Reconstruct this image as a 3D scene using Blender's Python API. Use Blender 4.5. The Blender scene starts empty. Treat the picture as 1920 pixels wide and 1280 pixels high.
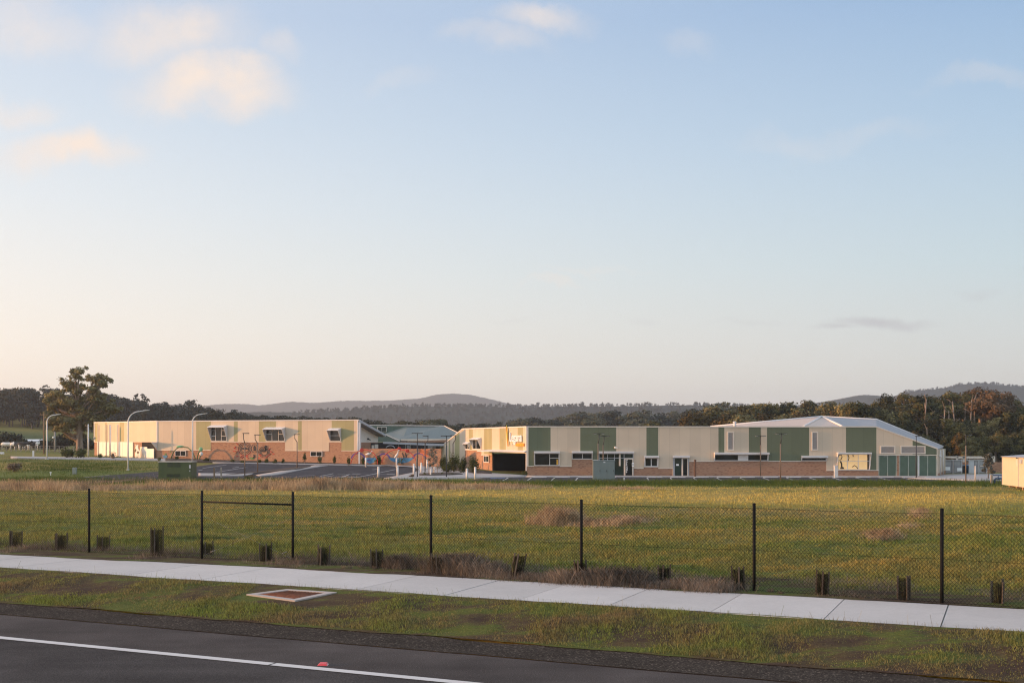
import bpy, math, random
import numpy as np
from mathutils import Vector, Matrix
random.seed(7); RNG = np.random.default_rng(7)
SC = bpy.context.scene; COL = SC.collection
PI = math.pi
# ---------------------------------------------------------------- camera model
HC, F, CX, HY = 3.2, 2100.0, 960.0, 825.0       # eye height, focal length in photo pixels, horizon row
def at(px, py, Y): return Vector(((px-CX)/F*Y, Y, HC+(HY-py)/F*Y))
RU, RV = (0.915, -0.404), (0.404, 0.915)          # along / across the road
def uv2xy(u, v): return RU[0]*u+RV[0]*v, RU[1]*u+RV[1]*v
def sstep(t):
    t = np.clip(t, 0, 1); return t*t*(3-2*t)
FBMC = {}
def fbm(X, Y, s, seed, octs=6, g=.7, lac=1.7):
    if seed not in FBMC: FBMC[seed] = np.random.default_rng(seed).uniform(0, 2*PI, (16, 2))
    out = np.zeros_like(X)
    for k in range(octs):
        a = FBMC[seed][k]; f = s*lac**k; out += g**k*np.sin(X*f*np.cos(a[0])+Y*f*np.sin(a[0])+a[1])*np.sin(X*f*np.cos(a[0]+1.4)+Y*f*np.sin(a[0]+1.4)+a[1]*2)
    return out
def ground(X, Y, rough=True):
    X = np.asarray(X, float); Y = np.asarray(Y, float)
    v = RV[0]*X+RV[1]*Y
    z = -1.1*np.clip((Y-28)/(114-28), 0, 1)**0.92
    z = z + np.clip(.45-.0208*X, 0, 2.4)*sstep((Y-116)/42)
    u = RU[0]*X+RU[1]*Y; zv = -.33*sstep((20.1-v)/2.6)*(v < 21)
    pit = sstep((2.1-np.abs(u+13.6))/.5)*((v > 18.6) & (v < 20.1))      # levelled round the drain pit
    z = z + zv*(1-pit)+pit*(-.33*sstep((20.1-18.6)/2.6)*(20.1-v)/1.5)
    z = z + np.where((v > 25) & (Y < 112), .05*np.sin(X*.31+Y*.17)*np.sin(Y*.23-X*.07), 0)*np.clip((v-25)/4, 0, 1)
    if rough: z = z + .055*fbm(X, Y, .9, 77, 6, .78, 1.75)*np.clip((v-25.2)/1.5, 0, 1)*np.clip((112-Y)/8, 0, 1)
    if rough: z = z + .016*(1-pit)*fbm(X, Y, 3.0, 78, 5, .75, 1.8)*np.clip((v-17.95)/.3, 0, 1)*np.clip((20.15-v)/.3, 0, 1)
    # the paddock that rises on the far side, off to the west
    z = z + 22*sstep((Y-230)/420)*sstep((-X-55)/190)
    return z
def gz(x, y): return float(ground(x, y))
def hit(px, py):
    """ground point seen at a pixel"""
    dx, dz = (px-CX)/F, (HY-py)/F
    Y = 5.0
    YS = np.arange(5, 900, .25); ok = np.nonzero(HC+dz*YS <= ground(dx*YS, YS, False))[0]
    Y = float(YS[ok[0]]) if len(ok) else 900.0
    return Vector((dx*Y, Y, gz(dx*Y, Y)))
# ---------------------------------------------------------------- materials
MATS = {}
def nt(name):
    m = bpy.data.materials.new(name); m.use_nodes = True
    t = m.node_tree; t.nodes.clear()
    o = t.nodes.new('ShaderNodeOutputMaterial'); b = t.nodes.new('ShaderNodeBsdfPrincipled')
    t.links.new(b.outputs[0], o.inputs[0]); MATS[name] = m
    return m, t, b
def nd(t, kind, ins=None, **kw):
    n = t.nodes.new('ShaderNode'+kind)
    for k, v in kw.items(): setattr(n, k, v)
    for k, v in (ins or {}).items():
        if hasattr(v, 'is_output') or isinstance(v, bpy.types.NodeSocket): t.links.new(v, n.inputs[k])
        else: n.inputs[k].default_value = v
    return n
def ramp(t, fac, stops, interp='LINEAR'):
    n = t.nodes.new('ShaderNodeValToRGB'); n.color_ramp.interpolation = interp
    e = n.color_ramp.elements
    while len(e) < len(stops): e.new(.5)
    for i, (p, c) in enumerate(stops):
        e[i].position = p; e[i].color = (c[0], c[1], c[2], 1) if not isinstance(c, (int, float)) else (c, c, c, 1)
    t.links.new(fac, n.inputs[0]); return n.outputs[0]
def mixc(t, fac, a, b, mode='MIX'):
    n = t.nodes.new('ShaderNodeMix'); n.data_type = 'RGBA'; n.blend_type = mode
    for s, v in ((n.inputs[0], fac), (n.inputs[6], a), (n.inputs[7], b)):
        if isinstance(v, bpy.types.NodeSocket): t.links.new(v, s)
        elif isinstance(v, (int, float)): s.default_value = v
        else: s.default_value = (v[0], v[1], v[2], 1)
    return n.outputs[2]
def mth(t, op, a, b=None, c=None, clamp=False):
    n = t.nodes.new('ShaderNodeMath'); n.operation = op; n.use_clamp = clamp
    for i, v in enumerate((a, b, c)):
        if v is None: continue
        if isinstance(v, bpy.types.NodeSocket): t.links.new(v, n.inputs[i])
        else: n.inputs[i].default_value = v
    return n.outputs[0]
def posn(t): return t.nodes.new('ShaderNodeNewGeometry').outputs['Position']
def noise(t, vec, scale, detail=3, rough=.55):
    n = nd(t, 'TexNoise', {'Scale': scale, 'Detail': detail, 'Roughness': rough})
    if vec is not None: t.links.new(vec, n.inputs['Vector'])
    return n.outputs['Fac']
def bump(t, b, h, strength=.3, dist=.02):
    n = nd(t, 'Bump', {'Height': h, 'Strength': strength, 'Distance': dist})
    t.links.new(n.outputs[0], b.inputs['Normal'])
def plain(name, col, rough=.6, var=.12, scale=1.5, metal=0.0, spec=.4):
    """a painted or bare surface: its colour, mottled and slightly weathered"""
    m, t, b = nt(name)
    p = posn(t)
    f = noise(t, p, scale, 5, .6)
    lo = tuple(c*(1-var) for c in col); hi = tuple(min(1, c*(1+var)) for c in col)
    c = ramp(t, f, [(.3, lo), (.7, hi)])
    t.links.new(c, b.inputs['Base Color'])
    b.inputs['Roughness'].default_value = rough; b.inputs['Metallic'].default_value = metal
    b.inputs['Specular IOR Level'].default_value = spec
    return m
def clad(name, col, pitch=.2):
    """ribbed metal / fibre-cement sheet, panel joints every 1.2 m; UV in metres"""
    m, t, b = nt(name)
    uv = nd(t, 'UVMap'); sx = nd(t, 'SeparateXYZ', {0: uv.outputs[0]})
    rib = mth(t, 'PINGPONG', sx.outputs[0], pitch/2)
    rib = mth(t, 'MULTIPLY', rib, 2/pitch)
    h = mth(t, 'SMOOTH_MIN', rib, .35, .1)
    pan = mth(t, 'FLOOR', mth(t, 'DIVIDE', sx.outputs[0], 1.2))
    wn = nd(t, 'TexWhiteNoise', noise_dimensions='1D'); t.links.new(pan, wn.inputs['W'])
    joint = mth(t, 'LESS_THAN', mth(t, 'FRACT', mth(t, 'DIVIDE', sx.outputs[0], 1.2)), .022)
    f = noise(t, posn(t), .6, 4)
    k = mth(t, 'ADD', mth(t, 'MULTIPLY', wn.outputs['Value'], .10), mth(t, 'MULTIPLY', f, .16))
    k = mth(t, 'ADD', k, .86)
    k = mth(t, 'SUBTRACT', k, mth(t, 'MULTIPLY', joint, .22))
    c = nd(t, 'VectorMath', {0: col, }, operation='SCALE'); t.links.new(k, c.inputs['Scale'])
    t.links.new(c.outputs[0], b.inputs['Base Color'])
    b.inputs['Roughness'].default_value = .55; b.inputs['Specular IOR Level'].default_value = .3
    bump(t, b, h, .35, .012)
    return m
def brick(name, c1, c2, mortar):
    m, t, b = nt(name)
    uv = nd(t, 'UVMap')
    br = nd(t, 'TexBrick', {'Vector': uv.outputs[0], 'Color1': (*c1, 1), 'Color2': (*c2, 1), 'Mortar': (*mortar, 1), 'Scale': 1.0, 'Mortar Size': .006,
        'Brick Width': .24, 'Row Height': .086, 'Bias': -.1}, offset=.5)
    sp = nd(t, 'Mapping', {'Scale': (4.16, 11.6, 1)}); t.links.new(uv.outputs[0], sp.inputs[0])
    f1 = nd(t, 'TexWhiteNoise', noise_dimensions='2D')
    fl = nd(t, 'VectorMath', {0: sp.outputs[0]}, operation='FLOOR'); t.links.new(fl.outputs[0], f1.inputs['Vector'])
    dark = mth(t, 'GREATER_THAN', f1.outputs['Value'], .88)
    c = mixc(t, mth(t, 'MULTIPLY', dark, .55), br.outputs['Color'], (c2[0]*.45, c2[1]*.45, c2[2]*.5))
    f = noise(t, posn(t), .5, 5)
    c = mixc(t, mth(t, 'MULTIPLY', f, .35), c, (c1[0]*1.1, c1[1]*1.05, c1[2]), 'MIX')
    t.links.new(c, b.inputs['Base Color']); b.inputs['Roughness'].default_value = .85
    bump(t, b, br.outputs['Fac'], -.3, .008)
    return m
def glass(name, tint=(.012, .014, .014)):
    m, t, b = nt(name)
    f = noise(t, posn(t), .35, 2)
    c = ramp(t, f, [(.35, tint), (.7, tuple(x*2.2 for x in tint))])
    t.links.new(c, b.inputs['Base Color'])
    b.inputs['Roughness'].default_value = .06; b.inputs['Specular IOR Level'].default_value = .35
    return m
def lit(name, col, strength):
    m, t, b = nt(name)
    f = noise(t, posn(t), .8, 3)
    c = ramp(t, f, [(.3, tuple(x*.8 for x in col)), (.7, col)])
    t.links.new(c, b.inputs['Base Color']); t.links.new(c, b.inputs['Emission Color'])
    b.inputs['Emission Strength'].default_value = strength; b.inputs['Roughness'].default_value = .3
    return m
def foliage(name, dark, mid, light, scale=.35, trans=.12):
    m, t, b = nt(name)
    g = t.nodes.new('ShaderNodeNewGeometry')
    f = noise(t, g.outputs['Position'], scale, 3)
    k = mth(t, 'ADD', mth(t, 'MULTIPLY', g.outputs['Random Per Island'], .28), mth(t, 'MULTIPLY', f, .72))
    oi = nd(t, 'ObjectInfo')
    k = mth(t, 'ADD', k, mth(t, 'MULTIPLY', mth(t, 'SUBTRACT', oi.outputs['Random'], .5), .25))
    c = ramp(t, k, [(.25, dark), (.55, mid), (.9, light)])
    t.links.new(c, b.inputs['Base Color']); b.inputs['Roughness'].default_value = .75; b.inputs['Specular IOR Level'].default_value = .15
    tr = nd(t, 'BsdfTranslucent'); t.links.new(c, tr.inputs[0])
    mx = nd(t, 'MixShader', {0: trans}); t.links.new(b.outputs[0], mx.inputs[1]); t.links.new(tr.outputs[0], mx.inputs[2])
    t.links.new(mx.outputs[0], [n for n in t.nodes if n.type == 'OUTPUT_MATERIAL'][0].inputs[0])
    return m
# ---------------------------------------------------------------- mesh builder
class MB:
    def __init__(s): s.v = []; s.f = []; s.m = []; s.uv = []; s.sm = []
    def add(s, vs, fs, mi=0, uvs=None, smooth=False):
        o = len(s.v); s.v += [tuple(p) for p in vs]
        s.uv += [tuple(q) for q in (uvs if uvs is not None else [(p[0], p[2]) for p in vs])]
        for f in fs: s.f.append([i+o for i in f]); s.m.append(mi); s.sm.append(smooth)
        return s
    def box(s, x0, x1, y0, y1, z0, z1, mi=0, fr=None):
        vs = [(x, y, z) for x in (x0, x1) for y in (y0, y1) for z in (z0, z1)]
        fs = [(0, 1, 3, 2), (4, 6, 7, 5), (0, 4, 5, 1), (2, 3, 7, 6), (0, 2, 6, 4), (1, 5, 7, 3)]
        uvs = [(p[0]+p[1], p[2]) for p in vs]
        if fr: vs = [fr.p(x, z, -y) if False else fr.p(x, z, y) for x, y, z in vs]
        return s.add(vs, fs, mi, uvs)
    def prism(s, poly, d0, d1, fr, mi=0):
        """poly of (s,z) in a facade frame, from depth d0 to d1 (outward)"""
        n = len(poly)
        vs = [fr.p(a, z, d0) for a, z in poly]+[fr.p(a, z, d1) for a, z in poly]
        fs = [tuple(range(n)), tuple(range(2*n-1, n-1, -1))]+[(i, i+n, (i+1) % n+n, (i+1) % n) for i in range(n)]
        return s.add(vs, fs, mi, [(a, z) for a, z in poly]*2)
    def hull(s, top, bot, mi=0):
        n = len(top); vs = list(top)+list(bot)
        fs = [tuple(range(n)), tuple(range(2*n-1, n-1, -1))]+[(i, i+n, (i+1) % n+n, (i+1) % n) for i in range(n)]
        return s.add(vs, fs, mi)
    def tube(s, pts, rad, n=8, mi=0, cap=True):
        pts = [Vector(p) for p in pts]
        if isinstance(rad, (int, float)): rad = [rad]*len(pts)
        vs, fs, uvs = [], [], []
        for i, p in enumerate(pts):
            a = pts[max(i-1, 0)]; b = pts[min(i+1, len(pts)-1)]
            d = (b-a).normalized()
            e = Vector((1, 0, 0)) if abs(d.x) < .8 else Vector((0, 1, 0))
            x = d.cross(e).normalized(); y = d.cross(x)
            for k in range(n):
                an = 2*PI*k/n
                vs.append(p+(x*math.cos(an)+y*math.sin(an))*rad[i]); uvs.append((k/n, p.z))
        for i in range(len(pts)-1):
            for k in range(n):
                fs.append((i*n+k, i*n+(k+1) % n, (i+1)*n+(k+1) % n, (i+1)*n+k))
        s.add(vs, fs, mi, uvs, True)
        if cap:
            o = len(s.v)-len(vs)
            for rng in (range(n-1, -1, -1), range((len(pts)-1)*n, len(pts)*n)):
                s.f.append([o+i for i in rng]); s.m.append(mi); s.sm.append(False)
        return s
    def cyl(s, x, y, z0, z1, r, n=12, mi=0, r2=None):
        return s.tube([(x, y, z0), (x, y, z1)], [r, r if r2 is None else r2], n, mi)
    def ball(s, c, r, mi=0, nu=10, nv=7):
        r = (r, r, r) if isinstance(r, (int, float)) else r
        vs = []; fs = []
        for j in range(nv+1):
            th = PI*j/nv
            for i in range(nu):
                ph = 2*PI*i/nu
                vs.append((c[0]+r[0]*math.sin(th)*math.cos(ph), c[1]+r[1]*math.sin(th)*math.sin(ph), c[2]+r[2]*math.cos(th)))
        for j in range(nv):
            for i in range(nu):
                fs.append((j*nu+i, (j+1)*nu+i, (j+1)*nu+(i+1) % nu, j*nu+(i+1) % nu))
        return s.add(vs, fs, mi, None, True)
    def build(s, name, mats, parent=None, loc=None):
        me = bpy.data.meshes.new(name)
        o = bpy.data.objects.new(name, me); COL.objects.link(o)
        vs = s.v
        if loc is not None: vs = [(p[0]-loc[0], p[1]-loc[1], p[2]-loc[2]) for p in vs]
        if parent is not None and loc is None:
            L = parent.matrix_basis.translation
            if parent.parent is not None: L = L+parent.parent.matrix_basis.translation
            vs = [(p[0]-L.x, p[1]-L.y, p[2]-L.z) for p in vs]
        me.from_pydata(vs, [], s.f)
        for m in (mats if isinstance(mats, (list, tuple)) else [mats]): me.materials.append(MATS[m] if isinstance(m, str) else m)
        me.polygons.foreach_set('material_index', s.m); me.polygons.foreach_set('use_smooth', s.sm)
        ul = me.uv_layers.new(name='UVMap')
        idx = np.empty(len(me.loops), int); me.loops.foreach_get('vertex_index', idx)
        ul.data.foreach_set('uv', np.asarray(s.uv, float)[idx].ravel())
        me.update()
        if parent is not None: o.parent = parent
        elif loc is not None: o.location = loc
        return o
def build_split(b, name, mats, parent=None):
    """each separate piece of the builder becomes a part of its own"""
    n = len(b.v); p = list(range(n))
    def root(i):
        while p[i] != i: p[i] = p[p[i]]; i = p[i]
        return i
    for f in b.f:
        for i in f[1:]: p[root(i)] = root(f[0])
    groups = {}
    for k, f in enumerate(b.f): groups.setdefault(root(f[0]), []).append(k)
    out = []
    for ks in groups.values():
        q = MB(); ids = sorted({i for k in ks for i in b.f[k]}); mp = {i: j for j, i in enumerate(ids)}
        q.v = [b.v[i] for i in ids]; q.uv = [b.uv[i] for i in ids]
        q.f = [[mp[i] for i in b.f[k]] for k in ks]; q.m = [b.m[k] for k in ks]; q.sm = [b.sm[k] for k in ks]
        out.append(q.build(name, mats, parent))
    return out
def tag(o, label=None, cat=None, group=None, kind=None):
    if label: o['label'] = label
    if cat: o['category'] = cat
    if group: o['group'] = group
    if kind: o['kind'] = kind
    return o
def empty(name, loc, label=None, cat=None, group=None):
    o = bpy.data.objects.new(name, None); COL.objects.link(o); o.location = loc
    o.empty_display_size = .2
    return tag(o, label, cat, group)
def copy_tree(o, parent=None):
    c = o.copy(); COL.objects.link(c)
    if parent is not None: c.parent = parent
    for ch in list(o.children): copy_tree(ch, c)
    return c
class Frame:
    """a facade: s along it, z up, d outward"""
    def __init__(s, A, B, out):
        s.A = Vector((A[0], A[1])); d = Vector((B[0]-A[0], B[1]-A[1])); s.L = d.length; s.t = d/s.L
        s.n = Vector((-s.t.y, s.t.x))
        if s.n.dot(Vector(out)) < 0: s.n = -s.n
    def p(s, a, z, d=0.0):
        q = s.A+s.t*a+s.n*d; return Vector((q.x, q.y, z))
    def sx(s, px, d=0.0):
        """where the pixel column meets this facade"""
        k = (px-CX)/F; A = s.A+s.n*d
        return (k*A.y-A.x)/(s.t.x-k*s.t.y)
    def sz(s, px, py, d=0.0):
        a = s.sx(px, d); q = s.A+s.t*a+s.n*d
        return a, HC+(HY-py)/F*q.y
def bulk(name, verts, faces, mats, midx=None, parent=None):
    """a big mesh from numpy arrays; faces (n,3) or (n,4)"""
    me = bpy.data.meshes.new(name); k = faces.shape[1]
    me.vertices.add(len(verts)); me.vertices.foreach_set('co', np.ascontiguousarray(verts, np.float32).ravel())
    me.loops.add(faces.size); me.loops.foreach_set('vertex_index', np.ascontiguousarray(faces, np.int32).ravel())
    me.polygons.add(len(faces)); me.polygons.foreach_set('loop_start', np.arange(0, faces.size, k, dtype=np.int32))
    me.polygons.foreach_set('loop_total', np.full(len(faces), k, np.int32))
    for m in (mats if isinstance(mats, (list, tuple)) else [mats]): me.materials.append(MATS[m])
    if midx is not None: me.polygons.foreach_set('material_index', np.ascontiguousarray(midx, np.int32))
    me.update(calc_edges=True); me.validate()
    o = bpy.data.objects.new(name, me); COL.objects.link(o)
    if parent is not None: o.parent = parent
    return o
ZEN = (2.2, 2.5, 3.0); BACK = 1.3  # unseen overhead and rear sky, raised to fill the shaded walls
HAZE_D, HAZE_G, HAZE_COL = 2.0e-4, .45, (.88, .94, 1.0)
# ---------------------------------------------------------------- camera, sun, sky
cam = bpy.data.cameras.new('camera'); co = bpy.data.objects.new('camera', cam); COL.objects.link(co)
co.location = (0, 0, HC); co.rotation_euler = (PI/2, 0, 0)
cam.sensor_width = 36; cam.lens = 36*F/1920; cam.shift_y = (HY-640)/1920
cam.clip_start = .1; cam.clip_end = 40000
SC.camera = co
SC.cycles.use_denoising = True; SC.cycles.denoising_prefilter = 'NONE'; SC.cycles.filter_width = 1.2; SC.cycles.max_bounces = 6; SC.cycles.volume_bounces = 0
SUN_EL, SUN_AZ_Y = math.radians(5.4), -.05                # from the west (-X), very low
sd = Vector((-math.cos(SUN_EL), SUN_AZ_Y*math.cos(SUN_EL), math.sin(SUN_EL))).normalized()   # towards the sun
sun = bpy.data.lights.new('sun', 'SUN'); so = bpy.data.objects.new('sun', sun); COL.objects.link(so)
sun.energy = 3.8; sun.angle = math.radians(.5); sun.color = (1.0, .475, .165)
so.rotation_euler = sd.to_track_quat('Z', 'Y').to_euler()
so.location = (-60, 0, 60)
SC.view_settings.view_transform = 'Standard'; SC.view_settings.look = 'None'
SC.view_settings.gamma = 1; SC.view_settings.exposure = EXPOSURE = 1.0
w = bpy.data.worlds.new('World'); SC.world = w; w.use_nodes = True
t = w.node_tree; t.nodes.clear()
wo = t.nodes.new('ShaderNodeOutputWorld'); bg = t.nodes.new('ShaderNodeBackground'); t.links.new(bg.outputs[0], wo.inputs[0])
sky = nd(t, 'TexSky', sky_type='NISHITA', sun_disc=False, sun_elevation=SUN_EL, altitude=50, air_density=1.0, dust_density=1.2, ozone_density=1.6)
sky.sun_rotation = math.atan2(sd.x, sd.y)
bg.inputs[1].default_value = .15
dirn = nd(t, 'TexCoord').outputs['Generated']
sx = nd(t, 'SeparateXYZ', {0: dirn})
yy = mth(t, 'MAXIMUM', sx.outputs[1], .02)
az = mth(t, 'DIVIDE', sx.outputs[0], yy); el = mth(t, 'DIVIDE', sx.outputs[2], yy)
cv = nd(t, 'CombineXYZ', {0: az, 1: el}).outputs[0]
warp = nd(t, 'TexNoise', {'Vector': cv, 'Scale': 7, 'Detail': 6, 'Roughness': .6})
wv = nd(t, 'VectorMath', {0: warp.outputs['Color'], 1: (.5, .5, .5)}, operation='SUBTRACT')
def cloud(px, py, rx, ry, amp, wob=.10):
    """one cloud: a place in the sky dome and its size there"""
    sc = nd(t, 'VectorMath', {0: wv.outputs[0]}, operation='SCALE'); sc.inputs['Scale'].default_value = wob
    a = nd(t, 'VectorMath', {0: cv, 1: sc.outputs[0]}, operation='ADD')
    b = nd(t, 'VectorMath', {0: a.outputs[0], 1: ((px-CX)/F, (HY-py)/F, 0)}, operation='SUBTRACT')
    c = nd(t, 'VectorMath', {0: b.outputs[0], 1: (F/rx, F/ry, 0)}, operation='MULTIPLY')
    l = nd(t, 'VectorMath', {0: c.outputs[0]}, operation='LENGTH')
    k = nd(t, 'MapRange', {'Value': l.outputs['Value'], 'From Min': 1.15, 'From Max': .15, 'To Min': 0, 'To Max': amp}, interpolation_type='SMOOTHSTEP')
    return k.outputs[0]
CLOUDS = [(145, 282, 180, 56, 1), (400, 150, 175, 75, 1), (30, 190, 110, 40, .5), (455, 125, 100, 46, .9), (320, 45, 190, 85, .7), (60, 40, 150, 60, .45),
    (540, 80, 60, 40, .3), (1005, 30, 120, 42, .6), (930, 80, 120, 40, .35), (1300, 70, 80, 30, .15), (740, 160, 70, 26, .15),
    (1560, 250, 220, 30, .16), (1040, 545, 70, 12, .35), (1120, 522, 130, 10, .18), (1850, 175, 160, 22, .18)]
GREYS = [(1560, 610, 55, 8, .55), (1655, 601, 120, 13, .7), (1210, 602, 40, 8, .22), (1840, 555, 50, 10, .3), (1400, 610, 90, 8, .18), (960, 600, 60, 6, .12)]
def total(lst, wob):
    s = None
    for c in lst:
        k = cloud(*c, wob=wob); s = k if s is None else mth(t, 'MAXIMUM', s, k)
    return s
streak = nd(t, 'TexNoise', {'Vector': cv, 'Scale': 22, 'Detail': 7, 'Roughness': .62})
def wisp(m): return mth(t, 'MULTIPLY', m, nd(t, 'MapRange', {'Value': streak.outputs['Fac'], 'From Min': .25, 'From Max': .62, 'To Min': .40, 'To Max': 1}).outputs[0])
# evening gradient: warm and bright towards the low sun, blue away from it
def lin(c): return tuple(((x/255+.055)/1.055)**2.4/(.15*2**EXPOSURE) for x in c)
hl = mth(t, 'SQRT', mth(t, 'ADD', mth(t, 'MULTIPLY', sx.outputs[0], sx.outputs[0]), mth(t, 'MULTIPLY', sx.outputs[1], sx.outputs[1])))
elt = mth(t, 'DIVIDE', sx.outputs[2], mth(t, 'MAXIMUM', hl, .001))
e01 = mth(t, 'MULTIPLY', elt, 1.0, clamp=True)
toward = mth(t, 'DIVIDE', mth(t, 'MULTIPLY', sx.outputs[0], -1), mth(t, 'MAXIMUM', hl, .001))
LEFT = [(0, lin((272, 250, 226))), (.05, lin((270, 258, 240))), (.085, lin((264, 256, 243))), (.2, lin((238, 244, 248))), (.28, lin((220, 232, 244))), (.37, lin((203, 218, 238))), (1, ZEN)]
RIGHT = [(0, lin((234, 229, 219))), (.05, lin((233, 232, 224))), (.08, lin((225, 229, 226))), (.15, lin((206, 224, 231))), (.25, lin((182, 208, 231))), (.38, lin((150, 184, 222))), (1, ZEN)]
cL, cR = ramp(t, e01, LEFT), ramp(t, e01, RIGHT)
k = nd(t, 'MapRange', {'Value': toward, 'From Min': -.45, 'From Max': .45, 'To Min': 0, 'To Max': 1}, interpolation_type='LINEAR').outputs[0]
grad = mixc(t, k, cR, cL)
glow = nd(t, 'MapRange', {'Value': toward, 'From Min': .5, 'From Max': 1, 'To Min': 1, 'To Max': 1.7}, interpolation_type='SMOOTHSTEP').outputs[0]
back = nd(t, 'MapRange', {'Value': sx.outputs[1], 'From Min': .3, 'From Max': -.5, 'To Min': 1, 'To Max': BACK}, interpolation_type='SMOOTHSTEP').outputs[0]
gs = nd(t, 'VectorMath', {0: grad}, operation='SCALE'); t.links.new(mth(t, 'MULTIPLY', glow, back), gs.inputs['Scale'])
base = mixc(t, .95, sky.outputs[0], gs.outputs[0])
skyc = mixc(t, wisp(total(CLOUDS, .12)), base, lin((253, 236, 222)))
skyc = mixc(t, wisp(total(GREYS, .05)), skyc, lin((198, 196, 199)))
t.links.new(skyc, bg.inputs[0])
# ---------------------------------------------------------------- ground sheet
def ground_mat():
    m, t, b = nt('field_soil')
    p = posn(t)
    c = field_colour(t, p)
    d = noise(t, p, 9, 6, .7)
    c = mixc(t, .7, c, ramp(t, d, [(.32, .2), (.68, 1.0)]), 'MULTIPLY')
    t.links.new(c, b.inputs['Base Color']); b.inputs['Roughness'].default_value = .95; b.inputs['Specular IOR Level'].default_value = .1
    bump(t, b, noise(t, p, 5, 6, .7), .8, .12)
    return m
def blob(t, sp, x, y, rx, ry, soft=.5):
    dx = mth(t, 'DIVIDE', mth(t, 'SUBTRACT', sp.outputs[0], x), rx); dy = mth(t, 'DIVIDE', mth(t, 'SUBTRACT', sp.outputs[1], y), ry)
    r = mth(t, 'SQRT', mth(t, 'ADD', mth(t, 'MULTIPLY', dx, dx), mth(t, 'MULTIPLY', dy, dy)))
    return nd(t, 'MapRange', {'Value': r, 'From Min': 1+soft, 'From Max': 1-soft, 'To Min': 0, 'To Max': 1}, interpolation_type='SMOOTHSTEP').outputs[0]
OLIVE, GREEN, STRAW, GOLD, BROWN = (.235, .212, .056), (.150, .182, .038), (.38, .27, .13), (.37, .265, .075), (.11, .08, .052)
def field_colour(t, p):
    """grass colour by place: green, olive and straw growth, sunlit bands painted golden"""
    st = nd(t, 'Mapping', {'Scale': (.35, 1, 1)}); t.links.new(p, st.inputs[0])
    n1 = noise(t, st.outputs[0], .20, 4, .6); n2 = noise(t, st.outputs[0], .95, 5, .68)
    wn = nd(t, 'TexNoise', {'Vector': p, 'Scale': .12, 'Detail': 4})
    off = nd(t, 'VectorMath', {0: wn.outputs['Color'], 1: (.5, .5, .5)}, operation='SUBTRACT')
    off2 = nd(t, 'VectorMath', {0: off.outputs[0], 1: (9, 9, 0)}, operation='MULTIPLY')
    q = nd(t, 'VectorMath', {0: p, 1: off2.outputs[0]}, operation='ADD')
    sp = nd(t, 'SeparateXYZ', {0: q.outputs[0]})
    c = ramp(t, mth(t, 'ADD', mth(t, 'MULTIPLY', n1, .5), mth(t, 'MULTIPLY', n2, .5)), [(.37, (.075, .084, .022)), (.43, GREEN), (.49, OLIVE), (.56, (.26, .21, .058)), (.63, GOLD)])
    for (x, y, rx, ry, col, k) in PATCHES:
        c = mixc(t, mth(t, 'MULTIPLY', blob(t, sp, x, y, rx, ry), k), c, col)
    return c
PATCHES = [(22, 73, 20, 10, (.46, .33, .085), .9), (2, 82, 26, 6, (.44, .32, .085), .85), (10, 92, 34, 3.5, (.42, .31, .09), .7), (-26, 86, 12, 5, GOLD, .6), (-6, 55, 9, 4, GOLD, .45), (12, 55, 8, 3, STRAW, .35),  # first golden patches: low sunlight across the field put into the grass colour
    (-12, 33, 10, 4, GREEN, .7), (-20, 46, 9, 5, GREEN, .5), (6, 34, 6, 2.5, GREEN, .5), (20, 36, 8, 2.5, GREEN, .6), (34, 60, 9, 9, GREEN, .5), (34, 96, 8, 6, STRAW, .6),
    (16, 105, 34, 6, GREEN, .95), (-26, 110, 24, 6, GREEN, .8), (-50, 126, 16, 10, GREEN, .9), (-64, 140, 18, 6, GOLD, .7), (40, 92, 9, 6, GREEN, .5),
    (-160, 330, 60, 60, (.06, .095, .03), .95)]
ground_mat()
def axis(stops):
    out = []
    for (a, b, step) in stops: out += list(np.arange(a, b-1e-6, step))
    return np.array(out+[stops[-1][1]])
VE = dict(near=-6.0, line0=14.65, line1=14.84, asphalt=16.75, gravel=17.85, path0=20.3, path1=23.1, weeds=25.6)
ua = axis([(-4600, -2000, 650), (-2000, -400, 100), (-400, -160, 12), (-160, -60, 2), (-60, 46, .4), (46, 120, 2), (120, 400, 14), (400, 2000, 100), (2000, 4600, 650)])
va = np.unique(np.concatenate([axis([(-600, -60, 60), (-60, -6, 9), (-6, 16, 2), (16, 26, .3), (26, 62, .35), (62, 120, .8), (120, 230, 2), (230, 520, 8), (520, 2000, 80), (2000, 4700, 450)]),
    np.array([v for v in VE.values()])]))
U, V = np.meshgrid(ua, va)
X, Y = uv2xy(U, V)
Zg = ground(X, Y)
gv = np.stack([X, Y, Zg-.05*(V < 23.2)], -1).reshape(-1, 3)
nu, nv = len(ua), len(va)
i, j = np.meshgrid(np.arange(nu-1), np.arange(nv-1)); k0 = (j*nu+i).ravel()
gf = np.stack([k0, k0+1, k0+nu+1, k0+nu], -1)
g = bulk('ground', gv, gf, 'field_soil'); tag(g, kind='structure')
g.data.polygons.foreach_set('use_smooth', np.ones(len(gf), bool))
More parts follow.
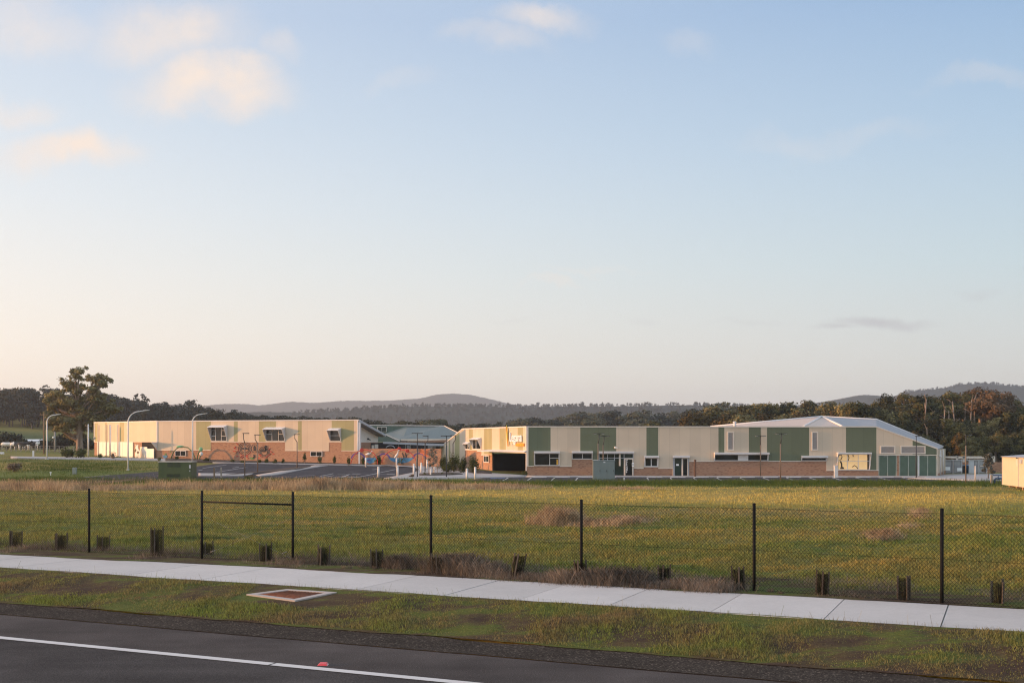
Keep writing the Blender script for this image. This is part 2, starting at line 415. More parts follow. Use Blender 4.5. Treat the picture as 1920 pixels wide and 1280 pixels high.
def strip(name, v0, v1, mat, lift, u0=-320, u1=220, nv_=6, du=4, thick=0.0, label=None):
    us = np.arange(u0, u1+.1, du); vs = np.linspace(v0, v1, nv_)
    UU, VV = np.meshgrid(us, vs); x, y = uv2xy(UU, VV)
    z = ground(x, y)+lift
    n, k = len(us), len(vs)
    P = np.stack([x, y, z], -1).reshape(-1, 3)
    i, j = np.meshgrid(np.arange(n-1), np.arange(k-1)); a = (j*n+i).ravel()
    f = np.stack([a, a+1, a+n+1, a+n], -1)
    if thick:
        Q = P.copy(); Q[:, 2] -= thick; N = len(P)
        e = []
        for row in (0, k-1):
            b = row*n+np.arange(n-1); e.append(np.stack([b, b+N, b+N+1, b+1], -1) if row == 0 else np.stack([b+1, b+N+1, b+N, b], -1))
        P = np.concatenate([P, Q]); f = np.concatenate([f]+e)
    o = bulk(name, P, f, mat); tag(o, kind='structure')
    return o
def asphalt(name, base, speck, wear):
    m, t, b = nt(name); p = posn(t)
    n1 = noise(t, p, 48, 3, .6); n2 = noise(t, p, .5, 5, .6)
    st = nd(t, 'Mapping', {'Rotation': (0, 0, .416), 'Scale': (.05, 1.3, 1)}); t.links.new(p, st.inputs[0])
    n3 = noise(t, st.outputs[0], 1.0, 4)
    vo = nd(t, 'TexVoronoi', {'Vector': p, 'Scale': 38}); 
    lite = mth(t, 'LESS_THAN', vo.outputs['Distance'], .13)
    wn = nd(t, 'SeparateColor', {0: vo.outputs['Color']})
    lite = mth(t, 'MULTIPLY', lite, mth(t, 'GREATER_THAN', wn.outputs[0], .86))
    k = mth(t, 'ADD', mth(t, 'MULTIPLY', n1, .9), mth(t, 'ADD', mth(t, 'MULTIPLY', n2, .5), mth(t, 'MULTIPLY', n3, .22)))
    c = ramp(t, k, [(.52, tuple(x*.45 for x in base)), (.8, base), (1.05, tuple(x*wear*1.25 for x in base))])
    c = mixc(t, lite, c, speck)
    t.links.new(c, b.inputs['Base Color']); b.inputs['Roughness'].default_value = .95; b.inputs['Specular IOR Level'].default_value = .04
    bump(t, b, n1, .8, .012)
asphalt('asphalt_lane', (.060, .053, .049), (.10, .095, .09), 1.35)
asphalt('asphalt_shoulder', (.071, .060, .054), (.34, .30, .26), 1.35)
asphalt('asphalt_lot', (.062, .056, .058), (.10, .10, .10), 1.35)
def gravel_mat():
    m, t, b = nt('gravel'); p = posn(t)
    vo = nd(t, 'TexVoronoi', {'Vector': p, 'Scale': 46}); sc = nd(t, 'SeparateColor', {0: vo.outputs['Color']})
    c = ramp(t, sc.outputs[0], [(.0, (.030, .023, .018)), (.6, (.056, .045, .036)), (.93, (.085, .067, .053)), (1.0, (.22, .175, .135))])
    n = noise(t, p, .9, 5, .6)
    c = mixc(t, .5, c, ramp(t, n, [(.35, .4), (.65, 1)]), 'MULTIPLY')
    t.links.new(c, b.inputs['Base Color']); b.inputs['Roughness'].default_value = 1; b.inputs['Specular IOR Level'].default_value = .04
    bump(t, b, vo.outputs['Distance'], -.8, .03)
gravel_mat()
def concrete(name, col, stain):
    m, t, b = nt(name); p = posn(t)
    n = noise(t, p, .7, 6, .65); n2 = noise(t, p, 14, 4, .6)
    c = ramp(t, n, [(.3, tuple(x*.9 for x in col)), (.62, col), (.8, tuple(x*stain for x in col))])
    c = mixc(t, .22, c, ramp(t, n2, [(.3, .6), (.7, 1)]), 'MULTIPLY')
    t.links.new(c, b.inputs['Base Color']); b.inputs['Roughness'].default_value = .8; b.inputs['Specular IOR Level'].default_value = .2
    isl = nd(t, 'MapRange', {'Value': t.nodes.new('ShaderNodeNewGeometry').outputs['Random Per Island'], 'To Min': .90, 'To Max': 1.04}).outputs[0]
    sc = nd(t, 'VectorMath', {0: c}, operation='SCALE'); t.links.new(isl, sc.inputs['Scale']); t.links.new(sc.outputs[0], b.inputs['Base Color'])
    bump(t, b, n2, .15, .006)
concrete('path_concrete', (.54, .495, .452), .80)
concrete('kerb_concrete', (.40, .36, .33), .8)
def paint():
    m, t, b = nt('road_paint'); p = posn(t)
    n = noise(t, p, 60, 3, .6); n2 = noise(t, p, 1.2, 4)
    k = mth(t, 'ADD', n, mth(t, 'MULTIPLY', n2, .5))
    c = ramp(t, k, [(.45, (.24, .21, .20)), (.62, (.56, .52, .48))])
    t.links.new(c, b.inputs['Base Color']); b.inputs['Roughness'].default_value = .7
paint()
def verge_mat():
    m, t, b = nt('verge_soil'); p = posn(t)
    st = nd(t, 'Mapping', {'Rotation': (0, 0, .416), 'Scale': (.4, 1.3, 1)}); t.links.new(p, st.inputs[0])
    n = noise(t, st.outputs[0], 1.0, 6, .65); n2 = noise(t, p, 22, 5, .7)
    c = ramp(t, n, [(.41, (.075, .050, .034)), (.49, (.105, .080, .040)), (.56, (.110, .128, .032))])
    c = mixc(t, .7, c, ramp(t, n2, [(.3, .35), (.7, 1.2)]), 'MULTIPLY')
    t.links.new(c, b.inputs['Base Color']); b.inputs['Roughness'].default_value = .95; b.inputs['Specular IOR Level'].default_value = .1
    bump(t, b, n2, 1.0, .05)
verge_mat()
def mulch():
    m, t, b = nt('mulch'); p = posn(t)
    n = noise(t, p, 16, 5, .7)
    t.links.new(ramp(t, n, [(.3, (.022, .015, .011)), (.55, (.06, .042, .03)), (.75, (.13, .09, .06))]), b.inputs['Base Color'])
    b.inputs['Roughness'].default_value = .95; bump(t, b, n, 1.0, .05)
mulch()
strip('road', VE['near'], VE['asphalt']-2.08, 'asphalt_lane', -.03, nv_=10)
strip('road_shoulder', VE['asphalt']-2.08, VE['asphalt'], 'asphalt_shoulder', -.026, nv_=6)
def ragged(name, mat, v0, v1, lift, a0, a1, seed):
    """a strip whose edges wander"""
    r = random.Random(seed); us = np.concatenate([np.arange(-120, -40, .5), np.arange(-40, 30, .12), np.arange(30, 90, .5)]); n = len(us)
    def wob(a):
        w = np.zeros(n); 
        for k in range(7): 
            fr = .12*2.1**k; w += math.pow(.62, k)*np.sin(us*fr*6.28+r.uniform(0, 6.28))
        return w*a*.4
    e0, e1 = v0+wob(a0), v1+wob(a1); k = 22
    VV = np.stack([e0+(e1-e0)*q/(k-1) for q in range(k)]); UU = np.tile(us, (k, 1)); x, y = uv2xy(UU, VV)
    P = np.stack([x, y, ground(x, y)+(lift[0]+(lift[1]-lift[0])*np.linspace(0, 1, k)[:, None]**8 if isinstance(lift, tuple) else lift)], -1).reshape(-1, 3)
    i, j = np.meshgrid(np.arange(n-1), np.arange(k-1)); a = (j*n+i).ravel()
    return tag(bulk(name, P, np.stack([a, a+1, a+n+1, a+n], -1), mat), kind='structure')
ragged('verge', 'verge_soil', VE['gravel']-.05, VE['path0']+.03, (0.0, .043), .10, .10, 3)
ragged('gravel_shoulder', 'gravel', VE['asphalt']-.05, VE['gravel'], -.012, .03, .14, 4)
ragged('weedy_strip_ground', 'verge_soil', VE['path1']-.03, VE['weeds'], 0.045, .16, .5, 9)
# edge line of the road, broken by one joint
b = MB()
def road_quad(u0, u1, v0, v1, lift):
    n = max(1, int((u1-u0)/3)); 
    for q in range(n):
        a, c = u0+(u1-u0)*q/n, u0+(u1-u0)*(q+1)/n
        b.add([(*uv2xy(*p), gz(*uv2xy(*p))+lift) for p in ((a, v0), (c, v0), (c, v1), (a, v1))], [(0, 1, 2, 3)])
jp = hit(507, 1243); ju = jp.x*RU[0]+jp.y*RU[1]
road_quad(-200, ju-.02, VE['line0'], VE['line1'], -.021); road_quad(ju+.02, 60, VE['line0'], VE['line1'], -.021)
tag(b.build('edge_line_marking', 'road_paint'), kind='structure')
# footpath: slabs between saw-cut joints
b = MB()
tops = [378.5, 507, 637, 783, 937, 1064, 1218, 1392, 1583, 1778]
def pu(px):
    k = (px-CX)/F; v = VE['path1']; return v*(k*RV[1]-RV[0])/(RU[0]-k*RU[1])
js = sorted(pu(p) for p in tops); js = [js[0]-1.9*k for k in range(40, 0, -1)]+js+[js[-1]+1.95*k for k in range(1, 14)]
for a, c in zip(js[:-1], js[1:]):
    dz = random.uniform(-.004, .004)
    q = [(a+.010, VE['path0']), (c-.010, VE['path0']), (c-.010, VE['path1']), (a+.010, VE['path1'])]
    P = [Vector((*uv2xy(*p), gz(*uv2xy(*p)))) for p in q]
    b.hull([p+Vector((0, 0, .035+dz)) for p in P], [p-Vector((0, 0, .08)) for p in P])
tag(b.build('footpath', 'path_concrete'), kind='structure')
# ---------------------------------------------------------------- car park sheets
def seam(pts, n):
    """resample a pixel polyline on the ground"""
    W = [hit(*p) for p in pts]; L = [0]
    for a, c in zip(W[:-1], W[1:]): L.append(L[-1]+(c-a).length)
    out = []
    for q in range(n+1):
        s = L[-1]*q/n; i = max(k for k in range(len(L)) if L[k] <= s+1e-9); i = min(i, len(L)-2)
        f = (s-L[i])/max(L[i+1]-L[i], 1e-6); out.append(W[i].lerp(W[i+1], f))
    return out
def sheet(name, near, far, mat, lift, n=40, k=10, add=None, thick=.2):
    A, B = seam(near, n), seam(far, n)
    P = np.array([[(a.x+(c.x-a.x)*q/k, a.y+(c.y-a.y)*q/k) for a, c in zip(A, B)] for q in range(k+1)])
    z = ground(P[..., 0], P[..., 1])+lift
    V_ = np.concatenate([P, z[..., None]], -1).reshape(-1, 3); N = n+1
    i, j = np.meshgrid(np.arange(n), np.arange(k)); a = (j*N+i).ravel()
    fs = np.stack([a, a+1, a+N+1, a+N], -1)
    rim = list(range(N))+[q*N+n for q in range(1, k+1)]+[k*N+q for q in range(n-1, -1, -1)]+[q*N for q in range(k-1, 0, -1)]
    W = V_[rim].copy(); W[:, 2] -= thick; M = len(V_); R = len(rim)
    sk = np.array([(rim[q], M+q, M+(q+1) % R, rim[(q+1) % R]) for q in range(R)])
    return tag(bulk(name, np.concatenate([V_, W]), np.concatenate([fs, sk]), mat), kind='structure')
sheet('car_park', [(122, 898.5), (300, 900), (460, 900.5), (650, 900.5), (716, 899)], [(128, 896.8), (300, 884), (380, 873), (415, 868.6), (540, 869.6), (640, 873), (760, 875.2), (808, 881)], 'asphalt_lot', .05, 60, 16)
sheet('pavement', [(20, 859.5), (180, 862), (300, 864), (415, 868.4), (640, 872.8), (760, 875), (808, 880.6), (716, 899), (800, 898.5), (880, 897), (985, 895)],
    [(20, 857), (180, 858.5), (300, 861), (415, 866.5), (640, 871), (760, 873), (826, 875), (850, 879), (880, 884), (925, 888.5), (986, 892.5)], 'kerb_concrete', .14, 90, 8)
sheet('parking_bays', [(880, 901), (940, 903), (1100, 905), (1400, 905), (1700, 905), (1880, 906)], [(905, 896.6), (985, 895.2), (1100, 895), (1400, 895), (1700, 895.5), (1880, 897)], 'asphalt_lot', .055, 60, 8)
sheet('kerb', [(985, 895.2), (1200, 895), (1500, 895), (1765, 895.4)], [(985, 892.8), (1200, 892.8), (1500, 892.8), (1768, 892.8)], 'kerb_concrete', .12, 40, 2)
sheet('yard', [(1700, 898), (1760, 900), (1830, 903), (1885, 902)], [(1757, 893.2), (1770, 890), (1830, 889.5), (1885, 889)], 'kerb_concrete', .09, 14, 4)
sheet('planting_strip', [(424, 891.8), (500, 886.5), (560, 881.2), (583, 875.8)], [(424, 891), (500, 883.6), (560, 876.4), (583, 874.8)], 'mulch', .11, 20, 3)
sheet('crossing_path', [(486, 893.5), (520, 890.8), (570, 880.6), (615, 873.4)], [(480, 891.8), (510, 886.7), (565, 878.2), (590, 873.2)], 'kerb_concrete', .10, 20, 3)
sheet('median_path', [(372, 893), (420, 893), (452, 893), (470, 891)], [(372, 888), (420, 888.5), (452, 889), (478, 886.5)], 'kerb_concrete', .10, 20, 3)
sheet('garden_bed', [(310, 866.2), (415, 868.0), (640, 871.6), (825, 875)], [(310, 860), (415, 864), (640, 868.5), (825, 872)], 'mulch', .17, 40, 3)
sheet('entry_bed', [(786, 893.2), (812, 893.4), (845, 892.6), (868, 891.2)], [(786, 890), (815, 888.6), (845, 888.4), (862, 889.6)], 'mulch', .19, 12, 3)
sheet('shrub_bed', [(838, 882), (862, 885), (890, 888.5), (922, 890)], [(826, 872), (850, 874), (885, 882), (922, 886.5)], 'mulch', .18, 16, 3)
def ground_stripe(bld, p0, p1, wpx, lift):
    a, c = hit(*p0), hit(*p1); d = (c-a); d.z = 0; L = d.length; d.normalize(); nrm = Vector((-d.y, d.x, 0))*wpx/2
    m = max(1, int(L/1.2))
    for q in range(m):
        e, f = a.lerp(c, q/m), a.lerp(c, (q+1)/m)
        P = [e-nrm, f-nrm, f+nrm, e+nrm]
        bld.add([(p.x, p.y, gz(p.x, p.y)+lift) for p in P], [(0, 1, 2, 3)])
b = MB()
for a, c in [((667.5, 896), (742, 880.5)), ((600, 893.5), (625, 888.5)), ((640, 895.5), (655, 890)), ((380, 878.5), (424, 872.4)), ((405, 886), (462, 877)), ((160, 895.3), (205, 891.5)),
        ((436, 878), (448, 876)), ((372, 883), (380, 881.4)), ((560, 893.4), (590, 892)), ((630, 894.6), (650, 893.4)), ((698, 881.2), (710, 879.6)), ((590, 897.4), (626, 892))]:
    ground_stripe(b, a, c, .16, .065)
for q in range(19):
    x0 = 953+43.4*q
    ground_stripe(b, (x0+(x0-1160)*.055, 902.5), (x0, 896.2), .16, .07)
plain('bay_paint', (.42, .40, .38), .8, .25, 5)
tag(b.build('bay_markings', 'bay_paint'), kind='structure')
b = MB()
for (px, py) in [(714, 889.5), (649, 889), (641, 895)]:
    h = hit(px, py); 
    for k, (l, w) in enumerate([(2.0, .3), (1.0, .9)]):
        x = h.x+k*1.2; b.add([(x-l/2, h.y-w/2, h.z+.067+k*.004), (x+l/2, h.y-w/2, h.z+.067+k*.004), (x+l/2, h.y+w/2, h.z+.067+k*.004), (x-l/2, h.y+w/2, h.z+.067+k*.004)], [(0, 1, 2, 3)])
tag(b.build('arrow_markings', 'road_paint'), kind='structure')
plain('disabled_blue', (.07, .13, .32))
b = MB(); h = hit(933, 897.6); b.add([(h.x-.8, h.y-.7, h.z+.072), (h.x+.8, h.y-.7, h.z+.072), (h.x+.8, h.y+.7, h.z+.072), (h.x-.8, h.y+.7, h.z+.072)], [(0, 1, 2, 3)])
tag(b.build('blue_bay_marking', 'disabled_blue'), kind='structure')
# ---------------------------------------------------------------- building materials
clad('cladding_cream', (.59, .475, .345)); clad('cladding_green', (.132, .147, .086), .3); clad('cladding_green_lit', (.33, .30, .15), .3)  # olive stripes: the green sheet with yellow sunlight put into its colour
clad('roof_cream_lit', (.52, .40, .32), .4); clad('roof_grey_shade', (.29, .275, .275), .4); clad('roof_teal', (.115, .145, .138), .35); clad('wall_teal', (.10, .155, .13), .25)
plain('panel_white', (.78, .72, .62), .5, .06); plain('trim_white', (.66, .63, .60), .45, .05); plain('trim_cream', (.66, .58, .48), .5, .06)
plain('steel_grey', (.42, .43, .45), .4, .1); plain('recess_shade', (.012, .011, .010), .9, .2); plain('soffit', (.28, .27, .27), .7, .1)  # recess material: near-black stands for the shade inside openings
plain('cabinet_light', (.30, .33, .27), .5, .1); plain('louvre', (.34, .29, .25), .6, .1, 6); plain('door_green', (.085, .125, .085), .45, .1)
brick('brick_wall', (.39, .21, .122), (.30, .145, .085), (.33, .25, .18))
glass('window_glass'); glass('glass_green', (.018, .028, .022)); lit('window_glow', (.68, .44, .20), .34)  # warm pane: light seen in the glass is added as emission
plain('silhouette', (.05, .04, .03), .8); plain('blind_grey', (.22, .22, .21), .8); plain('yellow_paint', (.75, .42, .05), .5)
plain('black_metal', (.015, .015, .016), .45, .2); plain('sign_white', (.85, .85, .84), .4, .03); plain('sign_orange', (.80, .30, .03), .4, .08)
plain('leaf_yellow', (.62, .52, .06), .4, .1)
def wallbox(b, fr, s0, s1, z0, z1, mi, d0=-.25, d1=0.0):
    if s1-s0 < 1e-4 or z1-z0 < 1e-4: return
    b.box(min(s0, s1), max(s0, s1), d0, d1, z0, z1, mi, fr)
class Wing:
    """a wall built up along a facade: brick below, sheet cladding in stripes above"""
    def __init__(s, fr, root, top, base=-1.6):
        s.fr, s.root, s.top, s.base = fr, root, top, base
    def x(s, px): return s.fr.sx(px)
    def z(s, px, py): return s.fr.sz(px, py)[1]
    def walls(s, steps, stripes, main='cladding_cream', alt='cladding_green', topf=None, nobrick=()):
        """steps: (px0, px1, y where the brick stops); stripes: (px0, px1) in the second colour"""
        bk, cl, tr = MB(), MB(), MB()
        for (p0, p1, yb) in steps:
            a0, a1 = s.x(p0), s.x(p1); zb = s.z((p0+p1)/2, yb)
            if (p0, p1) not in nobrick: wallbox(bk, s.fr, a0, a1, s.base, zb, 0, -.25, .0)
            cuts = sorted({p0, p1, *[q for st in stripes for q in st if p0 < q < p1]})
            for c0, c1 in zip(cuts[:-1], cuts[1:]):
                mid = (c0+c1)/2; green = any(u <= mid <= v for u, v in stripes)
                e0, e1 = s.x(c0), s.x(c1)
                if topf is None: wallbox(cl, s.fr, e0, e1, zb, s.top, 1 if green else 0, -.25, .03)
                else: cl.prism([(e0, zb), (e1, zb), (e1, topf(c1)), (e0, topf(c0))], -.25, .03, s.fr, 1 if green else 0)
            wallbox(tr, s.fr, a0, a1, zb-.04, zb+.05, 0, .031, .075)
        if bk.v: bk.build('brick_base', ['brick_wall'], s.root)
        cl.build('cladding', [main, alt], s.root)
        tr.build('cladding_flashing', ['trim_cream'], s.root)
    def window(s, x0, x1, y0, y1, vs=(), hs=(), hood=None, glassm='window_glass', frame='trim_white', w=.07, d=.0, inner=None, partial=()):
        fr = s.fr; mx = (x0+x1)/2
        a0, a1 = s.x(x0), s.x(x1); z1, z0 = s.z(mx, y0), s.z(mx, y1)
        o = .036+d
        e = MB()
        for (p0, p1, q0, q1) in ((a0, a0+w, z0, z1), (a1-w, a1, z0, z1), (a0+w, a1-w, z1-w, z1), (a0+w, a1-w, z0, z0+w)): wallbox(e, fr, p0, p1, q0, q1, 0, o, o+.10)
        for v in vs: c = s.x(v); wallbox(e, fr, c-w*.45, c+w*.45, z0+w, z1-w, 0, o, o+.085)
        for h in hs: c = s.z(mx, h); wallbox(e, fr, a0+w, a1-w, c-w*.4, c+w*.4, 0, o, o+.078)
        for (h, u0, u1) in partial: c = s.z(mx, h); wallbox(e, fr, s.x(u0), s.x(u1), c-w*.4, c+w*.4, 0, o, o+.079)
        wo = e.build('window', [frame], s.root)
        gl = MB(); wallbox(gl, fr, a0+w*.5, a1-w*.5, z0+w*.5, z1-w*.5, 0, o+.0, o+.03); gl.build('pane', [glassm], wo)
        if inner: inner(s, wo, o)
        if hood: s.hood(wo, *hood)
        return wo
    def hood(s, parent, x0, x1, ytop, ybot, depth=.8, zdrop=None, cheeks=True, band=.0, m='trim_white'):
        """a folded metal window hood: sloping top and two tapering cheeks"""
        fr = s.fr; mx = (x0+x1)/2; a0, a1 = s.x(x0), s.x(x1); zt, zb = s.z(mx, ytop), s.z(mx, ybot)
        dz = zdrop if zdrop is not None else .12
        e = MB()
        e.prism([(a0-.05, 0), (a1+.05, 0), (a1+.05, 1), (a0-.05, 1)], 0, .1, fr) if False else None
        T = [fr.p(a0-.05, zt, .036), fr.p(a1+.05, zt, .036), fr.p(a1+.05, zt-dz, depth), fr.p(a0-.05, zt-dz, depth)]
        th = .06+band
        e.hull(T, [p-Vector((0, 0, th)) for p in T])
        if cheeks:
            for a, sg in ((a0-.045, 1), (a1+.045, -1)):
                tri = [(.04, zt-th-.003), (depth-.01, zt-dz-th-.003 if dz else zt-th-.003), (.04, zb)]
                A = [fr.p(a, z, d) for d, z in tri]; Bq = [fr.p(a+sg*.05, z, d) for d, z in tri]
                e.hull(A, Bq)
        return e.build('window_hood', [m], parent)
# ================================================================ west wing
LF = Frame((-52.56, 165.85), (-21.26, 155.0), (0, -1)); LL = Frame((-66.0, 177.1), (-52.56, 165.85), (-1, -1))
TOPL = 5.93
west = empty('school_wing', (-37, 161, 0), 'long low school wing with three hooded windows over brick, west of the car park', 'school building')
Wf = Wing(LF, west, TOPL, -.9); Wl = Wing(LL, west, TOPL, -.4)
Wf.walls([(294.5, 395.5, 843.6), (395.5, 534.5, 828.2), (534.5, 617, 844.6), (617, 640.5, 828.3), (640.5, 672, 844.9)],
    [(368, 396), (438.8, 446), (485.6, 518), (559, 566), (622, 663.7)], alt='cladding_green_lit')
Wl.walls([(177, 183, 828.2), (183, 250, 828.0), (250, 266, 828), (266, 294.5, 828)], [(177.5, 184), (197, 200.5), (224.7, 232.8)], alt='cladding_green_lit')
e = MB(); wallbox(e, LL, Wl.x(183), Wl.x(250), .5, Wl.z(216, 828)-.05, 0, .01, .09); e.build('lower_panel', ['panel_white'], west)
e = MB()
for p in (187, 194, 200, 208, 215, 222, 231, 241): a = Wl.x(p); wallbox(e, LL, a-.03, a+.03, .5, Wl.z(216, 828)-.06, 0, .092, .105)
build_split(e, 'panel_joint', ['trim_cream'], west)
e = MB()
for p in (185.5, 200.5, 207.3, 222.5): a = Wl.x(p); e.tube([LL.p(a, .5, .16), LL.p(a, TOPL-.3, .16)], .05, 6)
build_split(e, 'downpipe', ['steel_grey'], west)
e = MB(); wallbox(e, LL, Wl.x(266.2), Wl.x(291), .2, Wl.z(280, 828.6), 0, .005, .02); e.build('porch_recess', ['recess_shade'], west)
e = MB(); wallbox(e, LL, Wl.x(267), Wl.x(280), .35, Wl.z(273, 837.5), 0, .3, .4); wallbox(e, LL, Wl.x(280.2), Wl.x(294), .35, Wl.z(287, 840.8), 0, .42, .52); build_split(e, 'porch_screen', ['panel_white'], west)
e = MB()
zt = Wl.z(290, 828.3); a1 = LF.L*0
e.hull([LF.p(-.02, zt, .04), LF.p(-.02, zt, 1.5), LF.p(-.02, zt-1.2, .04)], [LF.p(.10, zt, .04), LF.p(.10, zt, 1.5), LF.p(.10, zt-1.2, .04)])
e.build('porch_fin', ['trim_white'], west)
e = MB()                                                  # parapet capping and corner trims
wallbox(e, LF, -.05, LF.L+.1, TOPL, TOPL+.14, 0, -.3, .09); wallbox(e, LL, -.1, LL.L-.05, TOPL, TOPL+.14, 0, -.3, .09)
wallbox(e, LF, -.02, .14, Wf.z(300, 843.5)+.9, TOPL, 0, .032, .10); wallbox(e, LF, LF.L-.16, LF.L+.02, Wf.z(668, 844.9), TOPL, 0, .032, .12)
wallbox(e, LL, -.05, .12, Wl.z(178, 828.2), TOPL, 0, .032, .10)
e.build('parapet_capping', ['trim_white'], west)
Wf.window(396.2, 426.2, 799, 826.6, (405, 415.8), (), ('x',)[:0] or None, partial=[(806.7, 396.2, 405), (817, 396.2, 405), (806.7, 416, 426), (817, 416, 426)])
def open_hood(x0, x1, yb0, ybot, depth):
    """hood whose outer edge sits lower and to the left of the opening"""
    Wf.hood(west.children[-1], x0, x1, yb0, ybot, depth, .30)
open_hood(396.2, 426.2, 796.6, 826, 1.0)
Wf.window(499.2, 534.4, 803, 826.7, (510.7, 522.9), (), None, partial=[(813.7, 499.2, 510.7), (813.7, 523, 534.4)])
open_hood(499.2, 534.4, 800.4, 826, 1.0)
Wf.window(619.2, 639.4, 805, 826.7, (), (816.3,), None, partial=())
open_hood(619.2, 639.4, 802.2, 826, 1.0)
Wf.window(582.4, 604.8, 845.8, 855.6, (593.6,), ())
Wf.window(328.8, 349.2, 844.4, 854.8, (339,), ())
# roof of the wing: a skillion that falls away to the back, and the gable end at its east
ER = Frame((-21.26, 155.0), (-21.26+.327*8.0, 155+.945*8.0), (1, 0))
def back(p, k): return Vector((p[0]+.327*k, p[1]+.945*k, p[2]))
a, c, l = (-52.5, 166.0, TOPL-.05), (-21.35, 155.15, TOPL-.05), (-65.9, 177.2, TOPL-.05)
r = [Vector(c), Vector(a), Vector(l), back((l[0]+6, l[1], TOPL-2.2), 8), back((c[0], c[1], TOPL-2.0), 8.3)]
e = MB(); e.hull(r, [p-Vector((0, 0, .2)) for p in r]); e.build('roof', ['roof_cream_lit'], west)
e = MB(); zE = 4.02
e.prism([(0, TOPL+.1), (8.2, zE+.05), (8.2, zE-.28), (0, TOPL-.24)], .1, .28, ER); e.build('roof_fascia', ['steel_grey'], west)
e = MB(); wallbox(e, ER, -.05, .3, -.4, TOPL-.26, 0, .02, .26); e.build('corner_post', ['trim_white'], west)
e = MB(); e.prism([(.1, 2.9), (8, 2.9), (8, zE-.3), (.1, TOPL-.25)], -1.1, -.9, ER); e.build('end_wall', ['panel_white'], west)
e = MB(); e.prism([(.1, -.6), (8, -.6), (8, 2.9), (.1, 2.9)], -1.12, -.88, ER); e.build('end_brickwork', ['brick_wall'], west)
e = MB(); e.prism([(.3, TOPL-.27), (8.2, zE-.3), (8.2, zE-.34), (.3, TOPL-.31)], -1.2, .1, ER); e.build('soffit', ['soffit'], west)
e = MB(); q = ER.p(4.6, 3.4, -.8); e.ball(q, .14); e.tube([q, q+Vector((.35, -.25, -.15))], .07); e.build('security_camera', ['black_metal'], west)
e = MB(); wallbox(e, ER, 5.6, 7.9, 1.2, 2.8, 0, -.86, -.82); e.build('doorway', ['recess_shade'], west)
e = MB(); wallbox(e, ER, 5.7, 6.5, 2.0, 2.5, 0, -.8, -.76); wallbox(e, ER, 6.7, 7.8, 2.0, 2.6, 0, -.8, -.76); build_split(e, 'notice_board', ['trim_cream'], west)
e = MB(); e.hull([at(174.2, 819.5, 176.6), at(177.2, 819.2, 177.5), at(177.4, 829, 177.5)], [at(174.2, 819.5, 177.6), at(177.2, 819.2, 178.5), at(177.4, 829, 178.5)]); e.build('window_hood', ['trim_white'], west)
# murals painted and fixed on the west wing's brickwork
plain('mural_black', (.02, .02, .025), .6); plain('mural_red', (.48, .05, .03), .6); plain('mural_blue', (.045, .20, .36), .6, .25); plain('mural_green', (.10, .22, .07), .6); plain('mural_white', (.75, .70, .62), .6)
plain('mural_purple', (.085, .05, .20), .6); plain('mural_orange', (.58, .15, .05), .6); plain('mural_tan', (.42, .27, .17), .7)
def disc(fr, px, py, rx, ry, d=.02, n=22, th=.012, W=None):
    c, z = fr.sz(px, py); k = abs(fr.sx(px+1)-fr.sx(px)); kz = abs(fr.sz(px, py+1)[1]-fr.sz(px, py)[1])
    return [(c+rx*k*math.cos(2*PI*i/n), z+ry*kz*math.sin(2*PI*i/n)) for i in range(n)]
def ring(b, fr, px, py, r, wpx, d, a0=0, a1=360, n=40, sq=1.0, mi=0):
    c, z = fr.sz(px, py); k = abs(fr.sx(px+1)-fr.sx(px)); kz = abs(fr.sz(px, py+1)[1]-fr.sz(px, py)[1])
    full = abs(a1-a0) >= 359; N = n if full else n+1; vs = []
    for dd in (d, d+.008):
        for i in range(N):
            th = math.radians(a0+(a1-a0)*i/n)
            for o_ in (-wpx/2, wpx/2): vs.append(fr.p(c+(r+o_)*k*math.cos(th), z+(r+o_)*kz*sq*math.sin(th), dd))
    fs = []
    for i in range(n):
        j = (i+1) % N; A, B, M = 2*i, 2*j, 2*N
        fs += [(A, A+1, B+1, B), (M+A, M+B, M+B+1, M+A+1), (A, B, M+B, M+A), (A+1, M+A+1, M+B+1, B+1)]
    b.add(vs, fs, mi)
def poly(b, fr, pts, d, th=.012, mi=0): b.prism([fr.sz(*p) for p in pts], d, d+th, fr, mi)
def swan(cx, cy, s, flip=1):
    body = [(-5, 1), (-5.5, -.5), (-3, -2), (1, -2.2), (4, -1.2), (5, .8), (3, 2.6), (-2, 2.8)]
    return [(cx+flip*x*s, cy+y*s) for x, y in body]
m = MB()
for r in (12, 9.4, 7): ring(m, LF, 459.2, 841, r, .9, .02)
for r in (10.3, 8, 6): ring(m, LF, 495.5, 847, r, .9, .02)
ring(m, LF, 477.3, 840.5, 6, .6, .02, sq=1.3)
build_split(m, 'mural_ring', ['mural_black'], west)
m = MB(); poly(m, LF, swan(457, 840.4, .75), .034); poly(m, LF, swan(464, 841, .5), .05); poly(m, LF, [(460+2.7*math.cos(i*.5), 0+840+2.2*math.sin(i*.5)) for i in range(12)], .066)
poly(m, LF, swan(493.5, 844.5, .95), .034)
m.tube([LF.p(*LF.sz(497, 845), .06), LF.p(*LF.sz(498.5, 841), .06), LF.p(*LF.sz(496, 838.5), .06), LF.p(*LF.sz(497.5, 836), .06), LF.p(*LF.sz(500, 836.2), .06)], .09, 6)
poly(m, LF, [(475.5, 845), (475.2, 838), (477.3, 834.5), (479.8, 838), (480.2, 845)], .034)
m.tube([LF.p(*LF.sz(474.5, 858), .06), LF.p(*LF.sz(476.8, 855.5), .06), LF.p(*LF.sz(476.3, 852), .06)], .08, 6)
build_split(m, 'mural_swan', ['mural_black'], west)
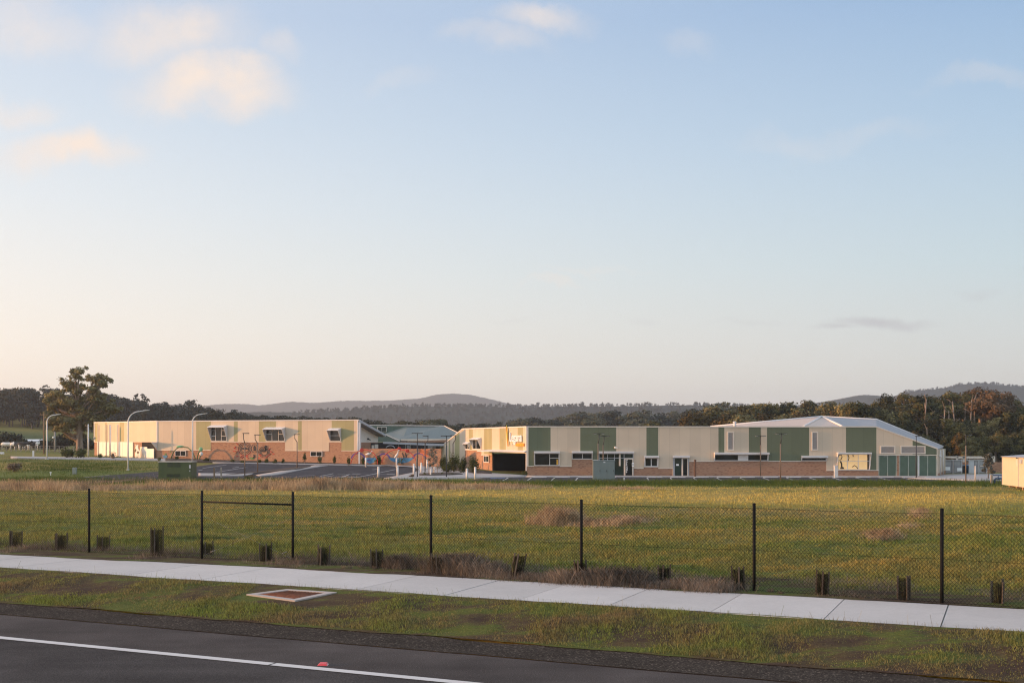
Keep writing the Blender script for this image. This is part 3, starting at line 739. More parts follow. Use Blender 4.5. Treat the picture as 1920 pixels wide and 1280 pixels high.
m = MB(); poly(m, LF, [(468.5, 857.3), (477.5, 857.3), (476.5, 860), (473.5, 861.5), (470, 860.2)], .034); m.build('mural_bowl', ['mural_green'], west)
m = MB()
def fish(x, y, s=1.0, f=1): poly(m, LF, [(x-2.8*s*f, y), (x-1*s*f, y-.9*s), (x+1.6*s*f, y-.7*s), (x+2.6*s*f, y), (x+1.6*s*f, y+.7*s), (x-1*s*f, y+.9*s)], .034)
for x, y in ((439.5, 845.3), (445, 855), (462.5, 854.6), (486, 858.8), (513, 850.4), (488.5, 852.6), (441.5, 840.6)): fish(x, y)
for x, y, a in ((446, 832.5, -1), (444, 847, 1), (455, 857, 1), (458, 855, 1), (505.5, 841.5, 1), (509, 847, -1), (506, 851.5, 1), (452, 855.5, 1), (441, 838, 1), (465, 858, -1), (501, 855.5, 1)):
    m.tube([LF.p(*LF.sz(x-2, y+1.6*a), .045), LF.p(*LF.sz(x, y), .045), LF.p(*LF.sz(x+2, y-1.2*a), .045)], .05, 5)
ring(m, LF, 495.5, 847, 10.8, .7, .021, 200, 330, 20); ring(m, LF, 459.2, 841, 12.8, .7, .021, 180, 330, 20)
build_split(m, 'mural_fish', ['mural_red'], west)
m = MB(); poly(m, LF, [(304.2, 853.3), (314.3, 853.3), (313.3, 857), (310, 859.4), (306.8, 857.6)], .034); m.build('mural_bowl', ['mural_blue'], west)
m = MB(); poly(m, LF, [(308, 853), (310, 849.5), (312.3, 849.3), (312, 853)], .034); poly(m, LF, [(318, 848), (319, 845.5), (321, 845), (319.8, 848.5)], .034); build_split(m, 'mural_leaf', ['mural_green'], west)
# cut-out animal standing at the porch
an = empty('animal_cutout', LL.p(Wl.x(258), .3, 1.0), 'cream and black painted animal cut-out standing upright beside the porch', 'sculpture')
e = MB(); fr = LL
def P2(pts): return [LL.sz(x, y, 1.0) for x, y in pts]
e.prism(P2([(253.4, 860), (254, 846), (253.2, 842), (255, 836.5), (254.6, 833), (255.8, 833), (257, 836.6), (258.4, 833.2), (259.6, 834.4), (258.8, 838.5), (260, 842), (262.6, 845), (263.2, 848), (262.8, 860), (260.4, 860), (260, 851), (258.8, 851), (258.6, 860), (256.6, 860), (256.2, 851.5), (255.6, 851.5), (255.4, 860)]), .98, 1.06, fr); e.build('body', ['mural_white'], an)
e = MB(); e.prism(P2([(252.8, 845), (254.5, 840.4), (256.6, 843), (255.6, 846.5), (253.6, 848)]), 1.063, 1.08, fr); e.prism(P2([(257, 847.5), (259, 845), (261.8, 847), (261, 849.6), (258, 849.8)]), 1.063, 1.08, fr); build_split(e, 'black_patch', ['mural_black'], an)
# ================================================================ garden wall between the wings
GW = Frame((-21.26, 155.0), (-9.6, 151.0), (0, -1))
gwall = empty('garden_wall', GW.p(GW.L/2, -.4), 'low brick garden wall with a blue painted pond mural between the two school wings', 'wall')
e = MB(); wallbox(e, GW, .05, GW.L, -1.2, 1.98, 0, -.25, 0); e.build('brickwork', ['brick_wall'], gwall)
e = MB(); wallbox(e, GW, .05, GW.L, 1.98, 2.05, 0, -.28, .03); e.build('coping', ['brick_wall'], gwall)
m = MB()
def pond(x0, x1, yt, dep):
    n = 14; poly(m, GW, [(x0, yt), (x1, yt)]+[(x1+(x0-x1)*i/n, yt+dep*math.sin(PI*i/n)**.6) for i in range(1, n)], .01)
pond(682, 707, 858, 10.4); pond(729, 775, 858, 10); build_split(m, 'pond_mural', ['mural_blue'], gwall)
m = MB()
for cx, r in ((671.5, 13.5), (720, 12), (786, 13)): ring(m, GW, cx, 859.5, r-1.4, 3.2, .012, 0, 180, 18, .85)
build_split(m, 'arch_mural', ['mural_purple'], gwall)
m = MB()
poly(m, GW, [(786, 846), (790, 840.5), (795, 845), (800, 843), (804, 848), (799, 851), (805, 856), (797, 855), (793, 851), (788, 850)], .012)
m.build('flower_mural', ['mural_orange'], gwall)
m = MB()
poly(m, GW, [(687, 862), (694, 860.5), (696, 862), (693, 864), (689, 864)], .024); m.build('shadow_mural', ['mural_purple'], gwall)
for (x, f) in ((755.5, 1), (761, 1)):
    m = MB(); poly(m, GW, [(x-1.6, 848), (x-.6, 847.6), (x, 850), (x+1.6, 853), (x+2.4, 857), (x+.8, 857), (x-.8, 853)], .024); m.build('bird_mural', ['mural_black'], gwall)
def hoop(name, pts, rad, mat, label, bumps=(), d=1.0):
    r = GW.p(GW.sx(pts[0][0], d), gz(*GW.p(GW.sx(pts[0][0], d), 0, d).xy), d)
    o = empty(name, r, label, 'sculpture', 'painted steel hoops along the garden wall')
    P = [GW.p(*GW.sz(x, y, d), d) for x, y in pts]
    # smooth the run
    Q = []
    for i in range(len(P)-1):
        p0, p1, p2, p3 = P[max(i-1, 0)], P[i], P[i+1], P[min(i+2, len(P)-1)]
        for k in range(5):
            u = k/5; Q.append(.5*((2*p1)+(p2-p0)*u+(2*p0-5*p1+4*p2-p3)*u*u+(3*p1-p0-3*p2+p3)*u**3))
    Q.append(P[-1])
    e = MB(); e.tube(Q, rad, 7); e.build('arch_tube', [mat], o)
    for (x, y, s) in bumps:
        c = GW.p(*GW.sz(x, y, d), d); e = MB()
        e.ball(c, s*.5)
        for k in range(6): an = k*PI/3; e.ball(c+Vector((math.cos(an)*s*.6, -.05, math.sin(an)*s*.6)), s*.36)
        e.build('flower', ['mural_red'], o)
    return o
hoop('steel_hoop', [(657.5, 872.5), (659, 864), (664, 854), (671, 847), (679, 843.4), (688, 843), (696, 846), (702, 851), (707, 860), (708, 870)], .06, 'mural_red', 'red steel hoop over the white bird, nearer the west wing', [(678.8, 843.6, .32)])
hoop('steel_hoop', [(716, 868), (718, 858), (725, 850), (734, 844.5), (744, 842.4), (754, 843), (764, 845), (771, 850), (777, 857), (780, 864)], .06, 'mural_red', 'wider red steel hoop over the pond mural with two red flowers', [(748.8, 841.6, .3), (763.8, 845, .3)])
hoop('steel_hoop', [(792, 871), (792.4, 862), (794, 853), (798, 846), (805, 842), (813, 841)], .055, 'mural_orange', 'broken orange hoop at the sunlit end of the garden wall', [])
def vine(name, pts, rad, mat, label, tips):
    r = LF.p(LF.sx(pts[0][0], 2), 0, 2); r.z = gz(r.x, r.y)
    o = empty(name, r, label, 'sculpture', 'green plant-like sculptures by the west wing')
    P = [LF.p(*LF.sz(x, y, 2.0), 2.0) for x, y in pts]
    e = MB(); e.tube(P, rad, 7); e.build('stem', [mat], o)
    for (x, y, rx, rz, mt) in tips:
        e = MB(); e.ball(LF.p(*LF.sz(x, y, 2.0), 2.0), (rx, .12, rz)); e.build('bud', [mt], o)
plain('stem_green', (.10, .13, .05), .5); plain('bud_green', (.20, .42, .20), .4)
vine('arched_stem', [(319, 864), (321.5, 855), (326, 846), (331.5, 840), (338, 837.2), (346, 837.6), (352.5, 838.8), (358, 844), (362, 849), (365, 857), (368, 866)], .09, 'stem_green', 'tall green arched stem over the small window of the west wing', [(338, 837, .6, .18, 'bud_green')])
vine('leaning_stem', [(369, 866), (370, 856), (372, 848.5), (376, 843)], .10, 'stem_green', 'leaning green stem with a large pale bud beside the arch', [(376.4, 842, .3, .32, 'bud_green')])
vine('short_stem', [(372, 866), (374.5, 858), (377, 851.5)], .10, 'stem_green', 'short green stem with a cream bud below the leaning one', [(377.3, 850.6, .26, .3, 'mural_white')])
# ================================================================ middle building
mid = empty('school_hall', (-20, 190, 0), 'teal metal-roofed school building set back between the two wings', 'school building')
YB = 186
def slab(name, pts, mat, th=.2, dy=None, parent=mid):
    T = [at(*p) for p in pts]; off = Vector((0, 0, -th)) if dy is None else Vector((0, dy, 0))
    e = MB(); e.hull(T, [p+off for p in T])
    return e.build(name, [mat], parent)
slab('gable_wall', [(690, 797, 192), (764, 798.8, 192), (726, 812.5, 192), (750, 828, 192), (690, 828, 192)], 'wall_teal', dy=.3)
slab('roof', [(764.2, 798.6, 191.6), (833, 798, 191.6), (866, 815, 182), (860, 824, 178), (752, 824, 178), (748, 826.4, 178), (722, 812.6, 190)], 'roof_teal', .18)
slab('ridge_capping', [(690, 796.2, 191.4), (833, 797.2, 191.4), (866, 814, 181.6), (866, 815.3, 181.6), (833, 798.6, 191.4), (690, 797.4, 191.4)], 'trim_white', dy=.2)
slab('eave_fascia', [(752, 823, 177.8), (850, 822.2, 177.8), (850, 826.2, 177.8), (752, 826, 177.8)], 'trim_cream', dy=.2)
slab('side_gable', [(718.5, 812.5, 172), (748, 826.8, 172), (748, 829, 172), (720, 829.5, 172)], 'wall_teal', dy=.3)
slab('gable_trim', [(718.5, 811.6, 171.8), (749, 826.2, 171.8), (749, 827.4, 171.8), (718.5, 813, 171.8)], 'trim_white', dy=.15)
slab('verandah_roof', [(718, 828.2, 166), (833, 832.2, 166), (833, 836, 166), (718, 831.4, 166)], 'steel_grey', dy=3)
slab('verandah_recess', [(690, 829, 171), (840, 829, 171), (840, 846, 171), (690, 846, 171)], 'recess_shade', dy=.3)
slab('brick_return', [(720, 829, 171.5), (846, 824, 174), (846, 832, 174), (720, 833, 171.5)], 'brick_wall', dy=.3)
for p in (747.5, 760.5, 770, 811.5): slab('verandah_post', [(p-.7, 831, 167), (p+.7, 831, 167), (p+.7, 846, 167), (p-.7, 846, 167)], 'steel_grey', dy=.12)
for p0, p1 in ((763, 769), (802, 810)): slab('noticeboard', [(p0, 834.5, 170.5), (p1, 834.5, 170.5), (p1, 841, 170.5), (p0, 841, 170.5)], 'blind_grey', dy=.1)
f = slab('window', [(707, 800, 191.8), (725, 800, 191.8), (725, 809.4, 191.8), (707, 809.4, 191.8)], 'trim_white', dy=.15)
slab('pane', [(708.4, 801, 191.7), (715.4, 801, 191.7), (715.4, 808.6, 191.7), (708.4, 808.6, 191.7)], 'glass_green', dy=.08, parent=f)
slab('pane', [(716.2, 801, 191.7), (723.6, 801, 191.7), (723.6, 808.6, 191.7), (716.2, 808.6, 191.7)], 'glass_green', dy=.08, parent=f)
e = MB(); e.tube([at(724+16*(1-math.cos(PI*i/12))*.5+0, 840-8*math.sin(PI*i/12)*.6, 165) for i in range(13)], .06, 6); build_split(e, 'bike_rail', ['steel_grey'], mid)
# ================================================================ east wing
RF = Frame((1.76, 132.0), (50.1, 132.0), (0, -1)); RL = Frame((-10.77, 168.2), (1.76, 132.0), (-1, -.3))
TOPR = 4.72
east = empty('school_wing', (24, 134, -1.1), 'long school wing with broad green and cream panels over brick, facing the field', 'school building')
E = Wing(RF, east, TOPR, -1.6)
def topE(px): return TOPR if px <= 1643 else HC+(HY-(801+(px-1643)*(841.8-801)/114))/F*132
steps = [(988, 1001, 873.6), (1001, 1049.5, 872.8), (1049.5, 1072, 874), (1072, 1111, 860.6), (1111, 1122, 862), (1122, 1188, 893.2), (1188, 1207, 877.6), (1207, 1234, 875.2), (1234, 1261, 877.6),
    (1261, 1292, 893.2), (1292, 1339, 864.6), (1339, 1440, 863.8), (1440, 1502, 864.4), (1502, 1549, 863.8), (1549, 1568, 881.6), (1568, 1630, 881.0), (1630, 1643, 881.4), (1643, 1647, 881.4), (1647, 1756.5, 853)]
GR = [(991, 1032.3), (1088, 1155.3), (1212, 1234), (1347, 1358), (1404, 1426.5), (1438, 1517), (1586, 1643), (1711, 1757)]
E.walls(steps, GR, topf=topE, nobrick=[(1647, 1756.5)])
e = MB(); wallbox(e, RF, -.05, E.x(1643), TOPR, TOPR+.13, 0, -.3, .10)
e.prism([(E.x(1643), TOPR), (E.x(1757.5), topE(1757.5)), (E.x(1757.5), topE(1757.5)+.15), (E.x(1643), TOPR+.13)], -.3, .10, RF)
wallbox(e, RF, -.04, .17, E.z(990, 873.6), TOPR, 0, .032, .11)
e.build('parapet_capping', ['trim_cream'], east)
def band(x0, x1, y0, y1, d=.62):
    """flat box hood above an opening on the street side"""
    a0, a1 = E.x(x0), E.x(x1); mx = (x0+x1)/2; z1, z0 = E.z(mx, y0), E.z(mx, y1); b_ = MB()
    wallbox(b_, RF, a0, a1, z0, z1, 0, .036, d)
    return b_.build('window_hood', ['trim_white'], east)
def fins(x0, x1, y0, y1, d=.55):
    b_ = MB(); mx = (x0+x1)/2; z1, z0 = E.z(mx, y0)-.004, E.z(mx, y1)
    for a, sg in ((E.x(x0), 1), (E.x(x1), -1)):
        tri = [(.04, z1), (d, z1), (.12, z0), (.04, z0)]
        b_.hull([RF.p(a, z, q) for q, z in tri], [RF.p(a+sg*.05, z, q) for q, z in tri])
    build_split(b_, 'hood_cheek', ['trim_white'], east)
band(1001, 1049.5, 845.4, 849); fins(1001.2, 1049.3, 849, 873)
E.window(1002.2, 1048.4, 849.3, 872.6, (1030.6,), (), partial=[(858.4, 1030.6, 1048)])
e = MB(); wallbox(e, RF, E.x(1043.5), E.x(1046), E.z(1045, 870.5), E.z(1045, 861), 0, .068, .08); e.build('yellow_strip', ['yellow_paint'], east)
band(1071.8, 1111, 845.4, 848.8); fins(1072, 1110.8, 849, 860.6); E.window(1072.6, 1110.4, 849.2, 860.4, (1092,), ())
band(1122, 1188, 845.6, 849.2, .7)
def inset(x0, x1, y0, y1, name, mat, d0=.0, d1=.036): b_ = MB(); wallbox(b_, RF, E.x(x0), E.x(x1), E.z((x0+x1)/2, y1), E.z((x0+x1)/2, y0), 0, d0, d1); return b_.build(name, [mat], east)
E.window(1122.5, 1187.6, 849.6, 892.9, (1139, 1152, 1170), (858.3,), glassm='glass_green', frame='steel_grey', w=.08)
inset(1160.4, 1163.4, 849.6, 873, 'column', 'trim_cream', .07, .2)
E.window(1170.4, 1187, 858.8, 892.8, (), (), glassm='window_glass', frame='trim_cream', w=.12, d=.09)
inset(1184.4, 1188.2, 867, 874, 'notice', 'sign_white', .26, .28); inset(1185.4, 1187.2, 869.4, 871.6, 'notice_symbol', 'black_metal', .283, .29)
band(1207, 1234.4, 853.8, 857.3); fins(1207.3, 1234.1, 857.5, 875); E.window(1208.4, 1233.4, 857.6, 874.8, (1221,), (), w=.11)
band(1261, 1292.2, 853.8, 857.4); E.window(1261.8, 1291.6, 857.6, 892.9, (1264.5, 1278,), (), glassm='glass_green', frame='steel_grey', w=.08)
E.window(1278.6, 1289.8, 858, 892.6, (), (), frame='trim_cream', w=.10, d=.09)
inset(1267.6, 1272.6, 869.4, 872.6, 'notice', 'sign_white', .075, .09)
band(1338.6, 1440.4, 847.8, 851.2, .7); fins(1338.8, 1440.2, 851.3, 863.4); E.window(1339.4, 1439.6, 851.4, 863.6, (1384, 1402), ()); inset(1384.4, 1401.6, 851.6, 863, 'infill_panel', 'trim_white', .05, .11)
band(1501.6, 1550, 854, 857.4); fins(1501.8, 1549.8, 857.5, 863.6); E.window(1502.4, 1549, 857.6, 863.6, (), ())
def louvre(x0, x1, y0, y1):
    b_ = MB(); mx = (x0+x1)/2; a0, a1, z1, z0 = E.x(x0), E.x(x1), E.z(mx, y0), E.z(mx, y1); w = .12
    for q in ((a0-w, a0, z0-w, z1+w), (a1, a1+w, z0-w, z1+w), (a0, a1, z1, z1+w), (a0, a1, z0-w, z0)): wallbox(b_, RF, *q, 0, .032, .11)
    o = b_.build('louvre_frame', ['trim_cream'], east)
    b_ = MB(); n = int((z1-z0)/.1)
    for k in range(n): z = z0+(z1-z0)*k/n; b_.hull([RF.p(a0, z+.09, .04), RF.p(a1, z+.09, .04), RF.p(a1, z, .09), RF.p(a0, z, .09)], [RF.p(a0, z+.07, .035), RF.p(a1, z+.07, .035), RF.p(a1, z-.015, .08), RF.p(a0, z-.015, .08)])
    b_.build('louvre_blade', ['louvre'], o)
louvre(1365.4, 1374, 811, 842); louvre(1523.4, 1531.8, 811, 842); louvre(1652, 1676.4, 837.4, 848.6); louvre(1690, 1733, 837.4, 848.8)
band(1568.4, 1631, 847.8, 850.6, .75); fins(1568.6, 1630.8, 850.7, 880.6, .65)
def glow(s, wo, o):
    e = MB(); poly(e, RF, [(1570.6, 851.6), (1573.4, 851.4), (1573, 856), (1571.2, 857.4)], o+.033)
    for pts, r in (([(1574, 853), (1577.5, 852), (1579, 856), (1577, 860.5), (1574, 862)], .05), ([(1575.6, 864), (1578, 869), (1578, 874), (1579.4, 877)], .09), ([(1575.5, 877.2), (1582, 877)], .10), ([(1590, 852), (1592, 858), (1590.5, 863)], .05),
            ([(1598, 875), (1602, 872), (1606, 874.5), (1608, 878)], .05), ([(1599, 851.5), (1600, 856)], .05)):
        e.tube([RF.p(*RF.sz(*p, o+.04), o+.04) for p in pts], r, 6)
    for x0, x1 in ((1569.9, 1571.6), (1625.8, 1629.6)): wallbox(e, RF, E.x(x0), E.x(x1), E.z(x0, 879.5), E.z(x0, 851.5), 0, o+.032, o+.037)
    e.build('pane_silhouette', ['silhouette'], wo)  # dark shapes seen in the glass, modelled on the pane
E.window(1569.2, 1630, 850.7, 880.6, (1588.4, 1608.6), (864.2,), glassm='window_glow', inner=glow)
for (x0, x1, xm) in ((1647.6, 1681, 1664.3), (1686.6, 1721, 1703.4), (1723.4, 1756, 1739.4)):
    o = inset(x0, x1, 853.4, 893, 'roller_door', 'door_green', -.1, -.04)
    b_ = MB()
    for x in (x0+.4, xm, x1-.4): wallbox(b_, RF, E.x(x)-.05, E.x(x)+.05, E.z(x, 892.6), E.z(x, 853.6), 0, -.038, .0)
    build_split(b_, 'door_mullion', ['cabinet_light'], o)
    b_ = MB(); wallbox(b_, RF, E.x(x0)+.6, E.x(x0)+1.1, E.z(x0, 855.6), E.z(x0, 855.2), 0, -.038, -.02); b_.build('door_vent', ['trim_white'], o)
inset(1681.4, 1686.2, 853.4, 893, 'brick_pier', 'brick_wall', -.25, .01)
inset(1721.2, 1723.2, 853.4, 893, 'door_post', 'trim_white', -.25, .02); inset(1756.2, 1757.6, 842, 893, 'corner_trim', 'trim_cream', -.25, .05)
e = MB(); q = RF.p(E.x(1153.5), E.z(1153, 838.6), .12); e.ball(q, .14); e.tube([q, q+Vector((.25, -.2, -.05))], .06); e.build('security_camera', ['trim_white'], east)
# its end wall beyond the garage doors, splayed back
SEw = Frame((50.25, 132.0), (56.2, 145.2), (1, -.2))
e = MB(); e.prism([(0, -.7), (SEw.L, -.7), (SEw.L, 2.1), (0, 2.1)], -.2, 0, SEw); e.build('end_wall', ['cladding_cream'], east)
e = MB(); e.prism([(0, -1.4), (SEw.L, -1.4), (SEw.L, -.7), (0, -.7)], -.2, .02, SEw); e.build('end_brickwork', ['brick_wall'], east)
e = MB()
for a in (2.4, 7.5): e.tube([SEw.p(a, -1.0, .1), SEw.p(a, 2.0, .1)], .07, 6)
build_split(e, 'downpipe', ['trim_white'], east)
e = MB(); q = SEw.p(1.0, 1.3, .15); e.ball(q, .17); e.build('flood_lamp', ['trim_white'], east)
# roofs: sun and shade on the slopes put into cream and grey sheet
e = MB()
A1, P1 = at(1332, 800.4, 132.4), at(1540.7, 781.4, 150); G0, G1 = at(1507, 799.6, 132.3), at(1579, 799.6, 132.3)
R1 = at(1643, 786.4, 150); C1 = at(1643, 801, 132.1); E1 = at(1757.5, 841.4, 132.1); E2 = at(1768.5, 837.6, 149)
A0 = Vector((23.4, 132.6, 3.75)); A1 = at(1332, 800.4, 150)
e.hull([A1, A0, G0, P1], [p-Vector((0, -.05, .15)) for p in (A1, A0, G0, P1)]); e.build('roof', ['roof_cream_lit'], east)
e = MB(); e.hull([G0, G1, P1], [p-Vector((0, -.05, .15)) for p in (G0, G1, P1)]); e.build('roof_gablet', ['roof_cream_lit'], east)
e = MB(); e.hull([G1, C1, R1, P1], [p-Vector((0, -.05, .15)) for p in (G1, C1, R1, P1)]); e.hull([C1, E1, E2, R1], [p-Vector((0, -.05, .15)) for p in (C1, E1, E2, R1)]); e.build('roof', ['roof_grey_shade'], east)
e = MB()
up = Vector((0, -.02, .05))
e.tube([A1+up, P1+up], .13, 6); e.tube([G0+up, P1+up], .13, 6); e.tube([G1+up, P1+up], .13, 6); e.tube([P1+up, R1+up, E2+up], .10, 6)
build_split(e, 'roof_ridge', ['trim_white'], east)
e = MB(); bk = [A1+Vector((2, 30, 0)), P1+Vector((6, 30, 0)), R1+Vector((8, 30, 0)), E2+Vector((8, 30, 0))]
e.add([A1, P1, R1, E2]+bk, [(0, 1, 5, 4), (1, 2, 6, 5), (2, 3, 7, 6)]); e.build('rear_roof', ['roof_grey_shade'], east)
e = MB(); e.cyl(at(1377.5, 799, 136).x, 136, 4.7, 5.35, .16, 10); e.ball((at(1377.5, 799, 136).x, 136, 5.4), (.24, .24, .1)); e.build('roof_vent', ['trim_white'], east)
e = MB(); q = [Vector((1.8, 132.3, TOPR-.05)), Vector((50, 132.3, 2.1)), Vector((46, 170, 2.1)), Vector((0, 170, TOPR-.5)), Vector((-6.7, 157.4, TOPR-.05))]
q = [Vector((1.9, 132.4, TOPR-.1)), at(1643, 802, 132.4), Vector((43, 160, TOPR-.2)), Vector((-4.8, 160, TOPR-.1)), Vector((-6.4, 157.2, TOPR-.1))]
e.hull(q, [p-Vector((0, 0, .2)) for p in q]); e.build('flat_roof', ['roof_grey_shade'], east)
# sunlit west face of the same wing
EL = Wing(RL, east, TOPR, -1.5)
def topL(px): return TOPR+.03 if px >= 868 else HC+(HY-(839.4-(px-825.6)*(839.4-804)/(868-825.6)))/F*(RL.p(RL.sx(px), 0).y)
EL.walls([(825.8, 868, 870), (868, 872, 876), (872, 903, 843.6), (903, 908, 852.8), (908, 922.8, 851.8), (922.8, 988, 848)],
    [(842, 844.4), (852.8, 862), (879.5, 887), (908, 922.8), (937, 949), (971, 981)], alt='cladding_green_lit', topf=topL, nobrick=[(922.8, 988)])
e = MB(); k0, k1, k2 = EL.x(825.8), EL.x(868), RL.L
e.prism([(k0, topL(825.8)), (k1, TOPR), (k2, TOPR), (k2, TOPR+.14), (k1, TOPR+.14), (k0, topL(825.8)+.14)], -.3, .10, RL); wallbox(e, RL, k2-.14, k2+.02, -.4, TOPR, 0, .035, .10)
e.build('parapet_capping', ['trim_white'], east)
e = MB(); wallbox(e, RL, EL.x(924.5), RL.L-.2, -1.4, EL.z(950, 848), 0, -4.5, -4.3); e.build('porch_recess', ['recess_shade'], east)
e = MB(); wallbox(e, RL, EL.x(923.5), EL.x(924.6), -1.4, EL.z(924, 850), 0, -4.4, .0); wallbox(e, RL, RL.L-.35, RL.L-.26, -1.4, 1.9, 0, -4.4, -.26); build_split(e, 'porch_side_wall', ['recess_shade'], east)
e = MB(); wallbox(e, RL, EL.x(924.5), RL.L-.2, EL.z(950, 848)-.02, EL.z(950, 848)+.06, 0, -4.5, -.26); e.build('porch_ceiling', ['recess_shade'], east)
e = MB(); a0, a1 = EL.x(922.8), RL.L+.05; zc = EL.z(988, 846)
T = [RL.p(a0-1.5, zc+.12, .05), RL.p(a1, zc+.12, .05), RL.p(a1, zc-.02, .35), RL.p(a0-1.5, zc-.05, 1.6)]
e.hull(T, [p-Vector((0, 0, .09)) for p in T]); e.build('entrance_canopy', ['trim_white'], east)
def side_window(x0, x1, y0, y1, vs, hd):
    o = EL.window(x0, x1, y0, y1, vs, (), w=.12)
    if hd: EL.hood(o, x0, x1, y0-1.6, y1, hd, .25)
side_window(873.4, 882, 829.6, 842.6, (878.6,), .5); side_window(887.5, 903, 821.4, 842.4, (894,), .62); side_window(908.4, 918, 853.2, 867, (912.6,), 0)
# lettering beside the entrance
def text(s, size, fr, a, z, d, mat, name, parent, ext=.03, sx=1.0, rot=0.0, align='LEFT', spacing=1.0):
    c = bpy.data.curves.new('lettering', 'FONT'); c.body = s; c.size = size; c.extrude = ext; c.align_x = align; c.space_character = spacing
    c.offset = .012*size
    o = bpy.data.objects.new('lettering_source', c); COL.objects.link(o)
    dg = bpy.context.evaluated_depsgraph_get(); me = bpy.data.meshes.new_from_object(o.evaluated_get(dg)); bpy.data.objects.remove(o)
    o = bpy.data.objects.new(name, me); COL.objects.link(o)
    me.materials.clear(); me.materials.append(MATS[mat])
    cr, sr = math.cos(rot), math.sin(rot)
    L = parent.location if parent.parent is None else parent.parent.location+parent.location
    for v in me.vertices:
        x, y = v.co.x*sx, v.co.y; x, y = x*cr-y*sr, x*sr+y*cr
        p = fr.p(a+x, z+y, d+v.co.z); v.co = (p.x-L.x, p.y-L.y, p.z-L.z)
    o.parent = parent; me.update(); return o
sg = empty('school_sign', RL.p(EL.x(968), 2.6, .1), 'white Legana lettering with a tall leaf emblem on the sunlit wall above the entrance', 'sign')
aL, zL = RL.sz(957.6, 827.2)
aR = RL.sx(980.2)
text('Legana', 1.55, RL, aL, zL, .16, 'sign_white', 'letters', sg, .06, (aR-aL)/4.15)
a0, z0 = RL.sz(968.5, 834.6); e = MB(); wallbox(e, RL, a0, RL.sx(984.6), z0-.10, z0+.26, 0, .10, .13); e.build('name_strip', ['sign_orange'], sg)
text('Primary School', .30, RL, a0+.15, z0-.02, .15, 'leaf_yellow', 'strip_letters', sg, .02, 1.5)
e = MB(); e.prism([RL.sz(*p) for p in [(953.0, 797), (954.2, 803), (955.2, 815), (956.6, 836.5), (955.2, 833), (953.2, 822), (952.4, 808), (952.6, 801)]], .20, .26, RL); e.build('leaf_emblem', ['leaf_yellow'], sg)
e = MB()
e.tube([RL.p(*RL.sz(*p), .30) for p in [(953.2, 800), (954.6, 812), (955.6, 825), (956.6, 836)]], .05, 6)
build_split(e, 'emblem_rib', ['sign_orange'], sg)
so1 = [c for c in east.children if c.name.startswith('window')]
off = empty('door_lettering', RF.p(E.x(1175), .2, .2), 'white vertical School Office lettering on the glass door near the grey cabinet', 'lettering')
text('School Office', .29, RF, E.x(1172.4)+.05, E.z(1174, 860.8), .262, 'sign_white', 'letters', off, .006, 1.0, -PI/2)
# ---------------------------------------------------------------- chain-link fence
plain('fence_black', (.008, .008, .008), .7, .2, spec=.12); plain('mesh_wire', (.010, .0095, .009), .8, .2, spec=.1); plain('galv_wire', (.30, .29, .27), .4, .1)
plain('timber_grey', (.095, .075, .056), .85, .25, 8); plain('guard_mesh', (.013, .0125, .011), .9, .2, spec=.05); plain('timber_pole', (.20, .13, .075), .8, .25, 6); plain('cap_silver', (.55, .55, .55), .4, .1)
FP = [(167, 1038), (378.5, 1050), (549, 1058), (808, 1075.5), (1090, 1096), (1414, 1114), (1766, 1134)]
fp = [hit(*p) for p in FP]
dL = (fp[0]-fp[1]).normalized()*4.5; dR = (fp[-1]-fp[-2])
fp = [fp[0]+dL*k for k in (3, 2, 1)]+fp+[fp[-1]+dR*k for k in (1, 2)]
for p in fp: p.z = gz(p.x, p.y)
FH = 1.8
fence = empty('chain_link_fence', fp[5], 'black chain-link fence with steel posts running along behind the footpath', 'fence')
def mesh_panel(b, P, Q, h, pitch=.075, r=.0031):
    d = Q-P; L = Vector((d.x, d.y, 0)).length; t = d/L; n = Vector((-t.y, t.x, 0)).normalized()
    def pt(s, z, o): return P+t*s+Vector((0, 0, z+.04))+n*o
    st = pitch*1.0; k = -int(h/st)-1
    H = h-.06
    while k*st < L:
        for sg in (1, -1):
            s0, s1 = (k*st, k*st+H) if sg > 0 else (k*st+H, k*st)
            z0, z1 = 0.0, H
            # clip to the panel
            a, c = (s0, z0), (s1, z1)
            lo, hi = (a, c) if a[0] < c[0] else (c, a)
            if hi[0] <= 0 or lo[0] >= L: continue
            def cut(p, q, s): f = (s-p[0])/(q[0]-p[0]); return (s, p[1]+(q[1]-p[1])*f)
            l2 = cut(lo, hi, 0) if lo[0] < 0 else lo; h2 = cut(lo, hi, L) if hi[0] > L else hi
            A, B = pt(l2[0], l2[1], sg*.002), pt(h2[0], h2[1], sg*.002)
            e = (B-A).normalized(); m1 = n*r; m2 = e.cross(n)*r
            vs = []
            for c_ in (A, B):
                for an in (0, 2.094, 4.189): vs.append(c_+m1*math.cos(an)+m2*math.sin(an))
            b.add(vs, [(0, 1, 4, 3), (1, 2, 5, 4), (2, 0, 3, 5)])
        k += 1
for i, p in enumerate(fp):
    b = MB(); b.cyl(p.x, p.y, p.z-.3, p.z+FH+.06, .034, 10); b.ball((p.x, p.y, p.z+FH+.06), (.038, .038, .025))
    b.build('post', ['fence_black'], fence)
for i in range(len(fp)-1):
    P, Q = fp[i], fp[i+1]; b = MB(); mesh_panel(b, P, Q, FH); b.build('mesh_panel', ['mesh_wire'], fence)
    b = MB()
    for z in (.06, FH*.5, FH-.02):
        N = 10; sag = .0 if z < .1 else .02
        b.tube([P.lerp(Q, k/N)+Vector((0, 0, z-sag*4*(k/N)*(1-k/N))) for k in range(N+1)], .003, 4, cap=False)
    b.build('line_wire', ['mesh_wire'], fence)
P, Q = fp[4], fp[5]
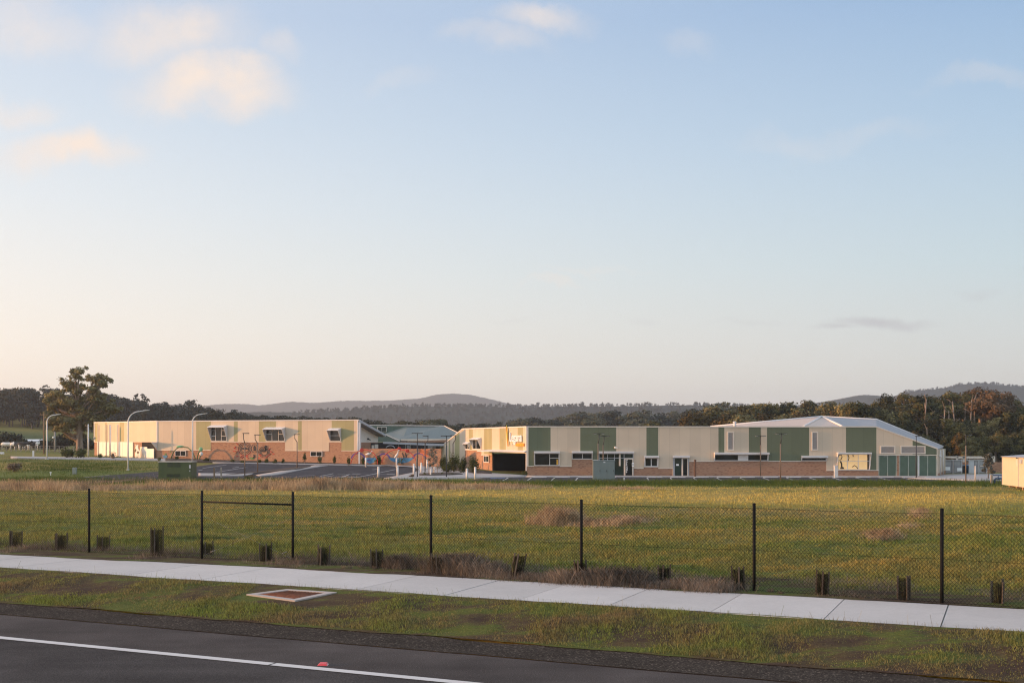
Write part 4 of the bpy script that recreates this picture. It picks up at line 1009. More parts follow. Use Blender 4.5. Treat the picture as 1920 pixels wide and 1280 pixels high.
b = MB(); b.tube([P+Vector((0, 0, FH-.22)), Q+Vector((0, 0, FH-.26))], .024, 8); b.build('brace_rail', ['fence_black'], fence)
b = MB()
b.tube([P+Vector((.02, .05, .12)), Q+Vector((0, .05, 1.2))], .0026, 4); b.tube([Q+Vector((-.02, .06, .12)), P+Vector((0, .06, 1.2))], .0026, 4)
for a in (P.lerp(Q, .09)+Vector((0, .05, .22)), Q.lerp(P, .12)+Vector((0, .06, .25))): b.tube([a, a+Vector((.12, 0, .05))], .012, 6)
b.build('brace_wire', ['galv_wire'], fence)
# ---------------------------------------------------------------- tree guards
plain('sapling_leaf', (.050, .058, .022), .8, .3)
def tuft_blades(b, base, n, h, spread, r, mi=0, wd=.012, lean=.5):
    for k in range(n):
        an = r.uniform(0, 2*PI); rr = spread*math.sqrt(r.random()); x, y = base[0]+rr*math.cos(an), base[1]+rr*math.sin(an)
        hh = h*r.uniform(.5, 1.1); la = r.uniform(0, 2*PI); ll = hh*lean*r.uniform(.2, 1)
        wx, wy = math.cos(la+1.57)*wd, math.sin(la+1.57)*wd
        mx, my = x+math.cos(la)*ll*.35, y+math.sin(la)*ll*.35
        tx, ty = x+math.cos(la)*ll, y+math.sin(la)*ll; z = base[2]
        b.add([(x-wx, y-wy, z), (x+wx, y+wy, z), (mx+wx*.7, my+wy*.7, z+hh*.6), (mx-wx*.7, my-wy*.7, z+hh*.6), (tx, ty, z+hh)], [(0, 1, 2, 3), (3, 2, 4)], mi)
def make_guard(h, w, tilt, seed, kind):
    r = random.Random(seed); root = empty('tree_guard', (0, 0, 0))
    b = MB(); n = 3; R = w*.55
    C = [Vector((R*math.cos(2*PI*k/n+.5), R*math.sin(2*PI*k/n+.5), 0)) for k in range(n)]
    tl = Vector((tilt, 0, 1))
    # woven mesh sleeve: strands round and up the three stakes
    for z in np.arange(.04, h-.03, .027):
        for k in range(n):
            a, c = C[k]+tl*z, C[(k+1) % n]+tl*z; b.tube([a, c], .0044, 3, cap=False)
    for k in range(n):
        for f in np.arange(0.0, 1.0, .11):
            a = C[k].lerp(C[(k+1) % n], f); b.tube([a+tl*.03, a+tl*(h-.05)], .0044, 3, cap=False)
    b.build('sleeve', ['guard_mesh'], root)
    for k in range(n):
        b = MB(); p = C[k]*1.06; q = p+tl*(h+r.uniform(0, .05)); s = .016
        b.hull([q+Vector((-s, -s, 0)), q+Vector((s, -s, 0)), q+Vector((s, s, 0)), q+Vector((-s, s, 0))], [p+Vector((-s, -s, -.1)), p+Vector((s, -s, -.1)), p+Vector((s, s, -.1)), p+Vector((-s, s, -.1))])
        b.build('stake', ['timber_grey'], root)
    b = MB(); hh = h*(1.15 if kind else .8)
    tuft_blades(b, (0, 0, 0), 55 if kind else 26, hh, R*.55, r, 0, .010, .25); b.build('sapling', ['sapling_leaf'], root)
    return root
GU = [(27, 996, 1028.5, 'between the first two posts from the west, out on its own'), (112, 1000, 1033, 'just west of a fence post by the green hollow'), (192.5, 1004.5, 1035, 'low one just east of the first full post'), (293, 990, 1045, 'tallest of the row, a narrow open sleeve'),
    (388, 1016, 1042.5, 'tucked in beside the west post of the braced bay'), (498, 1019.5, 1055.5, 'inside the braced bay, packed with dark leaf'), (604.5, 1023, 1062, 'first one east of the braced bay'), (706.5, 1030, 1068, 'midway between the braced bay and a clump of dead grass'),
    (821, 1040, 1077, 'hidden among brown dead grass next to a post'), (964, 1037, 1086, 'leaning one with a bare timber stake'), (1088, 1052, 1095, 'standing right behind a fence post'), (1244, 1061.5, 1099, 'with long grass growing out of its top, amid dry weeds'),
    (1385, 1064, 1110, 'broad and dark, close to a fence post'), (1541, 1073, 1120, 'with a tall wispy sprout rising from the top'), (1697, 1080, 1129, 'with a pale stake showing through, just west of the last post'), (1872, 1088, 1134, 'wide one at the east end by the muddy hollow')]
for i, (px, yt, yb, lab) in enumerate(GU):
    h = hit(px, yb); hh = (yb-yt)/F*h.y
    o = make_guard(hh, 22/F*h.y, .22 if i == 9 else random.uniform(-.05, .05), 100+i, i in (1, 3, 5, 6, 8, 11, 12, 13, 15)); o.location = h-Vector((0, 0, .02)); o.rotation_euler.z = random.uniform(-.3, .3)
    tag(o, 'black mesh tree guard '+lab, 'tree guard', 'tree guards along the fence')
# ---------------------------------------------------------------- road marker, pit lid
plain('marker_red', (.62, .05, .05), .35, .08); plain('marker_base', (.55, .35, .33), .5)
h = hit(606, 1247); b = MB(); o = empty('road_marker', h+Vector((0, 0, -.02)), 'small red raised reflector lying on the white road edge line', 'road marker')
b.hull([h+Vector((-.04, -.05, .0)), h+Vector((.04, -.05, .0)), h+Vector((.04, .05, .0)), h+Vector((-.04, .05, .0))], [h+Vector((-.085, -.09, -.03)), h+Vector((.085, -.09, -.03)), h+Vector((.085, .09, -.03)), h+Vector((-.085, .09, -.03))]); b.build('body', ['marker_base'], o)
b = MB(); b.hull([h+Vector((-.05, -.06, .001)), h+Vector((.05, -.06, .001)), h+Vector((.05, .04, .012)), h+Vector((-.05, .04, .012))], [h+Vector((-.08, -.096, -.02)), h+Vector((.08, -.096, -.02)), h+Vector((.06, .06, .0)), h+Vector((-.06, .06, .0))])
b.build('reflector', ['marker_red'], o)
plain('rust', (.20, .075, .04), .9, .35, 9)
c = [hit(*p) for p in ((462, 1121), (553, 1128.5), (632, 1115.5), (538, 1108.5))]; ce = sum(c, Vector())/4
pit = empty('drain_pit', ce, 'square stormwater pit with a concrete surround and rusty steel lid in the verge', 'drain pit')
def inset_quad(k): return [ce+(p-ce)*k for p in c]
b = MB(); up = Vector((0, 0, .03)); O, I = [p+up for p in inset_quad(1)], [p+up for p in inset_quad(.76)]
b.add(O+I+[p-Vector((0, 0, .25)) for p in O]+[p-Vector((0, 0, .03)) for p in I], [(i, (i+1) % 4, 4+(i+1) % 4, 4+i) for i in range(4)]+[(i, i+8, 8+(i+1) % 4, (i+1) % 4) for i in range(4)]+[(4+i, 4+(i+1) % 4, 12+(i+1) % 4, 12+i) for i in range(4)])
b.build('surround', ['kerb_concrete'], pit)
b = MB(); J = inset_quad(.755); b.hull([p+Vector((0, 0, .016)) for p in J], [p-Vector((0, 0, .05)) for p in J])
for k in range(1, 12):
    f = k/12; A, B = J[0].lerp(J[1], f), J[3].lerp(J[2], f); b.tube([A.lerp(B, .03)+Vector((0, 0, .02)), B.lerp(A, .03)+Vector((0, 0, .02))], .008, 4)
b.build('lid', ['rust'], pit)
# ---------------------------------------------------------------- car park lamps
plain('lamp_metal', (.045, .042, .040), .5, .15); plain('lamp_bronze', (.17, .12, .08), .5, .15); plain('lamp_lens', (.75, .74, .70), .3, .05)
def park_lamp(px, yt, yb, bend, heads, mat, label):
    h = hit(px, yb); H = (yb-yt)/F*h.y; o = empty('car_park_lamp', h, label, 'lamp post', 'slim lamp posts round the car park')
    kx = bend
    b = MB(); b.cyl(h.x, h.y, h.z-.1, h.z+.12, .12, 8); b.tube([h, h+Vector((0, 0, H*.78))], .062, 8); b.build('pole', [mat], o)
    b = MB(); b.tube([h+Vector((0, 0, H*.78)), h+Vector((kx, 0, H*.88)), h+Vector((kx, 0, H-.04))], .045, 8)
    b.build('neck', ['lamp_metal'], o)
    for sg in heads:
        b = MB(); x0, x1 = (kx-.08, kx+.62) if sg > 0 else (kx-.62, kx+.08)
        b.box(h.x+x0, h.x+x1, h.y-.14, h.y+.14, h.z+H-.05, h.z+H+.03); hd = b.build('lamp_head', ['lamp_metal'], o)
        b = MB(); b.box(h.x+(kx+.3 if sg > 0 else kx-.58), h.x+(kx+.58 if sg > 0 else kx-.3), h.y-.11, h.y+.11, h.z+H-.075, h.z+H-.053); b.build('lens', ['lamp_lens'], hd)
for a in [(459, 812, 895.5, -.15, (1,), 'lamp_bronze', 'slim lamp post in the car park nearest the green kiosk'), (483, 815, 886.5, -.3, (1,), 'lamp_bronze', 'slim lamp post just beyond, in front of the ring mural'), (557, 814, 878.5, -.3, (1,), 'lamp_bronze', 'slim lamp post by the planting strip in the middle of the car park'),
        (782.5, 812, 896, 0, (1, -1), 'lamp_metal', 'double-headed lamp post at the corner of the car park'), (797, 817, 886.5, .35, (-1,), 'lamp_metal', 'bent-necked lamp post beside the young tree'), (837, 817, 896, 0, (1, -1), 'lamp_metal', 'lamp post in the mulch bed before the sunlit wall'),
        (849.4, 816, 884, .3, (-1,), 'lamp_metal', 'lamp post rising out of the shrubs by the sunlit wall'), (1121.6, 812.5, 897, .1, (1, -1), 'lamp_bronze', 'taller lamp post behind the grey cabinet'), (1131, 817, 893.5, .1, (1, -1), 'lamp_bronze', 'shorter lamp post behind the grey cabinet'),
        (1426, 816.6, 894, .0, (1, -1), 'lamp_bronze', 'brown lamp post between the louvres and the green panel'), (1463.4, 812.6, 900.5, .1, (1, -1), 'lamp_bronze', 'lamp post before the broad green panel, standing in the grass'), (1718, 817, 896, 0, (1,), 'lamp_metal', 'thin dark lamp post in front of the garage doors'),
        (1811, 815, 906, 0, (1,), 'lamp_bronze', 'brown lamp post in front of the bin enclosure')]: park_lamp(*a)
# white street lights with curved arms
plain('galv_white', (.66, .67, .66), .4, .06)
def street_light(px, yb, ytop, xtip, lab):
    h = hit(px, yb); H = (yb-ytop)/F*h.y; R = (xtip-px)/F*h.y; o = empty('street_light', h, lab, 'street light', 'white street lights with curved arms')
    c = R*.62; P = [h, h+Vector((0, 0, H*.45)), h+Vector((0, 0, H-c))]
    P += [h+Vector((c*(1-math.cos(a)), 0, H-c+c*math.sin(a)*.93)) for a in np.linspace(.15, PI/2, 9)]
    P += [h+Vector((R*.85, 0, H))]
    n = len(P); b = MB(); b.tube(P, [.105, .095, .085]+[.075-.003*k for k in range(n-3)], 8); b.cyl(h.x, h.y, h.z-.1, h.z+.1, .2, 8); b.build('pole', ['galv_white'], o)
    b = MB(); e = h+Vector((R*.8, 0, H)); b.hull([e+Vector((0, -.12, .06)), e+Vector((R*.3, -.16, .09)), e+Vector((R*.3, .16, .09)), e+Vector((0, .12, .06))], [e+Vector((0, -.10, -.05)), e+Vector((R*.3, -.14, .02)), e+Vector((R*.3, .14, .02)), e+Vector((0, .10, -.05))])
    b.build('lamp_head', ['galv_white'], o)
street_light(88, 861, 777, 111, 'white curved street light beside the big gum tree'); street_light(240, 881, 769.5, 276, 'white curved street light in front of the west wing porch'); street_light(361, 866, 775.5, 386, 'white curved street light behind the green kiosk')
def pole(name, px, yt, yb, Y, r, mat, lab, cat, cross=0, lamp=None, group=None):
    h = at(px, yb, Y); t_ = at(px, yt, Y); o = empty(name, h, lab, cat, group)
    b = MB(); b.tube([h-Vector((0, 0, .3)), t_], [r, r*.75], 8); b.build('shaft', [mat], o)
    if cross:
        b = MB(); b.box(t_.x-cross, t_.x+cross, t_.y-.06, t_.y+.06, t_.z-.35, t_.z-.22)
        for k in (-.8, .8): b.cyl(t_.x+cross*k, t_.y, t_.z-.22, t_.z-.02, .06, 6)
        b.build('crossarm', ['timber_pole'], o)
    if lamp:
        b = MB(); q = at(*lamp, Y-.3); b.tube([at(px, lamp[1]+2, Y), q], .04, 5); b.ball(q, .22); b.build('lamp', ['lamp_lens'], o)
plain('concrete_pole', (.30, .28, .25), .8)
pole('power_pole', 82.5, 774, 855, 184, .16, 'timber_pole', 'brown timber power pole with a crossarm left of the big gum tree', 'power pole', .7)
pole('power_pole', 103, 807, 847, 212, .22, 'concrete_pole', 'grey concrete pole carrying a round light under the big gum tree', 'power pole', 0, (100, 820))
pole('power_pole', 67.2, 831, 848, 214, .12, 'concrete_pole', 'short grey pole behind the paddock fence', 'power pole')
pole('flag_pole', 165.6, 795, 856, 172, .13, 'galv_white', 'plain white pole standing off the end of the west wing', 'pole', .5)
pole('flag_pole', 207.3, 797, 859, 164.5, .06, 'galv_white', 'thin white pole before the west wing, right behind a shrub', 'pole')
# paddock fence, gate, cattle and shed away to the west
plain('old_timber', (.30, .25, .19), .85, .2); plain('hide_black', (.018, .016, .015), .7); plain('hide_white', (.72, .68, .60), .7)
pf = [at(x, 857.5-.02*x, 198) for x in range(-60, 150, 9)]
for p in pf: p.z = gz(p.x, p.y)
o = empty('paddock_fence', pf[8], 'old post and wire paddock fence beyond the lane to the west', 'fence')
for p in pf: b = MB(); b.box(p.x-.06, p.x+.06, p.y-.06, p.y+.06, p.z-.2, p.z+1.15); b.build('post', ['old_timber'], o)
b = MB()
for z in (.3, .7, 1.1): b.tube([p+Vector((0, -.08, z)) for p in pf], .03, 4)
b.build('wire', ['old_timber'], o)
h = hit(62.5, 856.4); b = MB(); b.box(h.x-.1, h.x+.1, h.y-.1, h.y+.1, h.z-.1, h.z+.85); b.hull([h+Vector((-.1, -.1, .85)), h+Vector((.1, -.1, .85)), h+Vector((.1, .1, .85)), h+Vector((-.1, .1, .85))], [h+Vector((-.06, -.06, .9)), h+Vector((.06, -.06, .9)), h+Vector((.06, .06, .9)), h+Vector((-.06, .06, .9))])
tag(b.build('marker_post', ['galv_white'], None, h), 'short white post at the kerb of the west lane', 'post')
h = at(3, 854.6, 176); b = MB()
for x in (-1.6, -.4, .0, .36): b.box(h.x+x-.04, h.x+x+.04, h.y-.04, h.y+.04, h.z-.5, h.z+.62)
for z in (.1, .35, .6): b.box(h.x-1.6, h.x+.36, h.y-.03, h.y+.03, h.z+z-.03, h.z+z+.03)
b.box(h.x-1.6, h.x+.4, h.y-.02, h.y+.02, h.z+.4, h.z+.64)
tag(b.build('paddock_gate', ['galv_white'], None, h), 'white rail gate on the far west edge of the lane', 'gate')
def cow(px, py, Y, L, white, lab, face=1, graze=False):
    g0 = at(px, py, Y); g0.z = gz(g0.x, g0.y); b = MB(); s = L/2.2; f = face
    body = [(-1.0, 1.05, .22), (-.75, 1.1, .34), (-.2, 1.02, .40), (.45, 1.06, .37), (.85, 1.12, .28), (1.15, 1.25, .19)]
    body += [(1.4, .75, .14), (1.6, .35, .11)] if graze else [(1.45, 1.5, .15), (1.72, 1.42, .12)]
    n = 9; vs = []; fs = []
    for (x, z, r) in body:
        for k in range(n): an = 2*PI*k/n; vs.append((g0.x+f*x*s, g0.y+math.cos(an)*r*.72*s, g0.z+(z+math.sin(an)*r)*s))
    for i in range(len(body)-1):
        for k in range(n): fs.append((i*n+k, i*n+(k+1) % n, (i+1)*n+(k+1) % n, (i+1)*n+k))
    fs += [tuple(range(n-1, -1, -1)), tuple(range((len(body)-1)*n, len(body)*n))]
    b.add(vs, fs, 0, None, True)
    for i, q in enumerate(fs[:-2]):
        cx = (i//n)
        if (cx in white) and (i % n) in (1, 2, 3, 4, 5, 6, 7): b.m[i] = 1
    for x in (-.85, -.72, .62, .76):
        y = .16 if x in (-.85, .62) else -.16
        kn = -.08 if x < 0 else .03
        b.tube([(g0.x+f*x*s, g0.y+y*s, g0.z+.95*s), (g0.x+f*(x+kn)*s, g0.y+y*s, g0.z+.45*s), (g0.x+f*x*s, g0.y+y*s, g0.z-.05)], [.13*s, .07*s, .055*s], 6, 1)
    hx, hz = (1.6, .35) if graze else (1.55, 1.55)
    for y in (-.16, .16): b.ball((g0.x+f*hx*s*.94, g0.y+y*s, g0.z+(hz+.1)*s), (.05*s, .11*s, .05*s))
    b.tube([(g0.x-f*1.0*s, g0.y, g0.z+1.25*s), (g0.x-f*1.12*s, g0.y, g0.z+.95*s), (g0.x-f*1.1*s, g0.y, g0.z+.5*s)], .03*s, 5)
    o = b.build('cow', ['hide_black', 'hide_white'], None, g0); tag(o, lab, 'cow', 'dairy cows in the paddock')
cow(12, 848, 222, 2.3, (0, 1, 2, 3, 4, 5), 'white-flanked cow alone at the west end of the herd', 1); cow(29.5, 848, 218, 2.3, (0, 1), 'cow with white hindquarters, first of the close group', 1, True)
cow(36, 847.8, 221, 2.3, (0, 2, 3), 'cow with white patches in the middle of the close group', -1); cow(44, 847.6, 217, 2.4, (), 'all-black cow standing beside the patched ones', 1)
cow(63, 847.4, 219, 2.4, (3, 4), 'black cow with a white shoulder near the short grey pole', 1, True)
h = at(55, 846.5, 240); h.z = gz(h.x, h.y); o = empty('field_shed', h, 'low white open-sided shed behind the cows', 'shed')
b = MB(); b.hull([h+Vector((-2.8, -1.5, 1.75)), h+Vector((3, -1.5, 1.75)), h+Vector((2.6, 1.5, 2.1)), h+Vector((-2.4, 1.5, 2.1))], [h+Vector((-2.8, -1.5, 1.6)), h+Vector((3, -1.5, 1.6)), h+Vector((2.6, 1.5, 1.95)), h+Vector((-2.4, 1.5, 1.95))]); b.build('roof', ['galv_white'], o)
b = MB()
for x in (-2.5, 0, 2.6): b.box(h.x+x-.08, h.x+x+.08, h.y-1.4, h.y-1.25, h.z-.2, h.z+1.6)
b.box(h.x-2.5, h.x+2.6, h.y+1.2, h.y+1.4, h.z-.2, h.z+1.9); b.build('frame', ['galv_white'], o)
# ---------------------------------------------------------------- bollards, bird posts, stakes
plain('bollard_white', (.68, .65, .60), .5, .06)
BO = [(709.5, 874.5, 895, 'white bollard alone at the lower edge of the car park'), (745.5, 872, 894, 'white bollard at the car park exit, second along the kerb'), (776, 869, 890.5, 'white bollard just left of the double-headed lamp'), (790, 867, 887.5, 'white bollard just right of the double-headed lamp'),
    (801, 861, 879.5, 'white bollard behind the young tree, up by the garden wall'), (807.5, 879, 892.5, 'short white bollard in front of the young tree'), (814.5, 875, 889, 'white bollard half hidden by the young tree'), (875.5, 878, 900.5, 'tall white bollard at the corner by the yellow paving'), (891, 875, 898, 'tall white bollard at the mouth of the entrance path')]
for i, (px, yt, yb, lab) in enumerate(BO):
    h = hit(px, yb); H = (yb-yt)/F*h.y; o = empty('bollard', h, lab, 'bollard', 'white bollards round the car park'); r = .12 if yb-yt > 18 else .09
    b = MB(); b.cyl(h.x, h.y, h.z-.1, h.z+H-.07, r, 12); b.tube([(h.x, h.y, h.z+H-.07), (h.x, h.y, h.z+H-.02), (h.x, h.y, h.z+H)], [r, r*.85, r*.5], 12); b.build('shaft', ['bollard_white'], o)
    b = MB(); b.cyl(h.x, h.y, h.z+H-.2, h.z+H-.14, r+.004, 12); b.build('band', ['trim_cream'], o)
def bird_post(px, yt, yb, lab):
    h = hit(px, yb); H = (yb-yt)/F*h.y; o = empty('sculpture_post', h, lab, 'post', 'white posts carrying bird sculptures'); b = MB(); b.cyl(h.x, h.y, h.z-.1, h.z+H, .10, 10); b.tube([(h.x, h.y, h.z+H), (h.x, h.y, h.z+H+.05)], [.10, .05], 10); b.build('shaft', ['bollard_white'], o); return h+Vector((0, 0, H))
def wading_bird(P, s, lab, body, head_dir=1, tall=False):
    """body, neck and bill in one skin, legs in another; P is where the feet stand"""
    o = empty('bird_sculpture', P, lab, 'sculpture', 'white bird sculptures by the garden wall'); b = MB(); L = .45*s; f = head_dir
    z0 = P.z+L
    if tall: pts = [(-.55, .0, .03), (-.4, .08, .12), (-.15, .32, .24), (.1, .62, .25), (.25, .95, .17), (.32, 1.25, .09), (.34, 1.5, .07), (.38, 1.66, .11), (.52, 1.68, .07), (.75, 1.62, .025)]
    else: pts = [(-.75, .18, .03), (-.55, .24, .12), (-.2, .28, .23), (.15, .32, .24), (.4, .42, .15), (.52, .6, .08), (.56, .8, .07), (.62, .92, .10), (.74, .92, .06), (.9, .84, .03), (1.0, .72, .012)]
    n = 9; vs = []; fs = []
    Q = [Vector((P.x+f*x*s, P.y, z0+z*s)) for x, z, _ in pts]
    b.tube(Q, [r*s for _, _, r in pts], 9); b.build('body', [body], o)
    if not tall:
        b = MB()
        for dx in (-.08, .1): b.tube([(P.x+dx*s, P.y+dx*.4*s, z0+.12*s), (P.x+(dx-.02)*s, P.y+dx*.4*s, P.z+.2*s), (P.x+dx*s, P.y+dx*.4*s, P.z-.02)], .03*s, 5)
        b.build('leg', ['mural_black'], o)
    return o
q = bird_post(686, 858, 876, 'white post below the standing bird by the first hoop'); wading_bird(at(691, 857.5, q.y), .62, 'white ibis-like bird with thin dark legs standing on the pond mural edge', 'mural_white')
q = bird_post(743.5, 858, 877, 'white post carrying the tall bird by the second hoop'); wading_bird(q-Vector((0, 0, .30)), .62, 'tall slender white bird perched on top of a white post', 'mural_white', 1, True)
for px, yt, yb, mt, lab in ((401.7, 877, 896, 'timber_pole', 'dark timber stake in the grass by the car park'), (414.7, 877, 896.4, 'old_timber', 'pale timber stake in the grass by the car park'), (781, 860, 877.5, 'old_timber', 'thick pale timber post beneath the double-headed lamp')):
    h = hit(px, yb); H = (yb-yt)/F*h.y; b = MB(); b.box(h.x-.07, h.x+.07, h.y-.07, h.y+.07, h.z-.1, h.z+H); b.hull([h+Vector((-.07, -.07, H)), h+Vector((.07, -.07, H)), h+Vector((.07, .07, H)), h+Vector((-.07, .07, H))], [h+Vector((-.03, -.03, H+.05)), h+Vector((.03, -.03, H+.05)), h+Vector((.03, .03, H+.05)), h+Vector((-.03, .03, H+.05))])
    tag(b.build('timber_stake', [mt], None, h), lab, 'stake', 'timber stakes and posts')
h = hit(1303.5, 895); H = 33/F*h.y; b = MB(); b.box(h.x-.10, h.x+.10, h.y-.10, h.y+.10, h.z-.1, h.z+H); b.box(h.x-.12, h.x+.12, h.y-.12, h.y+.12, h.z+H, h.z+H+.05); b.box(h.x-.1, h.x-.04, h.y-.13, h.y-.1, h.z+H*.6, h.z+H*.8)
plain('corten', (.17, .085, .05), .85, .25)
tag(b.build('light_post', ['corten'], None, h), 'rust-brown square post against the brickwork right of the glass doors', 'post')
h = hit(1567.4, 896); H = 22/F*h.y; o = empty('service_pillar', h, 'white service pillar at the kerb left of the glowing window', 'service pillar'); b = MB(); b.box(h.x-.2, h.x+.2, h.y-.16, h.y+.16, h.z-.1, h.z+H); b.build('body', ['bollard_white'], o); b = MB(); b.hull([h+Vector((-.22, -.18, H+.12)), h+Vector((.02, -.18, H+.12)), h+Vector((.02, .18, H+.12)), h+Vector((-.22, .18, H+.12))], [h+Vector((-.22, -.18, H)), h+Vector((.22, -.18, H)), h+Vector((.22, .18, H)), h+Vector((-.22, .18, H))]); b.build('cap', ['bollard_white'], o)
# wheel stops
WS = []
proto = None
names = ['by the entrance porch corner', 'under the large corner window', 'under the cladding gap beside the corner window', 'below the high strip window', 'west of the grey cabinet', 'before the school office door', 'under the small double window', 'east of the small double window', 'before the second glass door', 'by the rust-brown post',
    'under the west half of the long strip window', 'under the east half of the long strip window', 'at the foot of the broad green panel', 'east of the lamp post in the grass', 'under the short strip window', 'by the white service pillar', 'under the glowing window', 'before the first garage door', 'before the dark thin lamp post']
for q in range(19):
    px = 1023+43.4*q-12; p = hit(px, 895.6); p.z += .055
    if q == 4: continue
    if proto is None:
        b = MB(); b.hull([(-.8, -.05, .1), (.8, -.05, .1), (.8, .05, .1), (-.8, .05, .1)], [(-.85, -.09, -.02), (.85, -.09, -.02), (.85, .09, -.02), (-.85, .09, -.02)]); plain('stop_concrete', (.50, .48, .45), .8, .15); proto = b.build('wheel_stop', ['stop_concrete']); o = proto
    else: o = proto.copy(); COL.objects.link(o)
    o.location = p; tag(o, 'white concrete wheel stop '+names[q], 'wheel stop', 'wheel stops along the east wing')
# ---------------------------------------------------------------- kiosk and cabinets
plain('kiosk_green', (.060, .085, .026), .45, .08); plain('kiosk_grille', (.035, .05, .016), .6, .15, 9); plain('kiosk_top', (.42, .38, .30), .6); plain('cabinet_grey', (.16, .20, .185), .45, .06); plain('cabinet_base', (.20, .23, .20), .7); plain('hv_sign', (.62, .60, .62), .5)
h = hit(328, 897); W = 62/F*h.y; H = 31.5/F*h.y; o = empty('transformer_kiosk', h, 'green metal transformer kiosk standing by the car park entry', 'transformer kiosk')
x0, x1, y0, y1 = h.x-W/2, h.x+W/2, h.y, h.y+2.0
b = MB(); b.box(x0, x1, y0, y1, h.z-.1, h.z+H-.06)
for x in (x0, x1-.3): b.box(x+.02, x+.28, y0-.02, y0-.001, h.z, h.z+H-.1)
b.build('body', ['kiosk_green'], o)
b = MB(); b.box(x0-.06, x1+.06, y0-.08, y1+.05, h.z+H-.06, h.z+H+.03); b.build('lid', ['kiosk_top'], o)
for (a, c, u, v) in ((.27, .46, .04, .32), (.48, .67, .04, .32), (.25, .44, .72, .9), (.46, .65, .72, .9)):
    b = MB(); g0, g1 = h.z+H*(1-v), h.z+H*(1-u); q0, q1 = x0+W*a, x0+W*c
    n = 8
    for k in range(n): z = g0+(g1-g0)*k/n; b.hull([(q0, y0-.004, z+(g1-g0)/n), (q1, y0-.004, z+(g1-g0)/n), (q1, y0-.03, z+.01), (q0, y0-.03, z+.01)], [(q0, y0-.001, z+(g1-g0)/n-.02), (q1, y0-.001, z+(g1-g0)/n-.02), (q1, y0-.012, z), (q0, y0-.012, z)])
    b.build('grille', ['kiosk_grille'], o)
b = MB(); b.box(x1-.24, x1-.08, y0-.04, y0-.022, h.z+H*.62, h.z+H*.82); b.build('warning_plate', ['hv_sign'], o)
b = MB(); b.box(x1-.20, x1-.14, y0-.06, y0-.022, h.z+H*.42, h.z+H*.5); b.build('handle', ['hv_sign'], o)
h = hit(1132.5, 900.5); W = 40.5/F*h.y; H = 36.5/F*h.y; o = empty('electrical_cabinet', h, 'large grey-green electrical cabinet in the grass before the school office', 'cabinet'); x0, x1, y0, y1 = h.x-W/2, h.x+W/2, h.y, h.y+.9
b = MB(); b.box(x0+.05, x1-.05, y0+.04, y1-.04, h.z-.1, h.z+.12); b.build('plinth', ['cabinet_base'], o)
b = MB(); b.box(x0, x1, y0, y1, h.z+.121, h.z+H); b.hull([(x0-.04, y0-.05, H+h.z+.06), (x1+.04, y0-.05, H+h.z+.06), (x1+.04, y1, H+h.z+.09), (x0-.04, y1, H+h.z+.09)], [(x0-.04, y0-.05, H+h.z+.002), (x1+.04, y0-.05, H+h.z+.002), (x1+.04, y1, H+h.z+.002), (x0-.04, y1, H+h.z+.002)]); b.build('body', ['cabinet_grey'], o)
for a, c in ((.02, .345), (.36, .655), (.665, .98)):
    b = MB(); b.box(x0+W*a, x0+W*c, y0-.025, y0-.002, h.z+.17, h.z+H-.05); d = b.build('door', ['cabinet_grey'], o)
    b = MB(); b.box(x0+W*(c-.045), x0+W*(c-.025), y0-.06, y0-.026, h.z+H*.45, h.z+H*.55); b.build('handle', ['lamp_metal'], d)
b = MB(); b.box(x0+W*.47, x0+W*.56, y0-.03, y0-.0255, h.z+H*.92, h.z+H*.95); b.build('label_plate', ['sign_white'], o)
h = hit(140, 888.5); b = MB(); b.box(h.x-.22, h.x+.22, h.y-.16, h.y+.16, h.z-.1, h.z+.68); b.hull([h+Vector((-.24, -.18, .72)), h+Vector((.24, -.18, .72)), h+Vector((.2, .18, .76)), h+Vector((-.2, .18, .76))], [h+Vector((-.24, -.18, .681)), h+Vector((.24, -.18, .681)), h+Vector((.24, .18, .681)), h+Vector((-.24, .18, .681))])
tag(b.build('cable_pillar', ['cabinet_base'], None, h), 'small grey cable pillar in the green grass west of the car park', 'cabinet')
h = hit(95, 891); b = MB(); b.box(h.x-.04, h.x+.04, h.y-.02, h.y+.02, h.z-.05, h.z+.4); b.box(h.x-.1, h.x+.1, h.y-.025, h.y-.02, h.z+.26, h.z+.42)
tag(b.build('marker_post', ['galv_white'], None, h), 'tiny white survey marker in the green grass', 'post')
# ---------------------------------------------------------------- bin enclosure, pergola, valve set
plain('gate_grey', (.20, .205, .215), .55, .1); plain('gate_light', (.50, .52, .53), .5, .08); plain('gate_frame', (.47, .47, .47), .5, .06); plain('bin_black', (.014, .014, .016), .5); plain('bin_blue', (.02, .14, .30), .5); plain('pipe_blue', (.03, .065, .13), .45, .15)
YE = 146
enc = empty('bin_enclosure', at(1815, 890, YE), 'grey slatted bin enclosure with gates beside the east wing', 'enclosure')
def panel(x0, x1, yt, yb, mat, name, dy=0, th=.08, parent=enc):
    a, c = at(x0, yt, YE+dy), at(x1, yb, YE+dy); b = MB(); b.box(a.x, c.x, a.y, a.y+th, c.z, a.z); return b.build(name, [mat], parent)
panel(1764, 1890, 866, 889.5, 'brick_wall', 'back_wall', 3.0, .2)
for (x0, x1) in ((1766, 1785), (1789, 1802.5), (1827, 1849)):
    g_ = panel(x0, x1, 863, 889, 'gate_grey', 'gate', .1)
    a, c = at(x0, 863, YE), at(x1, 889, YE); b = MB()
    for z in np.linspace(c.z+.08, a.z-.08, 12): b.box(a.x+.05, c.x-.05, YE+.06, YE+.097, z, z+.07)
    b.build('slat', ['gate_frame'], g_)
panel(1818, 1826.5, 862.5, 889.5, 'gate_light', 'open_gate', .0)
